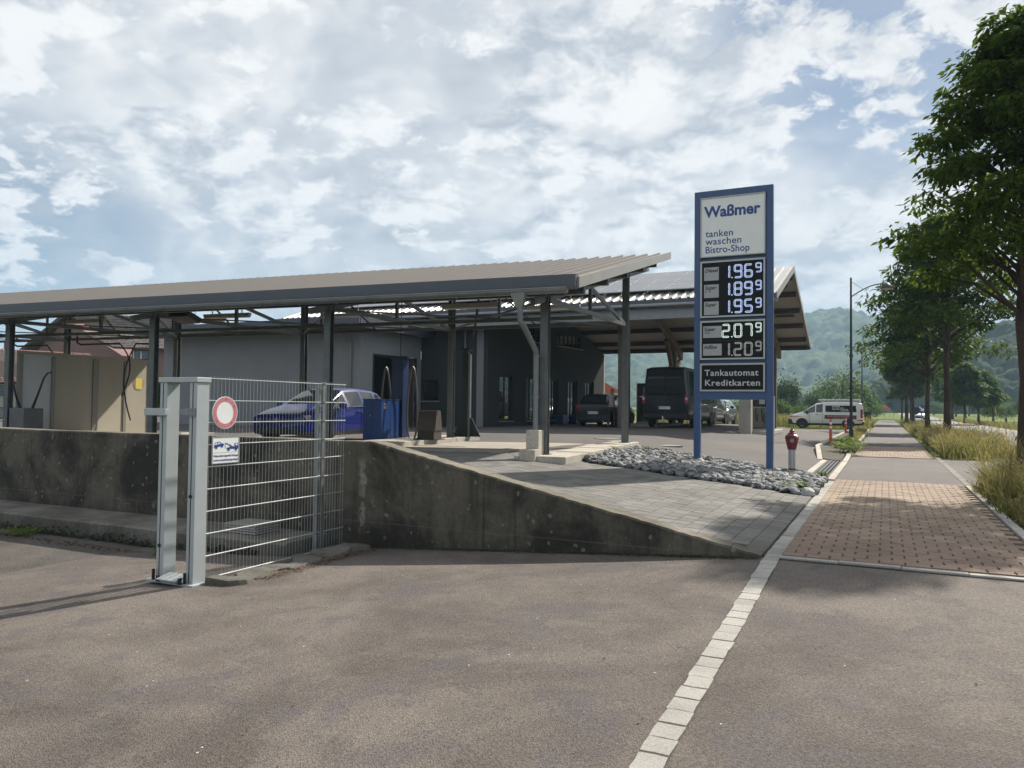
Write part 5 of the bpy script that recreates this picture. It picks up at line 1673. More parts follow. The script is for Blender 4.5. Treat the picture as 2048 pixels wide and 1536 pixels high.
m = MB(WS); m.box(-10.2, -10.14, 18.0, 18.1, 1.77, 1.95); m.build('nozzle', M['yellow'], vt)

# ================================================================== FILLING STATION BUILDINGS
def hit(px, line, dp=0):
    """(r,p) where the vertical plane through pixel column px meets the plan line ((r,p),(r,p))"""
    t = (px - 1024) / F_PX
    (r0, p0), (r1, p1) = line
    def f(k):
        r = r0 + (r1 - r0) * k; p = p0 + (p1 - p0) * k
        return (SR * p + CR * r) - t * (CR * p - SR * r)
    f0, f1 = f(0), f(1); k = -f0 / (f1 - f0)
    return k


FA, FB = (-16.4, 31.3), (-15.3, 44.3)
FL = sqrt((FB[0] - FA[0]) ** 2 + (FB[1] - FA[1]) ** 2)
fd = WX(FB[0], FB[1], 0) - WX(FA[0], FA[1], 0); fd.normalize()
fnrm = Vector((fd.y, -fd.x, 0))
o_ = WX(FA[0], FA[1], 0)
FF = Matrix(((fd.x, fnrm.x, 0, o_.x), (fd.y, fnrm.y, 0, o_.y), (0, 0, 1, 0), (0, 0, 0, 1)))     # x along the facade, y outward


RN, RA, RF = 30.0, 36.1, 44.6
ZN, ZA, ZF = 5.96, 7.98, 5.14
def roof_z(p): return ZN + (ZA - ZN) * (p - RN) / (RA - RN) if p < RA else ZA + (ZF - ZA) * (p - RA) / (RF - RA)


def panel_wall(name, M4, L, z0, ztop, holes, mat, parent, thick=.25, y0=-.25):
    """wall in the xz plane of M4 with rectangular holes (x0,x1,z0,z1); ztop(x) gives the top"""
    xs = sorted(set([0, L] + [h[0] for h in holes] + [h[1] for h in holes] + ([] if not callable(ztop) else lin(0, L, 12))))
    zt = ztop if callable(ztop) else (lambda x: ztop)
    m = MB(M4)
    for a, b_ in zip(xs[:-1], xs[1:]):
        if b_ - a < 1e-6: continue
        mid = (a + b_) / 2
        hs = sorted([h for h in holes if h[0] <= mid <= h[1]], key=lambda h: h[2])
        z = z0
        for h in hs:
            if h[2] > z: m.box(a, b_, y0, y0 + thick, z, h[2])
            z = h[3]
        m.prism([(a, y0, z), (b_, y0, z), (b_, y0, zt(b_)), (a, y0, zt(a))], (0, thick, 0))
    return m.build(name, mat, parent)


shop = thing('station_shop', 'dark grey rendered shop building with tall narrow windows under the roof', 'building', WX(-20, 38, .8), RD)
wins = []
for (x0, x1) in ((999, 1028), (1052, 1076), (1100, 1117), (1136, 1155), (1170, 1188)):
    k0 = hit(x0, (FA, FB)) * FL; k1 = hit(x1, (FA, FB)) * FL; wins.append((k0, k1, .95, 3.12))
ups = []
for (x0, x1) in ((1054, 1082), (1115, 1164)):
    k0 = hit(x0, (FA, FB)) * FL; k1 = hit(x1, (FA, FB)) * FL; ups.append((k0, k1, 4.95, 5.66))
def ftop(x): return min(roof_z(FA[1] + (FB[1] - FA[1]) * x / FL) - .42, 9)
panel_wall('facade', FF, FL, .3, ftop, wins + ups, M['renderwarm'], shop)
for (a, b_, z0, z1) in wins:
    m = MB(FF)
    for (x0, x1, za, zb) in ((a, a + .07, z0, z1), (b_ - .07, b_, z0, z1), (a + .07, b_ - .07, z0, z0 + .08), (a + .07, b_ - .07, z1 - .08, z1), ((a + b_) / 2 - .03, (a + b_) / 2 + .03, z0 + .08, z1 - .08)):
        m.box(x0, x1, -.20, -.13, za, zb)
    w_ = m.build('window', M['black'], shop)
    m = MB(FF); m.box(a + .07, b_ - .07, -.175, -.165, z0 + .08, z1 - .08); m.build('pane', M['shopglass'], w_)
    m = MB(FF); m.box(a, b_, -.26, .04, z0 - .05, z0); m.build('sill', M['verge'], w_)
for (a, b_, z0, z1) in ups:
    m = MB(FF); n = 6; w = (b_ - a) / n
    for i in range(n + 1): m.box(a + i * w - .03, a + i * w + .03, -.2, -.12, z0, z1)
    m.box(a, b_, -.2, -.12, z0, z0 + .05); m.box(a, b_, -.2, -.12, z1 - .05, z1); m.box(a, b_, -.2, -.12, (z0 + z1) / 2 - .02, (z0 + z1) / 2 + .02)
    w_ = m.build('window', M['black'], shop)
    for i in range(n): 
        m = MB(FF); m.box(a + i * w + .03, a + (i + 1) * w - .03, -.17, -.165, z0 + .05, z1 - .05); m.build('pane', M['shopglass'], w_)
    m = MB(FF); m.box(a, b_, -.26, .05, z0 - .05, z0); m.build('sill', M['verge'], w_)
# near wall of the shop facing us, with a small window
RW2 = Matrix(RD); 
def near_frame(r0, p): 
    o = WX(r0, p, 0); mm = Matrix(RD); mm.translation = o; return mm
NW = near_frame(-20.07, 31.35)
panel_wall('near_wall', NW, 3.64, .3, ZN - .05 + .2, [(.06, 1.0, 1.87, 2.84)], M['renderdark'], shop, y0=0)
m = MB(NW)
for (a, b_, c, d) in ((.06, .12, 1.87, 2.84), (.94, 1.0, 1.87, 2.84), (.12, .94, 1.87, 1.93), (.12, .94, 2.78, 2.84), (.12, .94, 2.2, 2.23)): m.box(a, b_, .08, .14, c, d)
w_ = m.build('window', M['black'], shop)
m = MB(NW); m.box(.12, .94, .10, .11, 1.93, 2.78); m.build('pane', M['darkglass'], w_)
m = MB(NW); m.box(.0, 1.05, -.05, .1, 1.81, 1.868); m.build('sill', M['verge'], w_)
m = MB(NW); m.cyl((2.45, -.06, .7), (2.45, -.06, 5.6), .045, n=8); m.build('downpipe', M['zincpipe'], shop)
m = MB(NW); m.box(3.05, 3.64, -.012, -.002, .35, 5.9); m.build('corner_panel', M['render'], shop)
m = MB(NW); m.cyl((1.9, -.2, 4.55), (1.9, 0, 4.55), .02, n=6); m.lathe([(.04, 4.55), (.09, 4.5), (.09, 4.42)], 10, c=(1.9, -.22, 0)); m.build('wall_lamp', M['zinc'], shop)
m = MB(RD); m.box(-30, -15.35, 44.35, 44.6, .3, ZF - .35); m.build('rear_wall', M['creamwall'], shop)
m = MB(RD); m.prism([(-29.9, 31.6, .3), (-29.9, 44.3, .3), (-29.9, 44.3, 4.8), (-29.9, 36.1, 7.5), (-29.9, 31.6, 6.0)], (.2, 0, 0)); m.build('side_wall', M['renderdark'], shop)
m = MB(RD); m.box(-29.7, -16.6, 31.7, 44.2, zg(-16, 38) - .2, zg(-16, 38) + .02); m.build('floor', M['slab'], shop)

hall = thing('wash_hall', 'long grey rendered wash hall with an open dark garage doorway', 'building', WX(-26, 28, .6), RD)
HL = near_frame(-32.0, 26.6)
panel_wall('front_wall', HL, 11.93, .2, 4.87, [], M['render'], hall, y0=0)
# side wall with doorway: x along p, y outward (+r)
o_ = WX(-20.07, 26.85, 0)
HS = Matrix(((SR, CR, 0, o_.x), (CR, -SR, 0, o_.y), (0, 0, 1, 0), (0, 0, 0, 1)))
panel_wall('side_wall', HS, 4.48, .2, 4.87, [(27.57 - 26.85, 30.85 - 26.85, .2, 3.79)], M['render'], hall)
m = MB(HS); m.box(.62, .72, -.3, .02, .4, 3.88); m.box(4.0, 4.1, -.3, .02, .4, 3.88); m.box(.72, 4.0, -.3, .02, 3.79, 3.88); m.build('door_frame', M['darksteel'], hall)
m = MB(HS); m.box(3.1, 3.99, -.16, -.10, .55, 3.78); m.build('door_leaf', M['brown'], hall)
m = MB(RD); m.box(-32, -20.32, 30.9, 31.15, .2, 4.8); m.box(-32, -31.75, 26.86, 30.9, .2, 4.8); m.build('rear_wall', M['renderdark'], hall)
m = MB(RD); m.box(-32.6, -19.4, 25.55, 31.3, 4.88, 5.22); m.build('flat_roof', M['roofmetal'], hall)
m = MB(RD); m.box(-32.65, -19.35, 25.50, 25.58, 4.84, 5.26); m.box(-19.42, -19.34, 25.6, 31.3, 4.84, 5.26); m.build('fascia', M['flash'], hall)
m = MB(RD); m.tube([(-32.6, 25.44, 4.9), (-19.4, 25.44, 4.9)], .07, 8); m.build('gutter', M['zinc'], hall)
m = MB(RD); m.tube([(-20.7, 25.46, 4.85), (-20.7, 26.0, 4.55), (-20.55, 26.5, 4.35), (-20.55, 26.53, 4.1), (-20.55, 26.53, .7)], .055, 8); m.build('downpipe', M['zincpipe'], hall)
m = MB(RD); m.box(-22.6, -21.6, 26.45, 26.59, 1.35, 1.85); m.build('meter_box', M['zinc'], hall)

# ---- big gabled roof
rf = thing('forecourt_roof', 'broad low gabled forecourt roof with solar panels and timber rafters', 'roof', WX(-12, 36, 6), RD)
R0, R1 = -28.0, -3.66
pitch = .35; pw2 = pitch * 3
def sheet2(p0, p1):
    prof = []
    for k in range(3):
        x = k * pitch; prof += [(x, 0), (x + .18, 0), (x + .21, .05), (x + .30, .05), (x + .335, 0)]
    prof.append((pw2, 0)); vs = []; fs = []
    z0, z1 = roof_z(p0), roof_z(p1) if p1 != RA else ZA
    if p0 == RA: z0 = ZA
    for (x, h) in prof: vs += [(x, p0, z0 + h), (x, p1, z1 + h), (x, p0, z0 + h - .012), (x, p1, z1 + h - .012)]
    for i in range(len(prof) - 1):
        a = 4 * i; b_ = a + 4; fs += [(a, b_, b_ + 1, a + 1), (a + 2, a + 3, b_ + 3, b_ + 2), (a, a + 2, b_ + 2, b_), (a + 1, b_ + 1, b_ + 3, a + 3)]
    return mesh_of('roof_sheet', vs, fs, M['roofmetal2'])
inv = mat_of(rf).inverted()
for me in (sheet2(RN, RA), sheet2(RA, RF)):
    for i in range(int((R1 - R0) / pw2)):
        o = bpy.data.objects.new('roof_sheet', me); COL.objects.link(o); o.parent = rf; o.matrix_basis = inv @ RD @ Matrix.Translation((R1 - (i + 1) * pw2, 0, 0))
m = MB(RD)
for (pa, pb_) in ((RN + .1, RA), (RA, RF - .1)):
    m.prism([(R0, pa, roof_z(pa) - .05), (R0, pb_, roof_z(pb_) - .05), (R0, pb_, roof_z(pb_) - .10), (R0, pa, roof_z(pa) - .10)], (R1 - R0 - .02, 0, 0))
m.build('soffit', M['soffit'], rf)
for p in (31.2, 32.8, 34.4, 35.7, 36.6, 38.2, 39.9, 41.6, 43.3, 44.35):
    m = MB(RD); m.beam((R0, p, roof_z(p) - .22), (R1 - .08, p, roof_z(p) - .22), .13, .23); m.build('purlin', M['darktimber'], rf)
for r in (-5.2, -10.6, -16.0, -21.4):
    for (pa, pb_) in ((RN + .3, RA), (RA, RF - .3)):
        m = MB(RD); za, zb_ = roof_z(pa) - .34, roof_z(pb_) - .34
        m.prism([(r - .1, pa, za), (r - .1, pb_, zb_), (r - .1, pb_, zb_ - .48), (r - .1, pa, za - .28 if pa < RA else za - .48)], (.2, 0, 0)); m.build('rafter', M['timber'], rf)
m = MB(RD); m.box(R1 - .0, R1 + .06, RN - .05, RN + .001, ZN - .3, ZN + .06)
for (pa, pb_, za, zb_) in ((RN, RA, ZN, ZA), (RA, RF, ZA, ZF)):
    m.prism([(R1, pa, za + .07), (R1, pb_, zb_ + .07), (R1, pb_, zb_ - .22), (R1, pa, za - .22)], (.05, 0, 0))
m.build('verge_board', M['verge'], rf)
m = MB(RD); m.box(R0, R1 + .04, RN - .12, RN - .02, ZN - .20, ZN - .01); m.build('eaves_flashing', M['flash'], rf)
m = MB(RD); m.tube([(R0, RN - .18, ZN - .25), (R1, RN - .18, ZN - .25)], .08, 10); m.build('gutter', M['zinc'], rf)
m = MB(RD); m.box(R0, R1 - .3, RN + .15, RN + .35, ZN - .75, ZN - .32); m.build('eaves_beam', M['zinc'], rf)
m = MB(RD); m.box(R0, R1, RF - .02, RF + .08, ZF - .22, ZF + .05); m.build('rear_fascia', M['darktimber'], rf)
for (r, p) in ((-10.45, 33.0), (-5.2, 33.0), (-10.75, 43.0), (-5.3, 43.0)):
    z0 = zg(r, p); zt = roof_z(p) - .7
    if (r, p) == (-5.2, 33.0):
        m = MB(RD); m.box(r - .24, r + .24, p - .24, p + .24, z0 - .05, 3.0); m.build('pier', M['pier'], rf, bevel=.01)
        m = MB(RD); m.box(r - .1, r + .1, p - .1, p + .1, 3.0, zt + .4); m.build('post', M['postbrown'], rf)
    else:
        w = .22 if p < 40 else .2
        if p > 40 and r > -6: w = .11
        m = MB(RD); m.box(r - w, r + w, p - w, p + w, z0 - .05, zt + .4); o = m.build('post', M['postbrown'], rf, bevel=.008)
    for s in (-1, 1):
        if r > -6: break
        pe = p + s * 1.5; m = MB(RD); m.beam((r, p + s * .15, zt - 1.15), (r, pe, roof_z(pe) - .75), .18, .34); m.build('bracket', M['timber'], rf)
# canopy lights in the soffit
for (r, p) in ((-8.0, 40.6), (-8.0, 37.4), (-13, 40.6), (-4.5, 37.6), (-4.5, 40.7), (-8, 33.5)):
    m = MB(RD); m.box(r - .45, r + .45, p - .2, p + .2, roof_z(p) - .17, roof_z(p) - .115); m.build('soffit_light', M['zinc'], rf)
# solar panels
sl = (ZA - ZN) / (RA - RN)
ln = sqrt(1 + sl * sl)
def solar_panel_mesh():
    m = MB(); m.box(0, .98, 0, 1.62 / ln, 0, .035); return m
ux = Vector((0, 1, sl)).normalized()
SPm = Matrix(((1, 0, 0, 0), (0, ux.y, -ux.z, 0), (0, ux.z, ux.y, 0), (0, 0, 0, 1)))
m = MB(); m.box(.012, .968, .012, 1.608, .0355, .037); cell = m.data('cells', M['solar'])
m = MB(); m.box(0, .98, 0, 1.62, 0, .035); frame_me = m.data('solar_panel', M['alu'])
cells = []
for j in range(3):
    for i in range(22):
        r = -5.1 - i * 1.0 - 1.0; d = 1.15 + j * 1.64
        o = bpy.data.objects.new('solar_panel', frame_me); COL.objects.link(o); o.parent = rf
        o.matrix_basis = inv @ RD @ Matrix.Translation((r, RN + d * ux.y, ZN + d * ux.z + .17)) @ SPm
        c = bpy.data.objects.new('cells', cell); COL.objects.link(c); c.parent = o
m = MB(RD)
for i in range(12):
    r = -5.3 - i * 1.95
    m.prism([(r, RN + 1.1, ZN + 1.1 * sl + .05), (r, RA - .3, ZA - .3 * sl + .05), (r, RA - .3, ZA - .3 * sl + .16), (r, RN + 1.1, ZN + 1.1 * sl + .16)], (.04, 0, 0))
m.build('panel_rails', M['black'], rf)

# ================================================================== PUMPS, BINS
def pump(r, p, lab, w=.95, h=1.8, face=1):
    z0 = zg(r, p) + .13
    t = thing('fuel_pump', lab, 'fuel pump', WX(r, p, z0), RD, 'fuel pumps under the roof')
    m = MB(RD); m.box(r - w / 2, r + w / 2, p - .24, p + .24, z0 + .08, z0 + h * .66); m.build('cabinet', M['cargrey'], t, bevel=.01)
    m = MB(RD); m.box(r - w / 2, r + w / 2, p - .22, p + .22, z0 + h * .68, z0 + h); hd = m.build('display_head', M['black'], t, bevel=.01)
    m = MB(RD); m.box(r - .12, r + .12, p - .232, p - .222, z0 + h * .76, z0 + h * .90); m.build('screen', M['tagwhite'], hd)
    m = MB(RD); m.box(r - w / 2 - .03, r - w / 2, p - .25, p + .25, z0, z0 + h); m.box(r + w / 2, r + w / 2 + .06, p - .25, p + .25, z0, z0 + h); m.box(r - w / 2, r + w / 2, p - .25, p + .25, z0, z0 + .07); m.build('side_frame', M['alu'], t)
    m = MB(RD); 
    for k in range(3):
        x = r - w / 2 + .15 + k * .25; m.tube([(x, p - .25, z0 + h * .62), (x, p - .36, z0 + h * .4), (x + .05, p - .34, z0 + h * .25), (x + .1, p - .26, z0 + h * .5)], .016, 6)
    m.build('hoses', M['black'], t)
    return t
for (r0, r1, p0, p1, lab) in ((-10.75, -8.95, 33.7, 38.2, 'left pump island kerb between black car and dark van'), (-5.6, -4.1, 33.6, 38.2, 'right pump island kerb behind the price sign')):
    zz = zg((r0 + r1) / 2, 35); m = MB(RD); m.box(r0 + .2, r1 - .2, p0, p1, zz - .05, zz + .13); tag(m.build('pump_island', M['kerb'], bevel=.02), lab, 'kerb island')
pump(-9.85, 34.6, 'dark fuel pump left of the dark van', .8, 1.85)
pump(-4.78, 34.9, 'grey fuel pump seen beneath the price sign', .82, 1.5)
for (px, lab) in ((1110, 'blue bin by the shop window, left one'), (1137, 'blue bin by the shop window, right one')):
    k = hit(px, (FA, FB)) * FL; c = FF @ Vector((k, .45, 0)); r, p = rp(c.x, c.y); z0 = zg(r, p)
    t = thing('bin', lab, 'bin', (c.x, c.y, z0), FF.to_3x3().to_4x4(), 'blue bins along the shop'); t.matrix_basis = Matrix.Translation((c.x, c.y, z0)) @ RD
    m = MB(FF); m.prism([(k - .3, .2, z0), (k + .3, .2, z0), (k + .33, .2, z0 + .45), (k - .33, .2, z0 + .45)], (0, .45, 0)); m.build('body', M['boxblue'], t, bevel=.02)
    m = MB(FF); m.box(k - .35, k + .35, .18, .67, z0 + .45, z0 + .49); m.build('lid', M['boxblue'], t)
g0 = W(-1.35, 73.5); t = thing('litter_bin', 'black litter bin at the second lamp post', 'litter bin', g0, RD)
m = MB(); m.cyl(g0 + Vector((0, 0, .45)), g0 + Vector((0, 0, 1.2)), .28, .3, n=12); m.build('bucket', M['black'], t)
m = MB(); m.cyl(g0, g0 + Vector((0, 0, .5)), .04, n=8); m.cyl(g0 + Vector((0, 0, 1.2)), g0 + Vector((0, 0, 1.25)), .33, n=12); m.build('stand', M['darksteel'], t)

# ================================================================== VEHICLES
def veh_frame(front, back_dir):
    x = Vector(back_dir).normalized(); z = Vector((0, 0, 1)); y = z.cross(x); f = Vector(front)
    return Matrix(((x.x, y.x, 0, f.x), (x.y, y.y, 0, f.y), (0, 0, 1, f.z), (0, 0, 0, 1)))


def ring(st):
    x, zb, zbelt, wb, zt, wt = st
    zm = zb + (zbelt - zb) * .5
    return [(x, 0, zb), (x, wb * .9, zb), (x, wb * .985, zb + (zbelt - zb) * .16), (x, wb, zm), (x, wb * .975, zbelt), (x, wt, zt - .035 if zt - zbelt > .2 else zt - .01), (x, wt * .82, zt), (x, 0, zt + .02)]


def car(name, label, F4, st, paint_, cat='car', glassm='darkglass', side=(), screen=None, rear=None, wheels=(.85, 3.45), wr=.32, W2=.9, low=None, group=None, rearcap=None):
    """lofted vehicle. side: list of station intervals with side glass; screen / rear: station interval whose top bands are glass"""
    t = thing(name, label, cat, F4.translation, None, group); t.matrix_basis = F4.copy()
    rings = [ring(s) for s in st]; NR = 8
    body = MB(F4); gl = []
    def q(i, k, s):
        a, b_ = rings[i], rings[i + 1]
        return [Vector((v[0], v[1] * s, v[2])) for v in (a[k], b_[k], b_[k + 1], a[k + 1])]
    def inset(Q, mu, mv, nm):
        def B(u, v): return (Q[0] * (1 - u) + Q[1] * u) * (1 - v) + (Q[3] * (1 - u) + Q[2] * u) * v
        c = [B(mu[0], mv[0]), B(1 - mu[1], mv[0]), B(1 - mu[1], 1 - mv[1]), B(mu[0], 1 - mv[1])]
        body.add(Q + c, [(0, 1, 5, 4), (1, 2, 6, 5), (2, 3, 7, 6), (3, 0, 4, 7)], 0)
        gl.append((nm, c))
    for i in range(len(st) - 1):
        for k in range(NR - 1):
            for s in (1, -1):
                Q = q(i, k, s)
                if k == 4 and i in side: inset(Q, (.05, .05), (.06, .10), 'side_window')
                elif screen is not None and i == screen and k in (5, 6): inset(Q, (.04, .06), (.0 if k == 6 else .08, .0), 'windscreen')
                elif rear is not None and i == rear and k in (5, 6): inset(Q, (.08, .08), (.0 if k == 6 else .08, .0), 'rear_window')
                else: body.add(Q, [(0, 1, 2, 3)], 1 if k <= 1 else 0)
    for (R, rev) in ((rings[0], 0), (rings[-1], 1)):
        pts = [Vector(v) for v in R] + [Vector((v[0], -v[1], v[2])) for v in reversed(R[1:-1])]
        body.add(pts, [tuple(range(len(pts)))], 0)
    me = body.data('body', [M[paint_], M['black']], False, F4.inverted())
    bm = bmesh.new(); bm.from_mesh(me); bmesh.ops.remove_doubles(bm, verts=bm.verts, dist=.002); bmesh.ops.recalc_face_normals(bm, faces=bm.faces); bm.to_mesh(me); bm.free()
    me.polygons.foreach_set('use_smooth', [True] * len(me.polygons))
    try: me.set_sharp_from_angle(angle=radians(28))
    except Exception: pass
    bd = link('body', me, t)
    sc = MB(F4); rw = MB(F4)
    for nm, c in gl:
        mm = {'windscreen': sc, 'rear_window': rw}.get(nm)
        if mm is None:
            mm = MB(F4); mm.add(c, [(0, 1, 2, 3)]); mm.build(nm, M[glassm], t)
        else: mm.add(c, [(0, 1, 2, 3)])
    if sc.f: sc.build('windscreen', M[glassm], t)
    if rw.f: rw.build('rear_window', M[glassm], t)
    for x in wheels:
        for s in (-1, 1):
            w = MB(F4); prof = [(wr * .62, 0), (wr * .93, 0), (wr, .03), (wr, .17), (wr * .93, .2), (wr * .62, .2)]
            y0 = s * (W2 - .185) if s > 0 else -(W2 - .185)
            vs = []; fs = []; n = 22
            for (rr, d) in prof:
                for k in range(n): a = 2 * pi * k / n; vs.append((x + rr * cos(a), y0 + s * d, wr + rr * sin(a)))
            for i in range(len(prof) - 1):
                for k in range(n): fs.append((i * n + k, i * n + (k + 1) % n, (i + 1) * n + (k + 1) % n, (i + 1) * n + k))
            fs.append(tuple(range(n))); w.add(vs, fs)
            wh = w.build('wheel', M['rubber'], t)
            rm = MB(F4); Y = y0 + s * .175
            rm.cyl((x, Y - s * .05, wr), (x, Y - s * .03, wr), wr * .62, n=20)
            for k in range(5):
                a = 2 * pi * k / 5 + .3; rm.beam((x, Y, wr), (x + wr * .6 * cos(a), Y, wr + wr * .6 * sin(a)), .055, .02, up=(0, 1, 0))
            rm.cyl((x, Y - s * .02, wr), (x, Y + s * .012, wr), wr * .16, n=10)
            rm.build('rim', M['chrome'], wh)
            ar = MB(F4); n = 14
            pts = [(x + (wr + .075) * cos(pi * k / n), s * (W2 - .012), wr + (wr + .06) * sin(pi * k / n)) for k in range(n + 1)] + [(x - wr - .05, s * (W2 - .012), .2), (x + wr + .05, s * (W2 - .012), .2)]
            ar.prism(pts, (0, s * .016, 0)); ar.build('wheel_arch', M['black'], t)
    return t


def bit(t, F4, name, mat, x0, x1, y0, y1, z0, z1, both=False, bevel=.01):
    out = []
    for s in ((1, -1) if both else (1,)):
        m = MB(F4); m.box(x0, x1, min(y0 * s, y1 * s), max(y0 * s, y1 * s), z0, z1); out.append(m.build(name, M[mat], t, bevel=bevel))
    return out


def plate(t, F4, x, z, txt, back=True, w=.52):
    """number plate standing off the end of the vehicle"""
    s = 1 if back else -1
    m = MB(F4); m.box(x, x + s * .012, -w / 2, w / 2, z, z + .115); pl = m.build('number_plate', M['white'], t)
    m = MB(F4); y = (-s) * (w / 2 - .022)
    m.box(x + s * .0125, x + s * .014, y - .02, y + .02, z + .004, z + .111); m.build('blue_strip', M['textblue'], pl)
    xd = F4.to_3x3() @ Vector((0, s * 1, 0)); o = F4 @ Vector((x + s * .0125, -s * (w / 2 - .055), z + .022))
    put_text(txt, .10, face_frame(o, xd), M['panelblack'], pl, width=w - .075, depth=.0005, bold=.01)


hatch = [(0, .30, .58, .58, .64, .50), (.07, .24, .66, .80, .74, .62), (.40, .22, .78, .87, .86, .70), (1.10, .20, .90, .895, .99, .72), (1.95, .20, .94, .90, 1.42, .60),
         (2.70, .20, .95, .90, 1.47, .62), (3.45, .20, .97, .90, 1.44, .60), (3.86, .22, .99, .88, 1.37, .57), (4.16, .26, 1.0, .85, 1.06, .66), (4.27, .32, .84, .78, .90, .62)]
zc_ = zca(-12.4, 18)
F = veh_frame(CA(-12.45, 15.95, zc_), (SW, CW, 0))
bc = car('parked_car', 'blue hatchback parked in the wash bay behind the mesh fence', F, hatch, 'carblue', side=(3, 4, 5, 6), screen=3, rear=7, wheels=(.82, 3.44), W2=.9)
bit(bc, F, 'headlamp', 'clearlens', .10, .42, .60, .83, .60, .73, True, .03)
bit(bc, F, 'grille', 'black', -.012, .06, -.5, .5, .52, .60, False, .01)
bit(bc, F, 'bumper_intake', 'black', -.02, .06, -.62, .62, .26, .42, False, .02)
for s in (1, -1):
    m = MB(F); m.box(1.35, 1.52, min(s * .90, s * 1.08), max(s * .90, s * 1.08), .93, 1.05); m.build('mirror', M['carblue'], bc, bevel=.03)
bit(bc, F, 'window_trim', 'chrome', 1.5, 3.7, .885, .90, .955, .972, True, .003)
bit(bc, F, 'door_handle', 'carblue', 2.25, 2.42, .90, .93, .80, .83, True, .008)
bit(bc, F, 'door_gap', 'black', 2.50, 2.512, .898, .906, .28, .94, True, 0)
bit(bc, F, 'door_gap', 'black', 1.42, 1.432, .892, .902, .28, .90, True, 0)

em = MB(F @ Matrix.Translation((-.014, 0, .615)) @ Matrix.Rotation(-pi / 2, 4, 'Y'))
vs = []; fs = []
for k in range(20):
    a = 2 * pi * k / 20
    for R in (.046, .056): vs.append((R * cos(a), R * sin(a), .01))
for k in range(20): j = (k + 1) % 20; fs.append((2 * k, 2 * k + 1, 2 * j + 1, 2 * j))
em.add(vs, fs)
em.prism([(-.0, -.034, .01), (.03, -.02, .01), (.028, -.012, .01), (-.02, 0.0, .01), (.028, .012, .01), (.03, .02, .01), (0, .034, .01), (-.03, .012, .01), (-.03, -.012, .01)], (0, 0, .002))
em.build('badge', M['chrome'], bc)

hatch2 = [(0, .30, .58, .58, .64, .50), (.07, .24, .66, .80, .74, .62), (.45, .22, .80, .85, .88, .70), (1.05, .20, .92, .87, 1.02, .72), (1.80, .20, .96, .875, 1.46, .60),
          (2.60, .20, .97, .875, 1.52, .62), (3.35, .20, .99, .875, 1.49, .60), (3.70, .22, 1.01, .86, 1.44, .58), (3.95, .26, 1.0, .84, 1.06, .68), (4.02, .32, .84, .80, .92, .66)]
zb_ = zg(-12, 34); F = veh_frame(WX(-12.05, 33.4 + 4.0, zb_), (-SR, -CR, 0))
kc_ = car('parked_car', 'black hatchback seen from behind beside the shop', F, hatch2, 'carblack', side=(3, 4, 5, 6), screen=3, rear=7, wheels=(.80, 3.25), W2=.87)
bit(kc_, F, 'tail_lamp', 'redlens', 3.80, 4.02, .66, .84, .78, 1.0, True, .02)
bit(kc_, F, 'rear_bumper', 'black', 3.9, 4.08, -.8, .8, .28, .42, False, .02)
plate(kc_, F, 4.045, .58, 'WT·LA 818')
m = MB(F); m.cyl((4.0, .5, .26), (4.12, .5, .26), .035, n=10); m.build('exhaust', M['chrome'], kc_)

def big_van(L, H, Wd, nose=.9, bonnet=1.15, zscreen=1.9):
    w = Wd / 2
    return [(0, .42, .80, w * .72, .90, w * .62), (.10, .34, .95, w * .93, 1.05, w * .78), (.55, .32, 1.10, w * .98, 1.20, w * .80), (nose, .32, 1.22, w, 1.36, w * .82), (nose + 1.05, .32, 1.28, w, H - .22, w * .80),
            (nose + 1.6, .32, 1.28, w, H - .03, w * .84), (L * .55, .32, 1.28, w, H, w * .85), (L - .5, .34, 1.28, w, H, w * .85), (L - .12, .36, 1.28, w * .99, H - .05, w * .84), (L, .44, 1.28, w * .94, H - .16, w * .78)]


zb_ = zg(-8.4, 33); F = veh_frame(WX(-8.45, 32.4 + 5.9, zb_), (-SR, -CR, 0))
dv = car('parked_van', 'tall dark panel van seen from behind at the pumps', F, big_van(5.9, 2.62, 2.0), 'carblack', 'van', side=(3, 4, 5, 6), screen=3, wheels=(1.0, 4.6), wr=.35, W2=1.0, glassm='darkglass')
for s in (1, -1):
    m = MB(F); m.prism([(5.965, s * .03, 1.38), (5.965, s * .86, 1.38), (5.885, s * .74, 2.28), (5.885, s * .03, 2.28)], (.006, 0, 0)); m.build('rear_window', M['darkglass'], dv)
    m = MB(F); m.box(5.86, 5.93, min(s * .86, s * .985), max(s * .86, s * .985), 1.02, 1.46); tl = m.build('tail_lamp', M['redlens'], dv, bevel=.015)
    m = MB(F); m.box(5.90, 5.936, min(s * .88, s * .97), max(s * .88, s * .97), 1.20, 1.30); m.build('clear_lens', M['clearlens'], tl)
    m = MB(F); m.box(5.93, 5.975, min(s * .70, s * .90), max(s * .70, s * .90), .50, .55); m.build('reflector', M['redlens'], dv)
    m = MB(F); m.box(1.35, 1.5, min(s * 1.0, s * 1.25), max(s * 1.0, s * 1.25), 1.35, 1.75); m.build('mirror', M['black'], dv, bevel=.03)
bit(dv, F, 'rear_bumper', 'black', 5.80, 6.02, -.93, .93, .40, .60, False, .03)
bit(dv, F, 'door_gap', 'black', 5.955, 5.972, -.008, .008, .6, 1.36, False, 0)
plate(dv, F, 6.0, .80, 'WT·RW 37')
m = MB(F); m.beam((5.7, 0, .36), (6.25, 0, .36), .05, .05); m.cyl((6.25, 0, .36), (6.25, 0, .46), .025, n=8); m.lathe([(.01, .43), (.03, .45), (.03, .48), (.01, .5)], 10, c=(6.25, 0, 0)); m.build('tow_hitch', M['white'], dv)

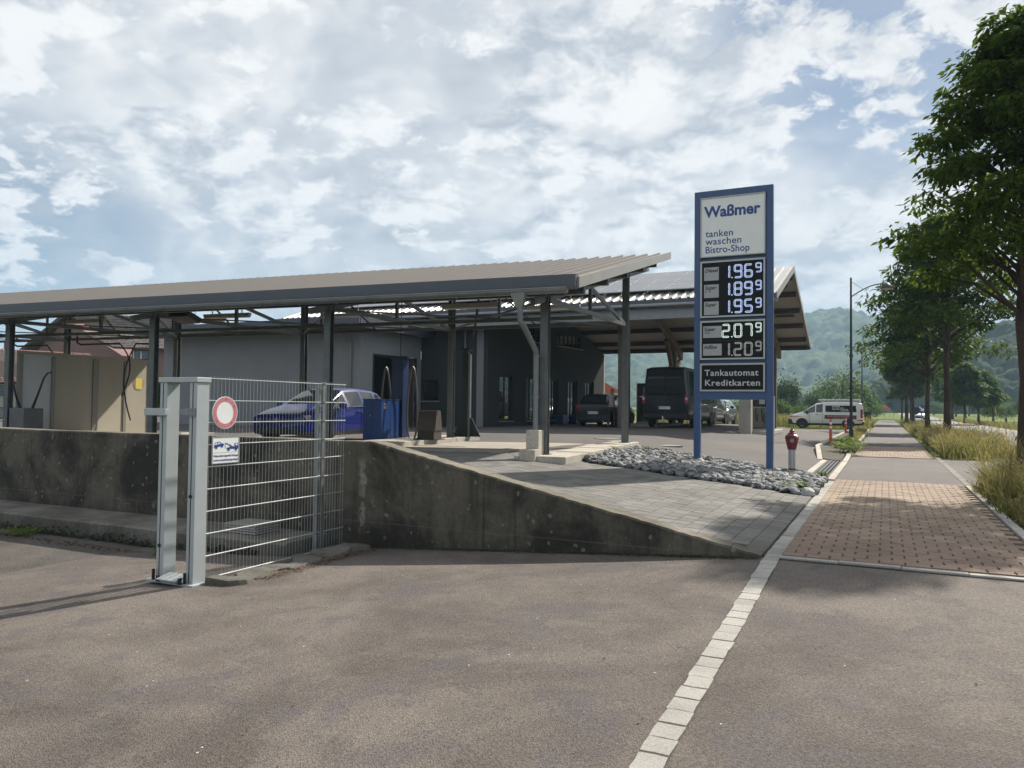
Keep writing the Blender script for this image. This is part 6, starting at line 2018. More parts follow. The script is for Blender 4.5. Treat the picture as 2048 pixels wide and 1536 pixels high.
# grey people carrier and dark car further back at the pumps
mpv = [(0, .38, .66, .66, .76, .56), (.08, .30, .78, .86, .92, .72), (.45, .26, .92, .93, 1.06, .76), (1.0, .24, 1.05, .95, 1.20, .78), (2.0, .24, 1.10, .95, 1.80, .72), (3.0, .24, 1.10, .95, 1.88, .76),
       (4.1, .24, 1.10, .95, 1.88, .76), (4.75, .28, 1.10, .94, 1.84, .75), (4.92, .34, 1.10, .92, 1.70, .74), (4.95, .40, .95, .90, 1.10, .74)]
zb_ = zg(-8.8, 42); F = veh_frame(WX(-8.95, 40.0 + 4.95, zb_), (-SR, -CR, 0))
gv = car('parked_van', 'grey people carrier beyond the dark van, seen from behind', F, mpv, 'cargrey', 'van', side=(3, 4, 5, 6), screen=3, wheels=(.95, 4.0), wr=.33, W2=.95, glassm='darkglass')
for s in (1, -1):
    m = MB(F); m.box(4.80, 4.945, min(s * .80, s * .94), max(s * .80, s * .94), .95, 1.5); m.build('tail_lamp', M['redlens'], gv, bevel=.01)
bit(gv, F, 'rear_glass', 'darkglass', 4.935, 4.955, -.70, .70, 1.15, 1.65, False, .01)
plate(gv, F, 4.96, .72, 'WT·S 204')
F = veh_frame(WX(-9.35, 46.6, zg(-9.35, 47)), (SR, CR, 0))
fc = car('parked_car', 'dark green car facing us beside the grass bank', F, hatch2, 'carsilver', side=(3, 4, 5, 6), screen=3, wheels=(.80, 3.25), W2=.87)
bit(fc, F, 'headlamp', 'clearlens', .05, .34, .58, .80, .60, .75, True, .03)
bit(fc, F, 'grille', 'black', -.012, .06, -.48, .48, .44, .60, False, .01)
bit(fc, F, 'mirror', 'black', 1.35, 1.5, .88, 1.08, .98, 1.14, True, .03)
plate(fc, F, -.02, .36, 'WT·M 69', False)

# white van parked crosswise
zb_ = zg(-3.8, 60.5); F = veh_frame(WX(-6.35, 60.5, zb_), (CR, -SR, 0))
jumpy = [(0, .40, .66, .68, .78, .56), (.08, .30, .80, .88, .92, .72), (.50, .26, .96, .94, 1.08, .76), (.98, .24, 1.08, .95, 1.22, .78), (1.85, .24, 1.12, .96, 1.80, .70), (2.35, .24, 1.12, .96, 1.89, .78),
         (3.6, .24, 1.12, .96, 1.90, .80), (4.70, .26, 1.12, .955, 1.88, .80), (4.88, .30, 1.12, .94, 1.80, .78), (4.95, .38, 1.05, .92, 1.60, .76)]
wv = car('parked_van', 'white work van with roof rack and red lettering strip parked crosswise', F, jumpy, 'carwhite', 'van', side=(3, 4), screen=3, wheels=(.92, 4.0), wr=.34, W2=.96)
for s in (-1, 1):
    m = MB(F); m.prism([(2.50, s * .925, 1.20), (4.55, s * .925, 1.20), (4.50, s * .865, 1.66), (2.50, s * .865, 1.66)], (0, s * .012, 0)); sw_ = m.build('side_panel', M['panelblack'], wv)
    m = MB(F); m.box(2.45, 4.55, min(s * .965, s * .972), max(s * .965, s * .972), .70, .98); m.build('red_strip', M['hydred'], wv)
    m = MB(F); m.box(.04, .9, min(s * .86, s * .962), max(s * .86, s * .962), .84, .875); m.build('red_line', M['orange'], wv)
    m = MB(F); m.box(1.85, 2.05, min(s * .96, s * .985), max(s * .96, s * .985), 1.0, 1.03); m.build('door_handle', M['black'], wv)
    m = MB(F); m.box(1.2, 1.36, min(s * .95, s * 1.15), max(s * .95, s * 1.15), 1.05, 1.28); m.build('mirror', M['black'], wv, bevel=.03)
    m = MB(F); m.box(4.80, 4.95, min(s * .86, s * .955), max(s * .86, s * .955), .80, 1.40); m.build('tail_lamp', M['redlens'], wv, bevel=.01)
    for (xa) in (1.42, 2.30):
        m = MB(F); m.box(xa, xa + .012, min(s * .955, s * .966), max(s * .955, s * .966), .3, 1.12); m.build('door_gap', M['black'], wv)
    m = MB(F); m.box(.06, .40, min(s * .55, s * .86), max(s * .55, s * .86), .80, .96); m.build('headlamp', M['clearlens'], wv, bevel=.04)
bit(wv, F, 'front_bumper', 'black', -.03, .55, -.90, .90, .30, .68, False, .05)
bit(wv, F, 'rear_bumper', 'black', 4.75, 5.03, -.90, .90, .34, .56, False, .03)
bit(wv, F, 'hazard_stripe', 'yellow', 4.90, 4.965, -.86, .86, .62, .78, False, .005)
bit(wv, F, 'rear_corner_stripe', 'orange', 4.60, 4.97, .93, .967, .58, .66, True, .003)
rk = MB(F)
for s in (-1, 1): rk.beam((2.05, s * .70, 2.00), (4.75, s * .70, 2.00), .05, .05)
for x in lin(2.1, 4.7, 6): rk.beam((x, -.72, 1.98), (x, .72, 1.98), .05, .04)
for x in (2.2, 3.4, 4.6):
    for s in (-1, 1): rk.box(x, x + .06, s * .72 - .02, s * .72 + .02, 1.84, 2.0)
rk.tube([(2.0, .45, 2.06), (4.8, .45, 2.06)], .06, 8); rk.tube([(2.0, -.5, 2.06), (4.8, -.5, 2.06)], .05, 8)
rk.build('roof_rack', M['alu'], wv)
# lettering on the near side (s=+1 or -1 whichever faces the camera)
sd = 1 if (F.to_3x3() @ Vector((0, 1, 0))).dot(Vector((0, -1, 0))) > 0 else -1
xd = F.to_3x3() @ Vector((1, 0, 0))
def vt_(txt, x, z, size, width, mat, y): put_text(txt, size, face_frame(F @ Vector((x, sd * y, z)), xd), M[mat], wv, width=width, depth=.0006, bold=.02)
vt_('STROM', 2.95, 1.56, .11, .50, 'white', .906); vt_('ist nicht alles', 2.95, 1.46, .10, .78, 'white', .915); vt_('ohne Strom ist alles', 2.95, 1.36, .10, 1.05, 'white', .925); vt_('NICHTS', 3.52, 1.25, .11, .5, 'white', .935)
vt_('ELEKTROTECHNIK', 2.6, .86, .10, 1.6, 'alu', .974); vt_('ELEKTRO · SERVICE', 3.0, .74, .08, 1.0, 'alu', .974)

# distant white car on the road
F = veh_frame(WX(4.9, 139, zg(4.9, 139) + .004), (SR, CR, 0))
rc = car('driving_car', 'small white car coming along the far road', F, hatch2, 'carwhite', side=(3, 4, 5, 6), screen=3, wheels=(.80, 3.25), W2=.87, glassm='darkglass')
bit(rc, F, 'headlamp', 'clearlens', .05, .34, .58, .80, .60, .75, True, .03)
bit(rc, F, 'grille', 'black', -.012, .06, -.60, .60, .30, .55, False, .01)

# ================================================================== PERSON
def skin_mesh(name, joints, edges, mat, parent, F4, sub=1):
    vs = [F4 @ Vector(j[:3]) for j in joints]
    inv = mat_of(parent).inverted() if parent is not None else Matrix.Identity(4)
    me = bpy.data.meshes.new(name); me.from_pydata([tuple(inv @ v) for v in vs], edges, [])
    o = bpy.data.objects.new(name, me); COL.objects.link(o)
    sk = o.modifiers.new('skin', 'SKIN'); sk.use_smooth_shade = True
    for i, j in enumerate(joints):
        d = me.skin_vertices[0].data[i]; d.radius = (j[3], j[4] if len(j) > 4 else j[3]); d.use_root = (i == 0)
    sb_ = o.modifiers.new('sub', 'SUBSURF'); sb_.levels = sub; sb_.render_levels = sub
    bpy.context.view_layer.update(); dg = bpy.context.evaluated_depsgraph_get()
    m2 = bpy.data.meshes.new_from_object(o.evaluated_get(dg), depsgraph=dg); m2.materials.clear(); m2.materials.append(mat)
    m2.polygons.foreach_set('use_smooth', [True] * len(m2.polygons))
    COL.objects.unlink(o); bpy.data.objects.remove(o)
    return link(name, m2, parent)


pc_ = Vector((4.53, 34.9, 0)); zz = zg(*rp(pc_.x, pc_.y)); pc_.z = zz
# local axes: x to the picture's right, y away from us
PF = Matrix.Translation(pc_) @ Matrix.Rotation(radians(-12), 4, 'Z')
pr = thing('person', 'person in pale shirt and dark trousers leaning on the black car', 'person', pc_); pr.matrix_basis = PF
J = [(0, 0, .92, .13, .10), (0, .04, 1.10, .125, .09), (0, .12, 1.28, .145, .095), (0, .17, 1.40, .12, .08), (0, .20, 1.47, .05), (0, .25, 1.55, .062), (0, .27, 1.63, .088, .10), (0, .27, 1.71, .062),
     (.17, .17, 1.40, .055), (.36, .30, 1.34, .045), (.52, .48, 1.40, .035), (.60, .56, 1.42, .03),
     (-.17, .17, 1.38, .055), (-.24, .18, 1.12, .045), (-.14, .42, 1.02, .035), (-.10, .50, 1.02, .03),
     (.10, 0, .86, .092), (.12, .03, .48, .065), (.12, -.02, .09, .045), (.13, .12, .04, .04), (-.10, 0, .86, .092), (-.13, -.06, .48, .065), (-.14, -.16, .09, .045), (-.15, -.03, .04, .04)]
E = [(0, 1), (1, 2), (2, 3), (3, 4), (4, 5), (5, 6), (6, 7), (3, 8), (8, 9), (9, 10), (10, 11), (3, 12), (12, 13), (13, 14), (14, 15), (0, 16), (16, 17), (17, 18), (18, 19), (0, 20), (20, 21), (21, 22), (22, 23)]
skin_mesh('body', J, E, M['skin'], pr, PF, 2)
g_ = .014
skin_mesh('shirt', [(0, .0, .93, .145, .115), (0, .04, 1.10, .14, .105), (0, .12, 1.28, .16, .11), (0, .17, 1.41, .13, .09), (.18, .17, 1.40, .07), (.29, .25, 1.36, .062), (-.18, .17, 1.38, .07), (-.22, .18, 1.22, .062)],
          [(0, 1), (1, 2), (2, 3), (3, 4), (4, 5), (3, 6), (6, 7)], M['shirt'], pr, PF, 2)
skin_mesh('trousers', [(0, 0, .93, .14, .115), (.10, 0, .84, .105), (.12, .03, .48, .08), (.12, -.02, .10, .065), (-.10, 0, .84, .105), (-.13, -.06, .48, .08), (-.14, -.16, .10, .065)],
          [(0, 1), (1, 2), (2, 3), (0, 4), (4, 5), (5, 6)], M['trouser'], pr, PF, 2)
skin_mesh('hair', [(0, .245, 1.66, .088, .10), (0, .26, 1.725, .078)], [(0, 1)], M['hair'], pr, PF, 2)
for (x, y) in ((.125, .06), (-.145, -.08)):
    m = MB(PF); m.box(x - .05, x + .05, y - .12, y + .15, .0, .07); m.build('shoe', M['black'], pr, bevel=.02)
for s in (0, 1):
    for k in range(4):
        base = Vector((.60, .56, 1.42)) if s == 0 else Vector((-.10, .50, 1.02)); d = Vector((.05, .05, 0)) if s == 0 else Vector((.02, .06, 0))
        off = Vector((.018 * (k - 1.5) * (-.7), .018 * (k - 1.5) * .7, 0)) if s == 0 else Vector((.018 * (k - 1.5), 0, 0))
        m = MB(PF); m.tube([base + off, base + off + d * .6, base + off + d * (1.1 - .1 * abs(k - 1.5)) + Vector((0, 0, -.012))], [.009, .008, .006], 6); m.build('finger', M['skin'], pr)

# ================================================================== HOUSES
def tiled_roof(name, parent, corners, nu, nv, mat, th=.05, limit=300):
    """corners: eave0, eave1, ridge1, ridge0; tiles as small overlapping slabs"""
    e0, e1, r1_, r0_ = [Vector(c) for c in corners]
    nrm = (e1 - e0).cross(r0_ - e0).normalized()
    if nrm.z < 0: nrm = -nrm
    base = MB(); base.prism([e0, e1, r1_, r0_], tuple(-nrm * .12)); o = base.build(name, M['darktimber'], parent)
    m = MB(); 
    def B(u, v): return (e0 * (1 - u) + e1 * u) * (1 - v) + (r0_ * (1 - u) + r1_ * u) * v
    for j in range(nv):
        for i in range(nu):
            u0, u1 = i / nu, (i + 1) / nu; v0, v1 = j / nv, (j + 1.12) / nv
            um = (u0 + u1) / 2
            a, b_, c, d = B(u0, v0), B(u1, v0), B(u1, min(1, v1)), B(u0, min(1, v1)); mu0, mu1 = B(um, v0), B(um, min(1, v1))
            lo = nrm * (th + .015 * random.random()); hi = nrm * .012
            m.add([a + lo, mu0 + lo + nrm * .035, b_ + lo, c + hi, mu1 + hi + nrm * .035, d + hi, a, b_], [(0, 1, 4, 5), (1, 2, 3, 4), (6, 0, 1, 2, 7)])
    t_ = m.build('tiles', mat, o); t_['kind'] = 'stuff'
    return o


def P3(px, py, Y):
    """point at picture column/row and depth Y"""
    X = (px - 1024) / F_PX * Y; hor = 803 + .0115 * px
    return Vector((X, Y, 1.6 + (hor - py) / F_PX * Y))
ha = thing('pink_house', 'pink rendered house with a steep brown tiled gable roof', 'house', P3(150, 850, 62))
D = 62
# gable facing us, ridge running away to the right
apex = P3(128, 628, D); lft = P3(50, 697, D); rgt = P3(243, 700, D); back = Vector((9, 5.5, 0))
ez = .6
m = MB(); m.prism([Vector((lft.x + .8, D, -.2)), Vector((rgt.x + 3.3, D, -.2)), Vector((rgt.x + 3.3, D, 5.2)), Vector((rgt.x, D, 5.4)), apex + Vector((0, 0, -.4)), Vector((lft.x + .8, D, 5.6))], (2.0, 9, 0)); m.build('wall', M['pink'], ha)
tiled_roof('roof', ha, [apex + Vector((.2, -.5, 0)), apex + Vector((.2, -.5, 0)) + Vector((8.5, 2, 0)), rgt + Vector((9.5, 2, .1)), rgt + Vector((1.0, -.7, .1))][::-1], 26, 14, M['tile'])
m = MB(); m.prism([apex + Vector((.25, -.7, .1)), lft + Vector((-.2, -.7, -.2)), lft + Vector((-.2, -.7, -.5)), apex + Vector((.25, -.7, -.25))], (.6, 9, 0)); m.build('barge_board', M['darktimber'], ha)
hb = thing('brown_roofed_wing', 'house wing with long brown tiled roof and dark windows', 'house', P3(270, 850, 58))
D2 = 58
a0, a1 = P3(158, 664, D2), P3(480, 684, D2 + 2); b0, b1 = P3(225, 694, D2 - 3), P3(480, 704, D2 - 1)
tiled_roof('roof', hb, [b0, b1, a1, a0], 34, 9, M['tile'])
m = MB(); m.prism([(b0.x + .8, D2 - 2, -.2), (b1.x, D2 - 1.4, -.2), (b1.x, D2 - 1.4, b1.z + .1), (b0.x + .8, D2 - 2, b0.z + .05)], (0, 5, 0)); m.build('wall', M['pink'], hb)
for (x0, x1) in ((266, 280), (281, 295)):
    a, c = P3(x0, 702, D2 - 2.1), P3(x1, 718, D2 - 2.1); m = MB(); m.box(a.x + .03, c.x - .03, D2 - 2.1, D2 - 1.9, c.z, a.z); w_ = m.build('window', M['darkglass'], hb)
    m = MB(); m.box(a.x - .03, a.x + .04, D2 - 2.16, D2 - 2.02, c.z, a.z); m.build('window_frame', M['white'], w_)
hc = thing('low_house', 'white low house with reddish brown tiled roof at the far left', 'house', P3(-20, 850, 48))
D3 = 48
e0, e1 = P3(-180, 772, D3), P3(40, 762, D3); q0, q1 = P3(-190, 688, D3 + 5), P3(178, 708, D3 + 5)
e1 = P3(210, 758, D3)
tiled_roof('roof', hc, [e0, e1, q1, q0], 60, 20, M['tilered'])
m = MB(); m.prism([(e0.x, D3 + .6, -.2), (e1.x - .5, D3 + .6, -.2), (e1.x - .5, D3 + .6, e1.z - .1), (e0.x, D3 + .6, e0.z - .1)], (0, 4, 0)); m.build('wall', M['creamwall'], hc)
a, c = P3(-30, 775, D3 + .5), P3(14, 792, D3 + .5); m = MB(); m.box(a.x, c.x, D3 + .5, D3 + .65, c.z, a.z); m.build('window', M['darkglass'], hc)
hd_ = thing('orange_roof_house', 'distant house roof with an orange chimney pot', 'house', P3(15, 700, 80))
m = MB(); c = P3(13, 690, 80); m.tube([c + Vector((0, 0, -4)), c + Vector((0, 0, .2)), c + Vector((0, 0, .9))], [.35, .35, .15], 10); m.build('chimney', M['orangeroof'], hd_)
m = MB(); m.prism([c + Vector((-6, 0, -3)), c + Vector((6, 0, -3)), c + Vector((6, 0, -.6)), c + Vector((-6, 0, -.6))], (0, 5, 0)); m.build('roof', M['tilered'], hd_)
# low iron garden fence in front of the low house
gf = thing('garden_fence', 'low dark wire garden fence behind the wash bays', 'fence', P3(0, 850, 40))
m = MB(); a = P3(-60, 815, 40); c = P3(60, 838, 40)
for i in range(24):
    x = a.x + (c.x - a.x) * i / 23; m.beam((x, 40, c.z), (x + .5, 40, a.z), .03, .03); m.beam((x, 40, a.z), (x + .5, 40, c.z), .03, .03)
m.beam((a.x, 40, a.z), (c.x, 40, a.z), .05, .05); m.beam((a.x, 40, c.z), (c.x, 40, c.z), .05, .05); m.build('lattice', M['darksteel'], gf)
m = MB(); m.box(a.x - 6, c.x + 1, 40.2, 40.5, .3, c.z - .05); m.build('base_wall', M['white'], gf)
# small far roof behind the shop
c = P3(1212, 775, 70); th_ = thing('distant_barn', 'far red roof edge behind the shop', 'house', (c.x, c.y, 0))
m = MB(); m.prism([(c.x - 5, c.y, 0), (c.x + .2, c.y, 0), (c.x + .2, c.y, c.z - .2), (c.x - 5, c.y, c.z - .2)], (0, 5, 0)); m.build('wall', M['creamwall'], th_)
m = MB(); m.prism([(c.x - 5.5, c.y - .4, c.z + 2.4), (c.x - 1.2, c.y - .4, c.z + 1.0), (c.x + 1.3, c.y - .4, c.z - .35), (c.x + 1.0, c.y - .4, c.z - .5), (c.x - 5.5, c.y - .4, c.z - .5)], (0, 6, 0)); m.build('roof', M['orangeroof'], th_)

# ================================================================== TRAFFIC SIGNS far away
def tsign(px, py, Y, R, mat, lab, arrow=False, shape='round'):
    c = P3(px, py, Y); r, p = rp(c.x, c.y); z0 = zg(r, p)
    t = thing('traffic_sign', lab, 'traffic sign', (c.x, c.y, z0), RD)
    m = MB(); m.cyl((c.x, c.y, z0), (c.x, c.y, c.z + R), .035, n=8); m.build('pole', M['zinc'], t)
    Fm = face_frame((c.x, c.y - .06, c.z), (CR, -SR, 0)); m = MB(Fm)
    if shape == 'round': m.cyl((0, 0, 0), (0, 0, .02), R, n=24)
    else: m.box(-R, R, -R * .45, R * .45, 0, .02)
    f = m.build('face', M[mat], t)
    if arrow:
        m = MB(Fm); m.prism([(-.22, .16, .021), (-.16, .22, .021), (.06, .0, .021), (.13, .08, .021), (.16, -.18, .021), (-.1, -.15, .021), (-.02, -.07, .021)], (0, 0, .004)); m.build('arrow', M['white'], f)
tsign(1843, 818, 62, .36, 'signblue', 'round blue keep right sign with white arrow', True)
tsign(1830, 822, 62, .30, 'darksteel', 'back of a round sign left of the blue sign')
tsign(1780, 810, 150, .55, 'darksteel', 'dark far traffic sign beside the crest of the road')
tsign(1768, 815, 190, 1.3, 'orange', 'red and white barrier board on the far road', shape='rect')
for i, (px, py, Y) in enumerate(((1769, 836, 118), (1788, 833, 125))):
    c = P3(px, py, Y); r, p = rp(c.x, c.y); t = thing('marker_post', ('white road marker post left of the far road bend', 'white road marker post nearer the far car')[i], 'marker post', (c.x, c.y, zg(r, p)), RD, 'road marker posts')
    m = MB(); m.tube([(c.x, c.y, zg(r, p)), (c.x, c.y, zg(r, p) + .95)], [.06, .05], 6); m.build('post', M['white'], t)
    m = MB(); m.tube([(c.x, c.y, zg(r, p) + .72), (c.x, c.y, zg(r, p) + .88)], [.062, .062], 6); m.build('band', M['black'], t)

# ================================================================== VEGETATION
def quad_mesh(name, V, mat):
    """V: (n,4,3) array of separate quads"""
    n = V.shape[0]
    me = bpy.data.meshes.new(name)
    me.vertices.add(n * 4); me.vertices.foreach_set('co', V.reshape(-1).astype(np.float32))
    me.loops.add(n * 4); me.loops.foreach_set('vertex_index', np.arange(n * 4, dtype=np.int32))
    me.polygons.add(n); me.polygons.foreach_set('loop_start', np.arange(0, n * 4, 4, dtype=np.int32)); me.polygons.foreach_set('loop_total', np.full(n, 4, dtype=np.int32))
    me.materials.append(mat); me.update(calc_edges=True); me.validate()
    return me


def leaves(cent, rad, per, L, wf=.42, droop=.55, seed=1):
    """leaf quads scattered through flattened clumps; cent (k,3), rad (k,3)"""
    g = np.random.default_rng(seed); k = len(cent); idx = np.repeat(np.arange(k), per); n = len(idx)
    d = g.normal(size=(n, 3)); d /= np.linalg.norm(d, axis=1)[:, None]; rr = g.random(n) ** (1 / 2.2)
    P = cent[idx] + d * rr[:, None] * rad[idx]
    a = g.random(n) * 2 * np.pi; out = P - cent[idx]
    dirv = np.stack([np.cos(a) + out[:, 0] * 1.2 / rad[idx][:, 0], np.sin(a) + out[:, 1] * 1.2 / rad[idx][:, 1], -droop + g.normal(size=n) * .4], 1); dirv /= np.linalg.norm(dirv, axis=1)[:, None]
    up = np.stack([g.normal(size=n) * .5, g.normal(size=n) * .5, np.ones(n)], 1)
    s = np.cross(dirv, up); s /= np.linalg.norm(s, axis=1)[:, None]
    nn = np.cross(s, dirv)
    ll = (L * (0.65 + .6 * g.random(n)))[:, None]; w = ll * wf * .5
    V = np.stack([P, P + dirv * ll * .45 + s * w - nn * w * .35, P + dirv * ll - np.array([0, 0, 1]) * ll * .12, P + dirv * ll * .45 - s * w - nn * w * .35], 1)
    return V


def tree(name, label, base, H, z0, R, nclump, per, L, seed, group=None, trunk_r=.12, lean=(0, 0), mat='leaf', cat='tree', shape=1.0, top_r=.12, csize=.62):
    base = Vector(base); g = np.random.default_rng(seed); rr = random.Random(seed)
    t = thing(name, label, cat, base, None, group)
    m = MB(); top = base + Vector((lean[0], lean[1], H * .93))
    pts = [base + (top - base) * a + Vector((rr.uniform(-.04, .04) * min(1, a * 3), rr.uniform(-.04, .04) * min(1, a * 3), 0)) for a in lin(0, 1, 9)]
    pts[0] = base - Vector((0, 0, .1))
    rad = [trunk_r * (1.25 if i == 0 else 1.0 - .85 * (i / 8) ** 1.1) for i in range(9)]
    m.tube(pts, rad, 10); m.build('trunk', M['bark'], t, smooth=True)
    cs = []; rs_ = []; lm = MB()
    for i in range(nclump):
        h = (i + .5) / nclump; h = h ** 0.85
        # width profile: wide low, tapering to the top
        prof = min(1.0, .62 + 2.6 * h) * (1 - h * .93) ** .70 * shape
        ang = i * 2.399 + rr.uniform(-.5, .5); R_ = R * prof * (1 if i % 3 else .5) * rr.uniform(.55, 1.08)
        z = z0 + (H - z0) * h * .95
        ax = base + (top - base) * (z / H)
        c = Vector((ax.x + cos(ang) * R_, ax.y + sin(ang) * R_, base.z + z + rr.uniform(-.15, .15)))
        cr = csize * R / 2.6 * rr.uniform(.7, 1.25) * (1 - .35 * h)
        cs.append(c); rs_.append((cr * 1.15, cr * 1.15, cr * .62))
        st_ = base + (top - base) * (max(z0 * .8, z - R_ * .45) / H)
        mid = st_.lerp(c, .55) + Vector((0, 0, .12 * R_))
        b0 = trunk_r * .32 * (1 - .7 * h)
        lm.tube([st_, mid, c], [b0, b0 * .6, b0 * .2], 5)
    lm.build('limbs', M['bark'], t)
    V = leaves(np.array([tuple(c) for c in cs]), np.array(rs_), per, L, seed=seed)
    me = quad_mesh('crown', V - np.array(tuple(base)), M[mat]); o = link('crown', me, t)
    return t


ROWG = 'row of young trees between path and road'
tree('street_tree', 'large leafy tree at the right edge of the picture nearest the camera', W(2.06, 14.9), 8.0, 3.6, 2.25, 130, 190, .155, 3, ROWG, .125, lean=(.0, .0), csize=.58)
tree('street_tree', 'second tree of the row, straight trunk behind the far grass clump', W(2.45, 38.6), 10.2, 5.1, 3.5, 95, 170, .27, 5, ROWG, .15, csize=.60)
tree('street_tree', 'third tree of the row with its crown left of the second', W(2.35, 53.5), 8.9, 4.6, 4.3, 85, 150, .33, 8, ROWG, .15, csize=.58)
tree('street_tree', 'fourth tree of the row, left trunk of the far pair', W(1.8, 80), 8.6, 4.6, 2.9, 75, 110, .44, 11, ROWG, .17)
tree('street_tree', 'fifth tree of the row, right trunk of the far pair', W(2.5, 86), 8.6, 4.4, 2.9, 75, 110, .44, 13, ROWG, .17)
tree('street_tree', 'small far tree of the row behind the blue sign', W(3.0, 112), 7.2, 3.6, 2.6, 60, 80, .5, 17, ROWG, .15)
tree('street_tree', 'smallest far tree of the row near the coming car', W(2.4, 135), 7.2, 3.6, 2.6, 60, 80, .55, 18, ROWG, .15)
tree('roadside_tree', 'young tree across the road beside the slim lamp', P3(1930, 845, 80) * 1.0, 6.3, 2.2, 2.3, 75, 110, .44, 21, 'young trees across the road', .14, mat='leaf2')
tree('roadside_tree', 'second young tree across the road right of the lamp', P3(1957, 846, 84), 5.9, 2.0, 2.7, 75, 110, .44, 23, 'young trees across the road', .14, mat='leaf2')
tree('roadside_tree', 'taller pale tree behind the two young ones', P3(1905, 838, 120), 11.0, 3, 3.6, 80, 110, .6, 24, 'young trees across the road', .2, mat='leaf2')


# prototype crowns for the bushes and trees further off
def proto(seed, nclump, per, L, mat, flat=.85):
    g = np.random.default_rng(seed)
    d = g.normal(size=(nclump, 3)); d /= np.linalg.norm(d, axis=1)[:, None]
    d[:, 2] = np.abs(d[:, 2]) * .95 - .12
    r = .55 + .25 * g.random(nclump)
    c = d * r[:, None]; c[:, 2] = c[:, 2] * flat + .35
    rad = np.stack([.26 + .14 * g.random(nclump)] * 3, 1); rad[:, 2] *= .75
    return quad_mesh('crown', leaves(c, rad, per, L, .6, .25, seed), M[mat])


PRO = [proto(31, 55, 60, .085, 'leaf2'), proto(32, 60, 60, .085, 'leafdark'), proto(33, 45, 60, .10, 'leaf2'), proto(34, 60, 60, .075, 'leafdark')]
tm = MB(); tm.tube([(0, 0, 0), (.01, 0, .2), (0, .01, .6)], [.05, .04, .02], 8); TR = tm.data('trunk', M['bark'])


def far_tree(px, Y, wpx, top, k, label, name='tree', cat='tree', group=None, foot=None, up=0.0):
    c = P3(px, top, Y); r, p = rp(c.x, c.y); z0 = zg(r, p) if foot is None else foot
    Rr = wpx / 2 / F_PX * Y; H = c.z - z0
    t = thing(name, label, cat, (c.x, c.y, z0), None, group)
    o = bpy.data.objects.new('crown', PRO[k]); COL.objects.link(o); o.parent = t
    hh = H * (1 - up); o.scale = (Rr / .98, Rr / .98, hh / 1.22); o.location = (0, 0, H * up); o.rotation_euler = (0, 0, random.uniform(0, 6.28))
    q = bpy.data.objects.new('trunk', TR); COL.objects.link(q); q.parent = t; q.scale = (H * .9, H * .9, H * 1.0)
    return t


G1 = 'trees and bushes behind the white van'
for a in ((1572, 95, 74, 733, 1, 'dark round tree right of the sign'), (1686, 112, 140, 724, 0, 'big broad green tree behind the white van'), (1626, 88, 62, 772, 3, 'small round tree between the dark and the broad tree'),
          (1704, 92, 66, 778, 2, 'low light green tree behind the rear of the van'), (1738, 125, 52, 786, 3, 'dark tree right of the broad tree behind the lamp'), (1752, 150, 40, 798, 0, 'small tree at the end of the tree group by the road'),
          (1560, 72, 60, 786, 2, 'bright bush just right of the sign leg'), (1602, 74, 56, 800, 2, 'bright low bush left of the van front'), (1470, 66, 90, 790, 2, 'bright bush seen beneath the sign'), (1652, 80, 60, 806, 3, 'low dark bush directly behind the van roof'),
          (1420, 75, 80, 800, 0, 'green bush behind the people carrier'), (1530, 70, 60, 798, 0, 'bush behind the sign leg'), (1330, 90, 120, 800, 0, 'broad bush behind the dark van'), (1230, 95, 70, 792, 3, 'bush behind the black hatchback')):
    far_tree(*a, group=G1)
far_tree(327, 40, 52, 716, 2, 'bright green shrub at the corner of the wash hall', 'shrub', 'shrub')
G2 = 'fruit trees and hedges on the meadow'
for a in ((1986, 100, 52, 793, 2, 'round fruit tree with two stems on the meadow'), (2012, 103, 40, 800, 2, 'smaller fruit tree right of the round one'), (2042, 115, 50, 790, 3, 'fruit tree at the right edge of the meadow'),
          (1868, 190, 36, 798, 0, 'pale hedge tree left on the far meadow edge'), (1888, 200, 34, 802, 2, 'small pale tree at the far meadow edge'), (1912, 170, 54, 790, 1, 'dark tree clump at the meadow edge'),
          (1938, 180, 60, 795, 1, 'dark tree clump behind the young trees'), (1965, 190, 50, 798, 3, 'dark bush left of the fruit trees'), (2025, 200, 60, 800, 0, 'far hedge tree behind the fruit trees'), (1850, 230, 30, 803, 3, 'far hedge tree near the car'), (1838, 260, 24, 806, 0, 'tiny far hedge tree right of the road crest')):
    far_tree(*a, group=G2, up=.12)

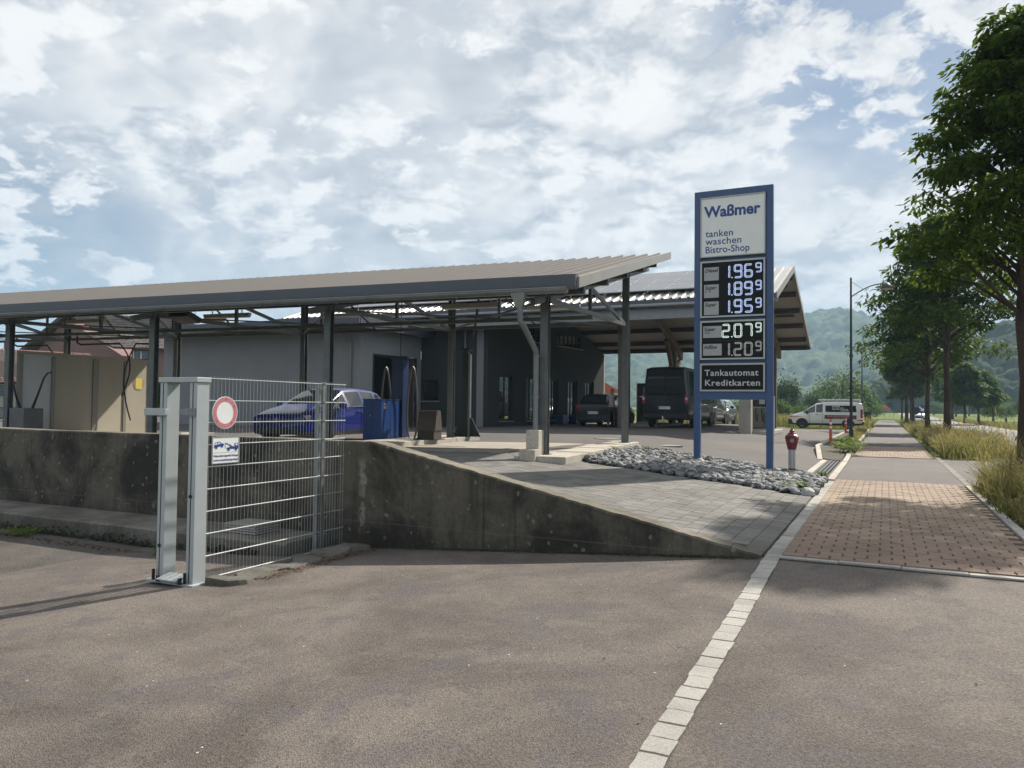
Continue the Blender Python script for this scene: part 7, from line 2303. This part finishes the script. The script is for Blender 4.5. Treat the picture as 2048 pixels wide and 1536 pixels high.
# ---- grasses
def blades(name, label, n, region, h, mats, width=.006, seed=1, lean=.35, heads=0.3):
    g = np.random.default_rng(seed); rr = random.Random(seed)
    base = np.array([tuple(region(rr)) for _ in range(n)]); hs_ = base[:, 3]; base = base[:, :3]
    hh = (hs_ * h * (.45 + .75 * g.random(n) ** .8)); a = g.random(n) * 2 * np.pi; ln_ = lean * (.3 + g.random(n))
    dx = np.cos(a) * ln_; dy = np.sin(a) * ln_; sx_ = -np.sin(a); sy_ = np.cos(a)
    th = g.random(n) * np.pi; sx_ = np.cos(th); sy_ = np.sin(th)
    quads = []; mi = []
    segs = [0, .4, .75, 1.0]; ws = [1, .85, .5, .08]
    def pt(u): return base + np.stack([dx * hh * u ** 2.0, dy * hh * u ** 2.0, hh * (u - .25 * ln_ * u ** 3)], 1)
    w = width * (.6 + .8 * g.random(n))
    ch = (g.random(n) < .55).astype(int)
    for k in range(3):
        p0, p1 = pt(segs[k]), pt(segs[k + 1]); s = np.stack([sx_, sy_, np.zeros(n)], 1)
        quads.append(np.stack([p0 - s * (w * ws[k])[:, None], p0 + s * (w * ws[k])[:, None], p1 + s * (w * ws[k + 1])[:, None], p1 - s * (w * ws[k + 1])[:, None]], 1)); mi.append(ch)
    hs = g.random(n) < heads; p1 = pt(.86)[hs]; p2 = pt(1.0)[hs]; s = np.stack([sx_, sy_, np.zeros(n)], 1)[hs]; w2 = (w * 1.9)[hs][:, None]
    if hs.any():
        mid = (p1 + p2) / 2; quads.append(np.stack([p1, mid + s * w2, p2, mid - s * w2], 1)); mi.append(np.ones(hs.sum(), int))
    V = np.concatenate(quads); mi = np.concatenate(mi)
    me = quad_mesh(name, V, mats[0]); me.materials.append(mats[1]); me.polygons.foreach_set('material_index', mi.astype(np.int32))
    o = link(name, me); return tag(o, label, None, kind='stuff')


GB = (M['greenblade'], M['dryblade'])
def clumpy(r0, r1, p0, p1, nc, spread, seed):
    rr = random.Random(seed); cs = [(rr.uniform(r0, r1), rr.uniform(p0, p1), rr.uniform(.35, 1.15)) for _ in range(nc)]
    def f(q):
        c = q.choice(cs); r = c[0] + q.gauss(0, spread); p = c[1] + q.gauss(0, spread)
        r = min(max(r, r0 - .12), r1 + .1); v = W(r, p, -.02); return (v.x, v.y, v.z, c[2])
    return f
T_ = 'tall_grass'
blades(T_, 'tall dry grasses at the right edge beside the paved path', 11000, clumpy(1.55, 3.5, 11.2, 15.2, 70, .20, 1), .62, GB, .006, 1, .65, .35)
blades(T_, 'sparse seed stalks rising over the near grass clump', 420, clumpy(1.6, 3.4, 11.2, 15.2, 30, .35, 12), 1.15, (M['dryblade'], M['dryblade']), .0045, 12, .35, 1.0)
blades(T_, 'fringe of low grasses along the near kerb', 5000, clumpy(1.42, 3.0, 10.4, 15.2, 60, .16, 2), .32, GB, .008, 2, .9, .2)
blades(T_, 'tall dry grass strip at the foot of the second tree', 13000, clumpy(1.6, 3.4, 24.8, 40, 90, .30, 3), .64, GB, .010, 3, .65, .35)
blades(T_, 'sparse seed stalks over the grass strip at the second tree', 500, clumpy(1.6, 3.4, 24.8, 34, 30, .35, 13), 1.05, (M['dryblade'], M['dryblade']), .009, 13, .35, 1.0)
blades(T_, 'grass strip between path and road further on', 9000, clumpy(1.6, 3.4, 40, 95, 160, .5, 4), .5, GB, .022, 4, .6, .3)
blades(T_, 'dry grass verge on the far side of the road', 9000, lambda q: (*W(q.uniform(9.1, 11.4), 22 + 110 * q.random() ** 1.3, -.02), .8), .5, GB, .022, 5, .5, .4)
blades(T_, 'tall grass bank behind the forecourt', 15000, clumpy(-18, -1.2, 63, 71, 260, .5, 6), .95, GB, .022, 6, .45, .4)
blades(T_, 'low grass on the verge left of the far footpath', 6000, clumpy(-6, -1.1, 62, 112, 300, .6, 7), .30, GB, .02, 7, .6, .3)
blades(T_, 'weeds and grass on the soil strip by the lamp', 3400, lambda q: (*W(-1.45 + .42 * min(1, abs(q.gauss(0, .6))) , q.uniform(26, 58), .03), q.uniform(.4, 1)), .34, GB, .012, 8, .7, .2)
litter('soil_patch', 'dark soil and dry bits beside the kerb under the grass', 5000, lambda: (random.uniform(1.38, 3.6), random.uniform(7.2, 15.6)), M['soil'], .02, .06, .03)


# ---- hills
def vnoise(x, y, seed=0):
    xi = np.floor(x).astype(np.int64); yi = np.floor(y).astype(np.int64); xf = x - xi; yf = y - yi
    def h(a, b): 
        n = (a * 374761393 + b * 668265263 + seed * 1442695) & 0x7fffffff; n = ((n ^ (n >> 13)) * 1274126177) & 0x7fffffff; return (n ^ (n >> 16)) % 65536 / 65536.0
    u = xf * xf * (3 - 2 * xf); v = yf * yf * (3 - 2 * yf)
    return (h(xi, yi) * (1 - u) + h(xi + 1, yi) * u) * (1 - v) + (h(xi, yi + 1) * (1 - u) + h(xi + 1, yi + 1) * u) * v


def caps(x, y, cell, seed):
    """rounded tree tops on a jittered grid"""
    gx = np.floor(x / cell).astype(np.int64); gy = np.floor(y / cell).astype(np.int64); best = np.zeros_like(x)
    for i in (-1, 0, 1):
        for j in (-1, 0, 1):
            a, b = gx + i, gy + j
            def h(k):
                n = (a * 73856093 ^ b * 19349663 ^ (k * 83492791 + seed * 7919)) & 0x7fffffff; n = (n * 1103515245 + 12345) & 0x7fffffff; return (n >> 8) % 65536 / 65536.0
            cx = (a + .5 + (h(1) - .5) * .8) * cell; cy = (b + .5 + (h(2) - .5) * .8) * cell; R = cell * (.55 + .4 * h(3)); s = .7 + .6 * h(4)
            d2 = ((x - cx) ** 2 + (y - cy) ** 2) / R ** 2
            best = np.maximum(best, np.where(d2 < 1, np.sqrt(np.maximum(0, 1 - d2)) * R * s, 0))
    return best


def hill(name, label, crest, R0, Rc, R1, az0, az1, na, nr, cell, mat, seed, z_foot=2.0, power=1.0, spur=0.0):
    az = np.radians(np.linspace(az0, az1, na)); rr = np.concatenate([np.linspace(R0, Rc, int(nr * .8)), np.linspace(Rc, R1, nr - int(nr * .8) + 1)[1:]])
    A, R = np.meshgrid(az, rr)
    X = R * np.sin(A); Y = R * np.cos(A)
    px = 1024 + F_PX * np.tan(A); cx = np.array([c[0] for c in crest], float); cy = np.array([c[1] for c in crest], float)
    py = np.interp(px, cx, cy)
    Hc = (803 + .0115 * np.clip(px, -1500, 3500) - py) / F_PX * Rc * np.cos(A) + 1.6 - cell * .35
    u = np.clip((R - R0) / (Rc - R0), 0, 1); v = np.clip((R - Rc) / (R1 - Rc), 0, 1)
    prof = (u * u * (3 - 2 * u)) ** power * (1 - .9 * v)
    nz = vnoise(X / 160, Y / 160, seed) * .6 + vnoise(X / 70, Y / 70, seed + 1) * .3 + vnoise(X / 30, Y / 30, seed + 2) * .1
    prof = np.clip(prof * (1 + spur * (nz - .5) * (1 - u) * 2.2) + spur * .5 * (nz - .5) * u * (1 - u) * 2, 0, 1.02)
    Z = z_foot + (Hc - z_foot) * prof
    wgt = np.clip(u * 12, 0, 1)
    Z += wgt * (caps(X, Y, cell, seed) * 1.15 + caps(X, Y, cell * .4, seed + 5) * .6 + vnoise(X / (cell * .15), Y / (cell * .15), seed + 3) * cell * .14)
    Z[0, :] = -.9
    n0, n1 = Z.shape
    me = bpy.data.meshes.new(name); me.vertices.add(n0 * n1); me.vertices.foreach_set('co', np.stack([X, Y, Z], -1).reshape(-1).astype(np.float32))
    i = np.arange(n0 * n1).reshape(n0, n1); q = np.stack([i[:-1, :-1], i[:-1, 1:], i[1:, 1:], i[1:, :-1]], -1).reshape(-1, 4)
    nq = len(q); me.loops.add(nq * 4); me.loops.foreach_set('vertex_index', q.reshape(-1).astype(np.int32)); me.polygons.add(nq)
    me.polygons.foreach_set('loop_start', np.arange(0, nq * 4, 4, dtype=np.int32)); me.polygons.foreach_set('loop_total', np.full(nq, 4, dtype=np.int32))
    me.materials.append(mat); me.polygons.foreach_set('use_smooth', np.ones(nq, bool)); me.update(calc_edges=True)
    return tag(link(name, me), label, None, kind='structure')


CREST = [(-3000, 790), (-600, 785), (300, 780), (900, 762), (1150, 735), (1213, 715), (1250, 707), (1300, 702), (1330, 704), (1385, 709), (1450, 704), (1550, 672), (1585, 658), (1620, 646), (1665, 637), (1700, 636), (1740, 645), (1790, 668), (1850, 702), (1900, 706), (1935, 688), (1960, 684), (1985, 687), (2020, 700), (2300, 690), (3500, 740), (6000, 790)]
hill('hill', 'hazy blue green forested hill range behind the station', CREST, 560, 1250, 1500, -50, 62, 560, 150, 11, M['forest'], 3, 4.0, 1.15, .55)
CREST2 = [(1700, 818), (1850, 806), (1885, 780), (1905, 765), (1940, 730), (1958, 708), (1975, 702), (2000, 696), (2020, 682), (2048, 676), (2200, 655), (2600, 630), (3500, 640), (6000, 700)]
hill('hill', 'dark wooded slope at the right behind the meadow', CREST2, 285, 380, 470, 25, 60, 480, 130, 8.5, M['wood'], 9, .5, .8, .3)
CREST3 = [(1600, 822), (1700, 790), (1740, 778), (1760, 770), (1800, 776), (1835, 790), (1870, 805), (2000, 818), (2400, 822)]
hill('hill', 'pale green wooded rise at the end of the road', CREST3, 430, 520, 600, 18, 38, 260, 60, 9, M['forest'], 14, 1.0, .8, .3)

# ================================================================== HAZE
m = MB(); m.box(-2700, 2700, -2700, 2700, -1.6, 215)
hz = m.build('haze', [])
mat = bpy.data.materials.new('haze_volume'); mat.use_nodes = True
t = NT(mat.node_tree); out = t.new('ShaderNodeOutputMaterial'); vol = t.new('ShaderNodeVolumePrincipled')
vol.inputs['Color'].default_value = (0.50, 0.74, 1.0, 1); vol.inputs['Density'].default_value = 0.00050; vol.inputs['Anisotropy'].default_value = 0.0
t.l.new(vol.outputs[0], out.inputs['Volume'])
hz.data.materials.clear(); hz.data.materials.append(mat)
tag(hz, 'thin pale blue morning haze over the valley', None, kind='stuff')
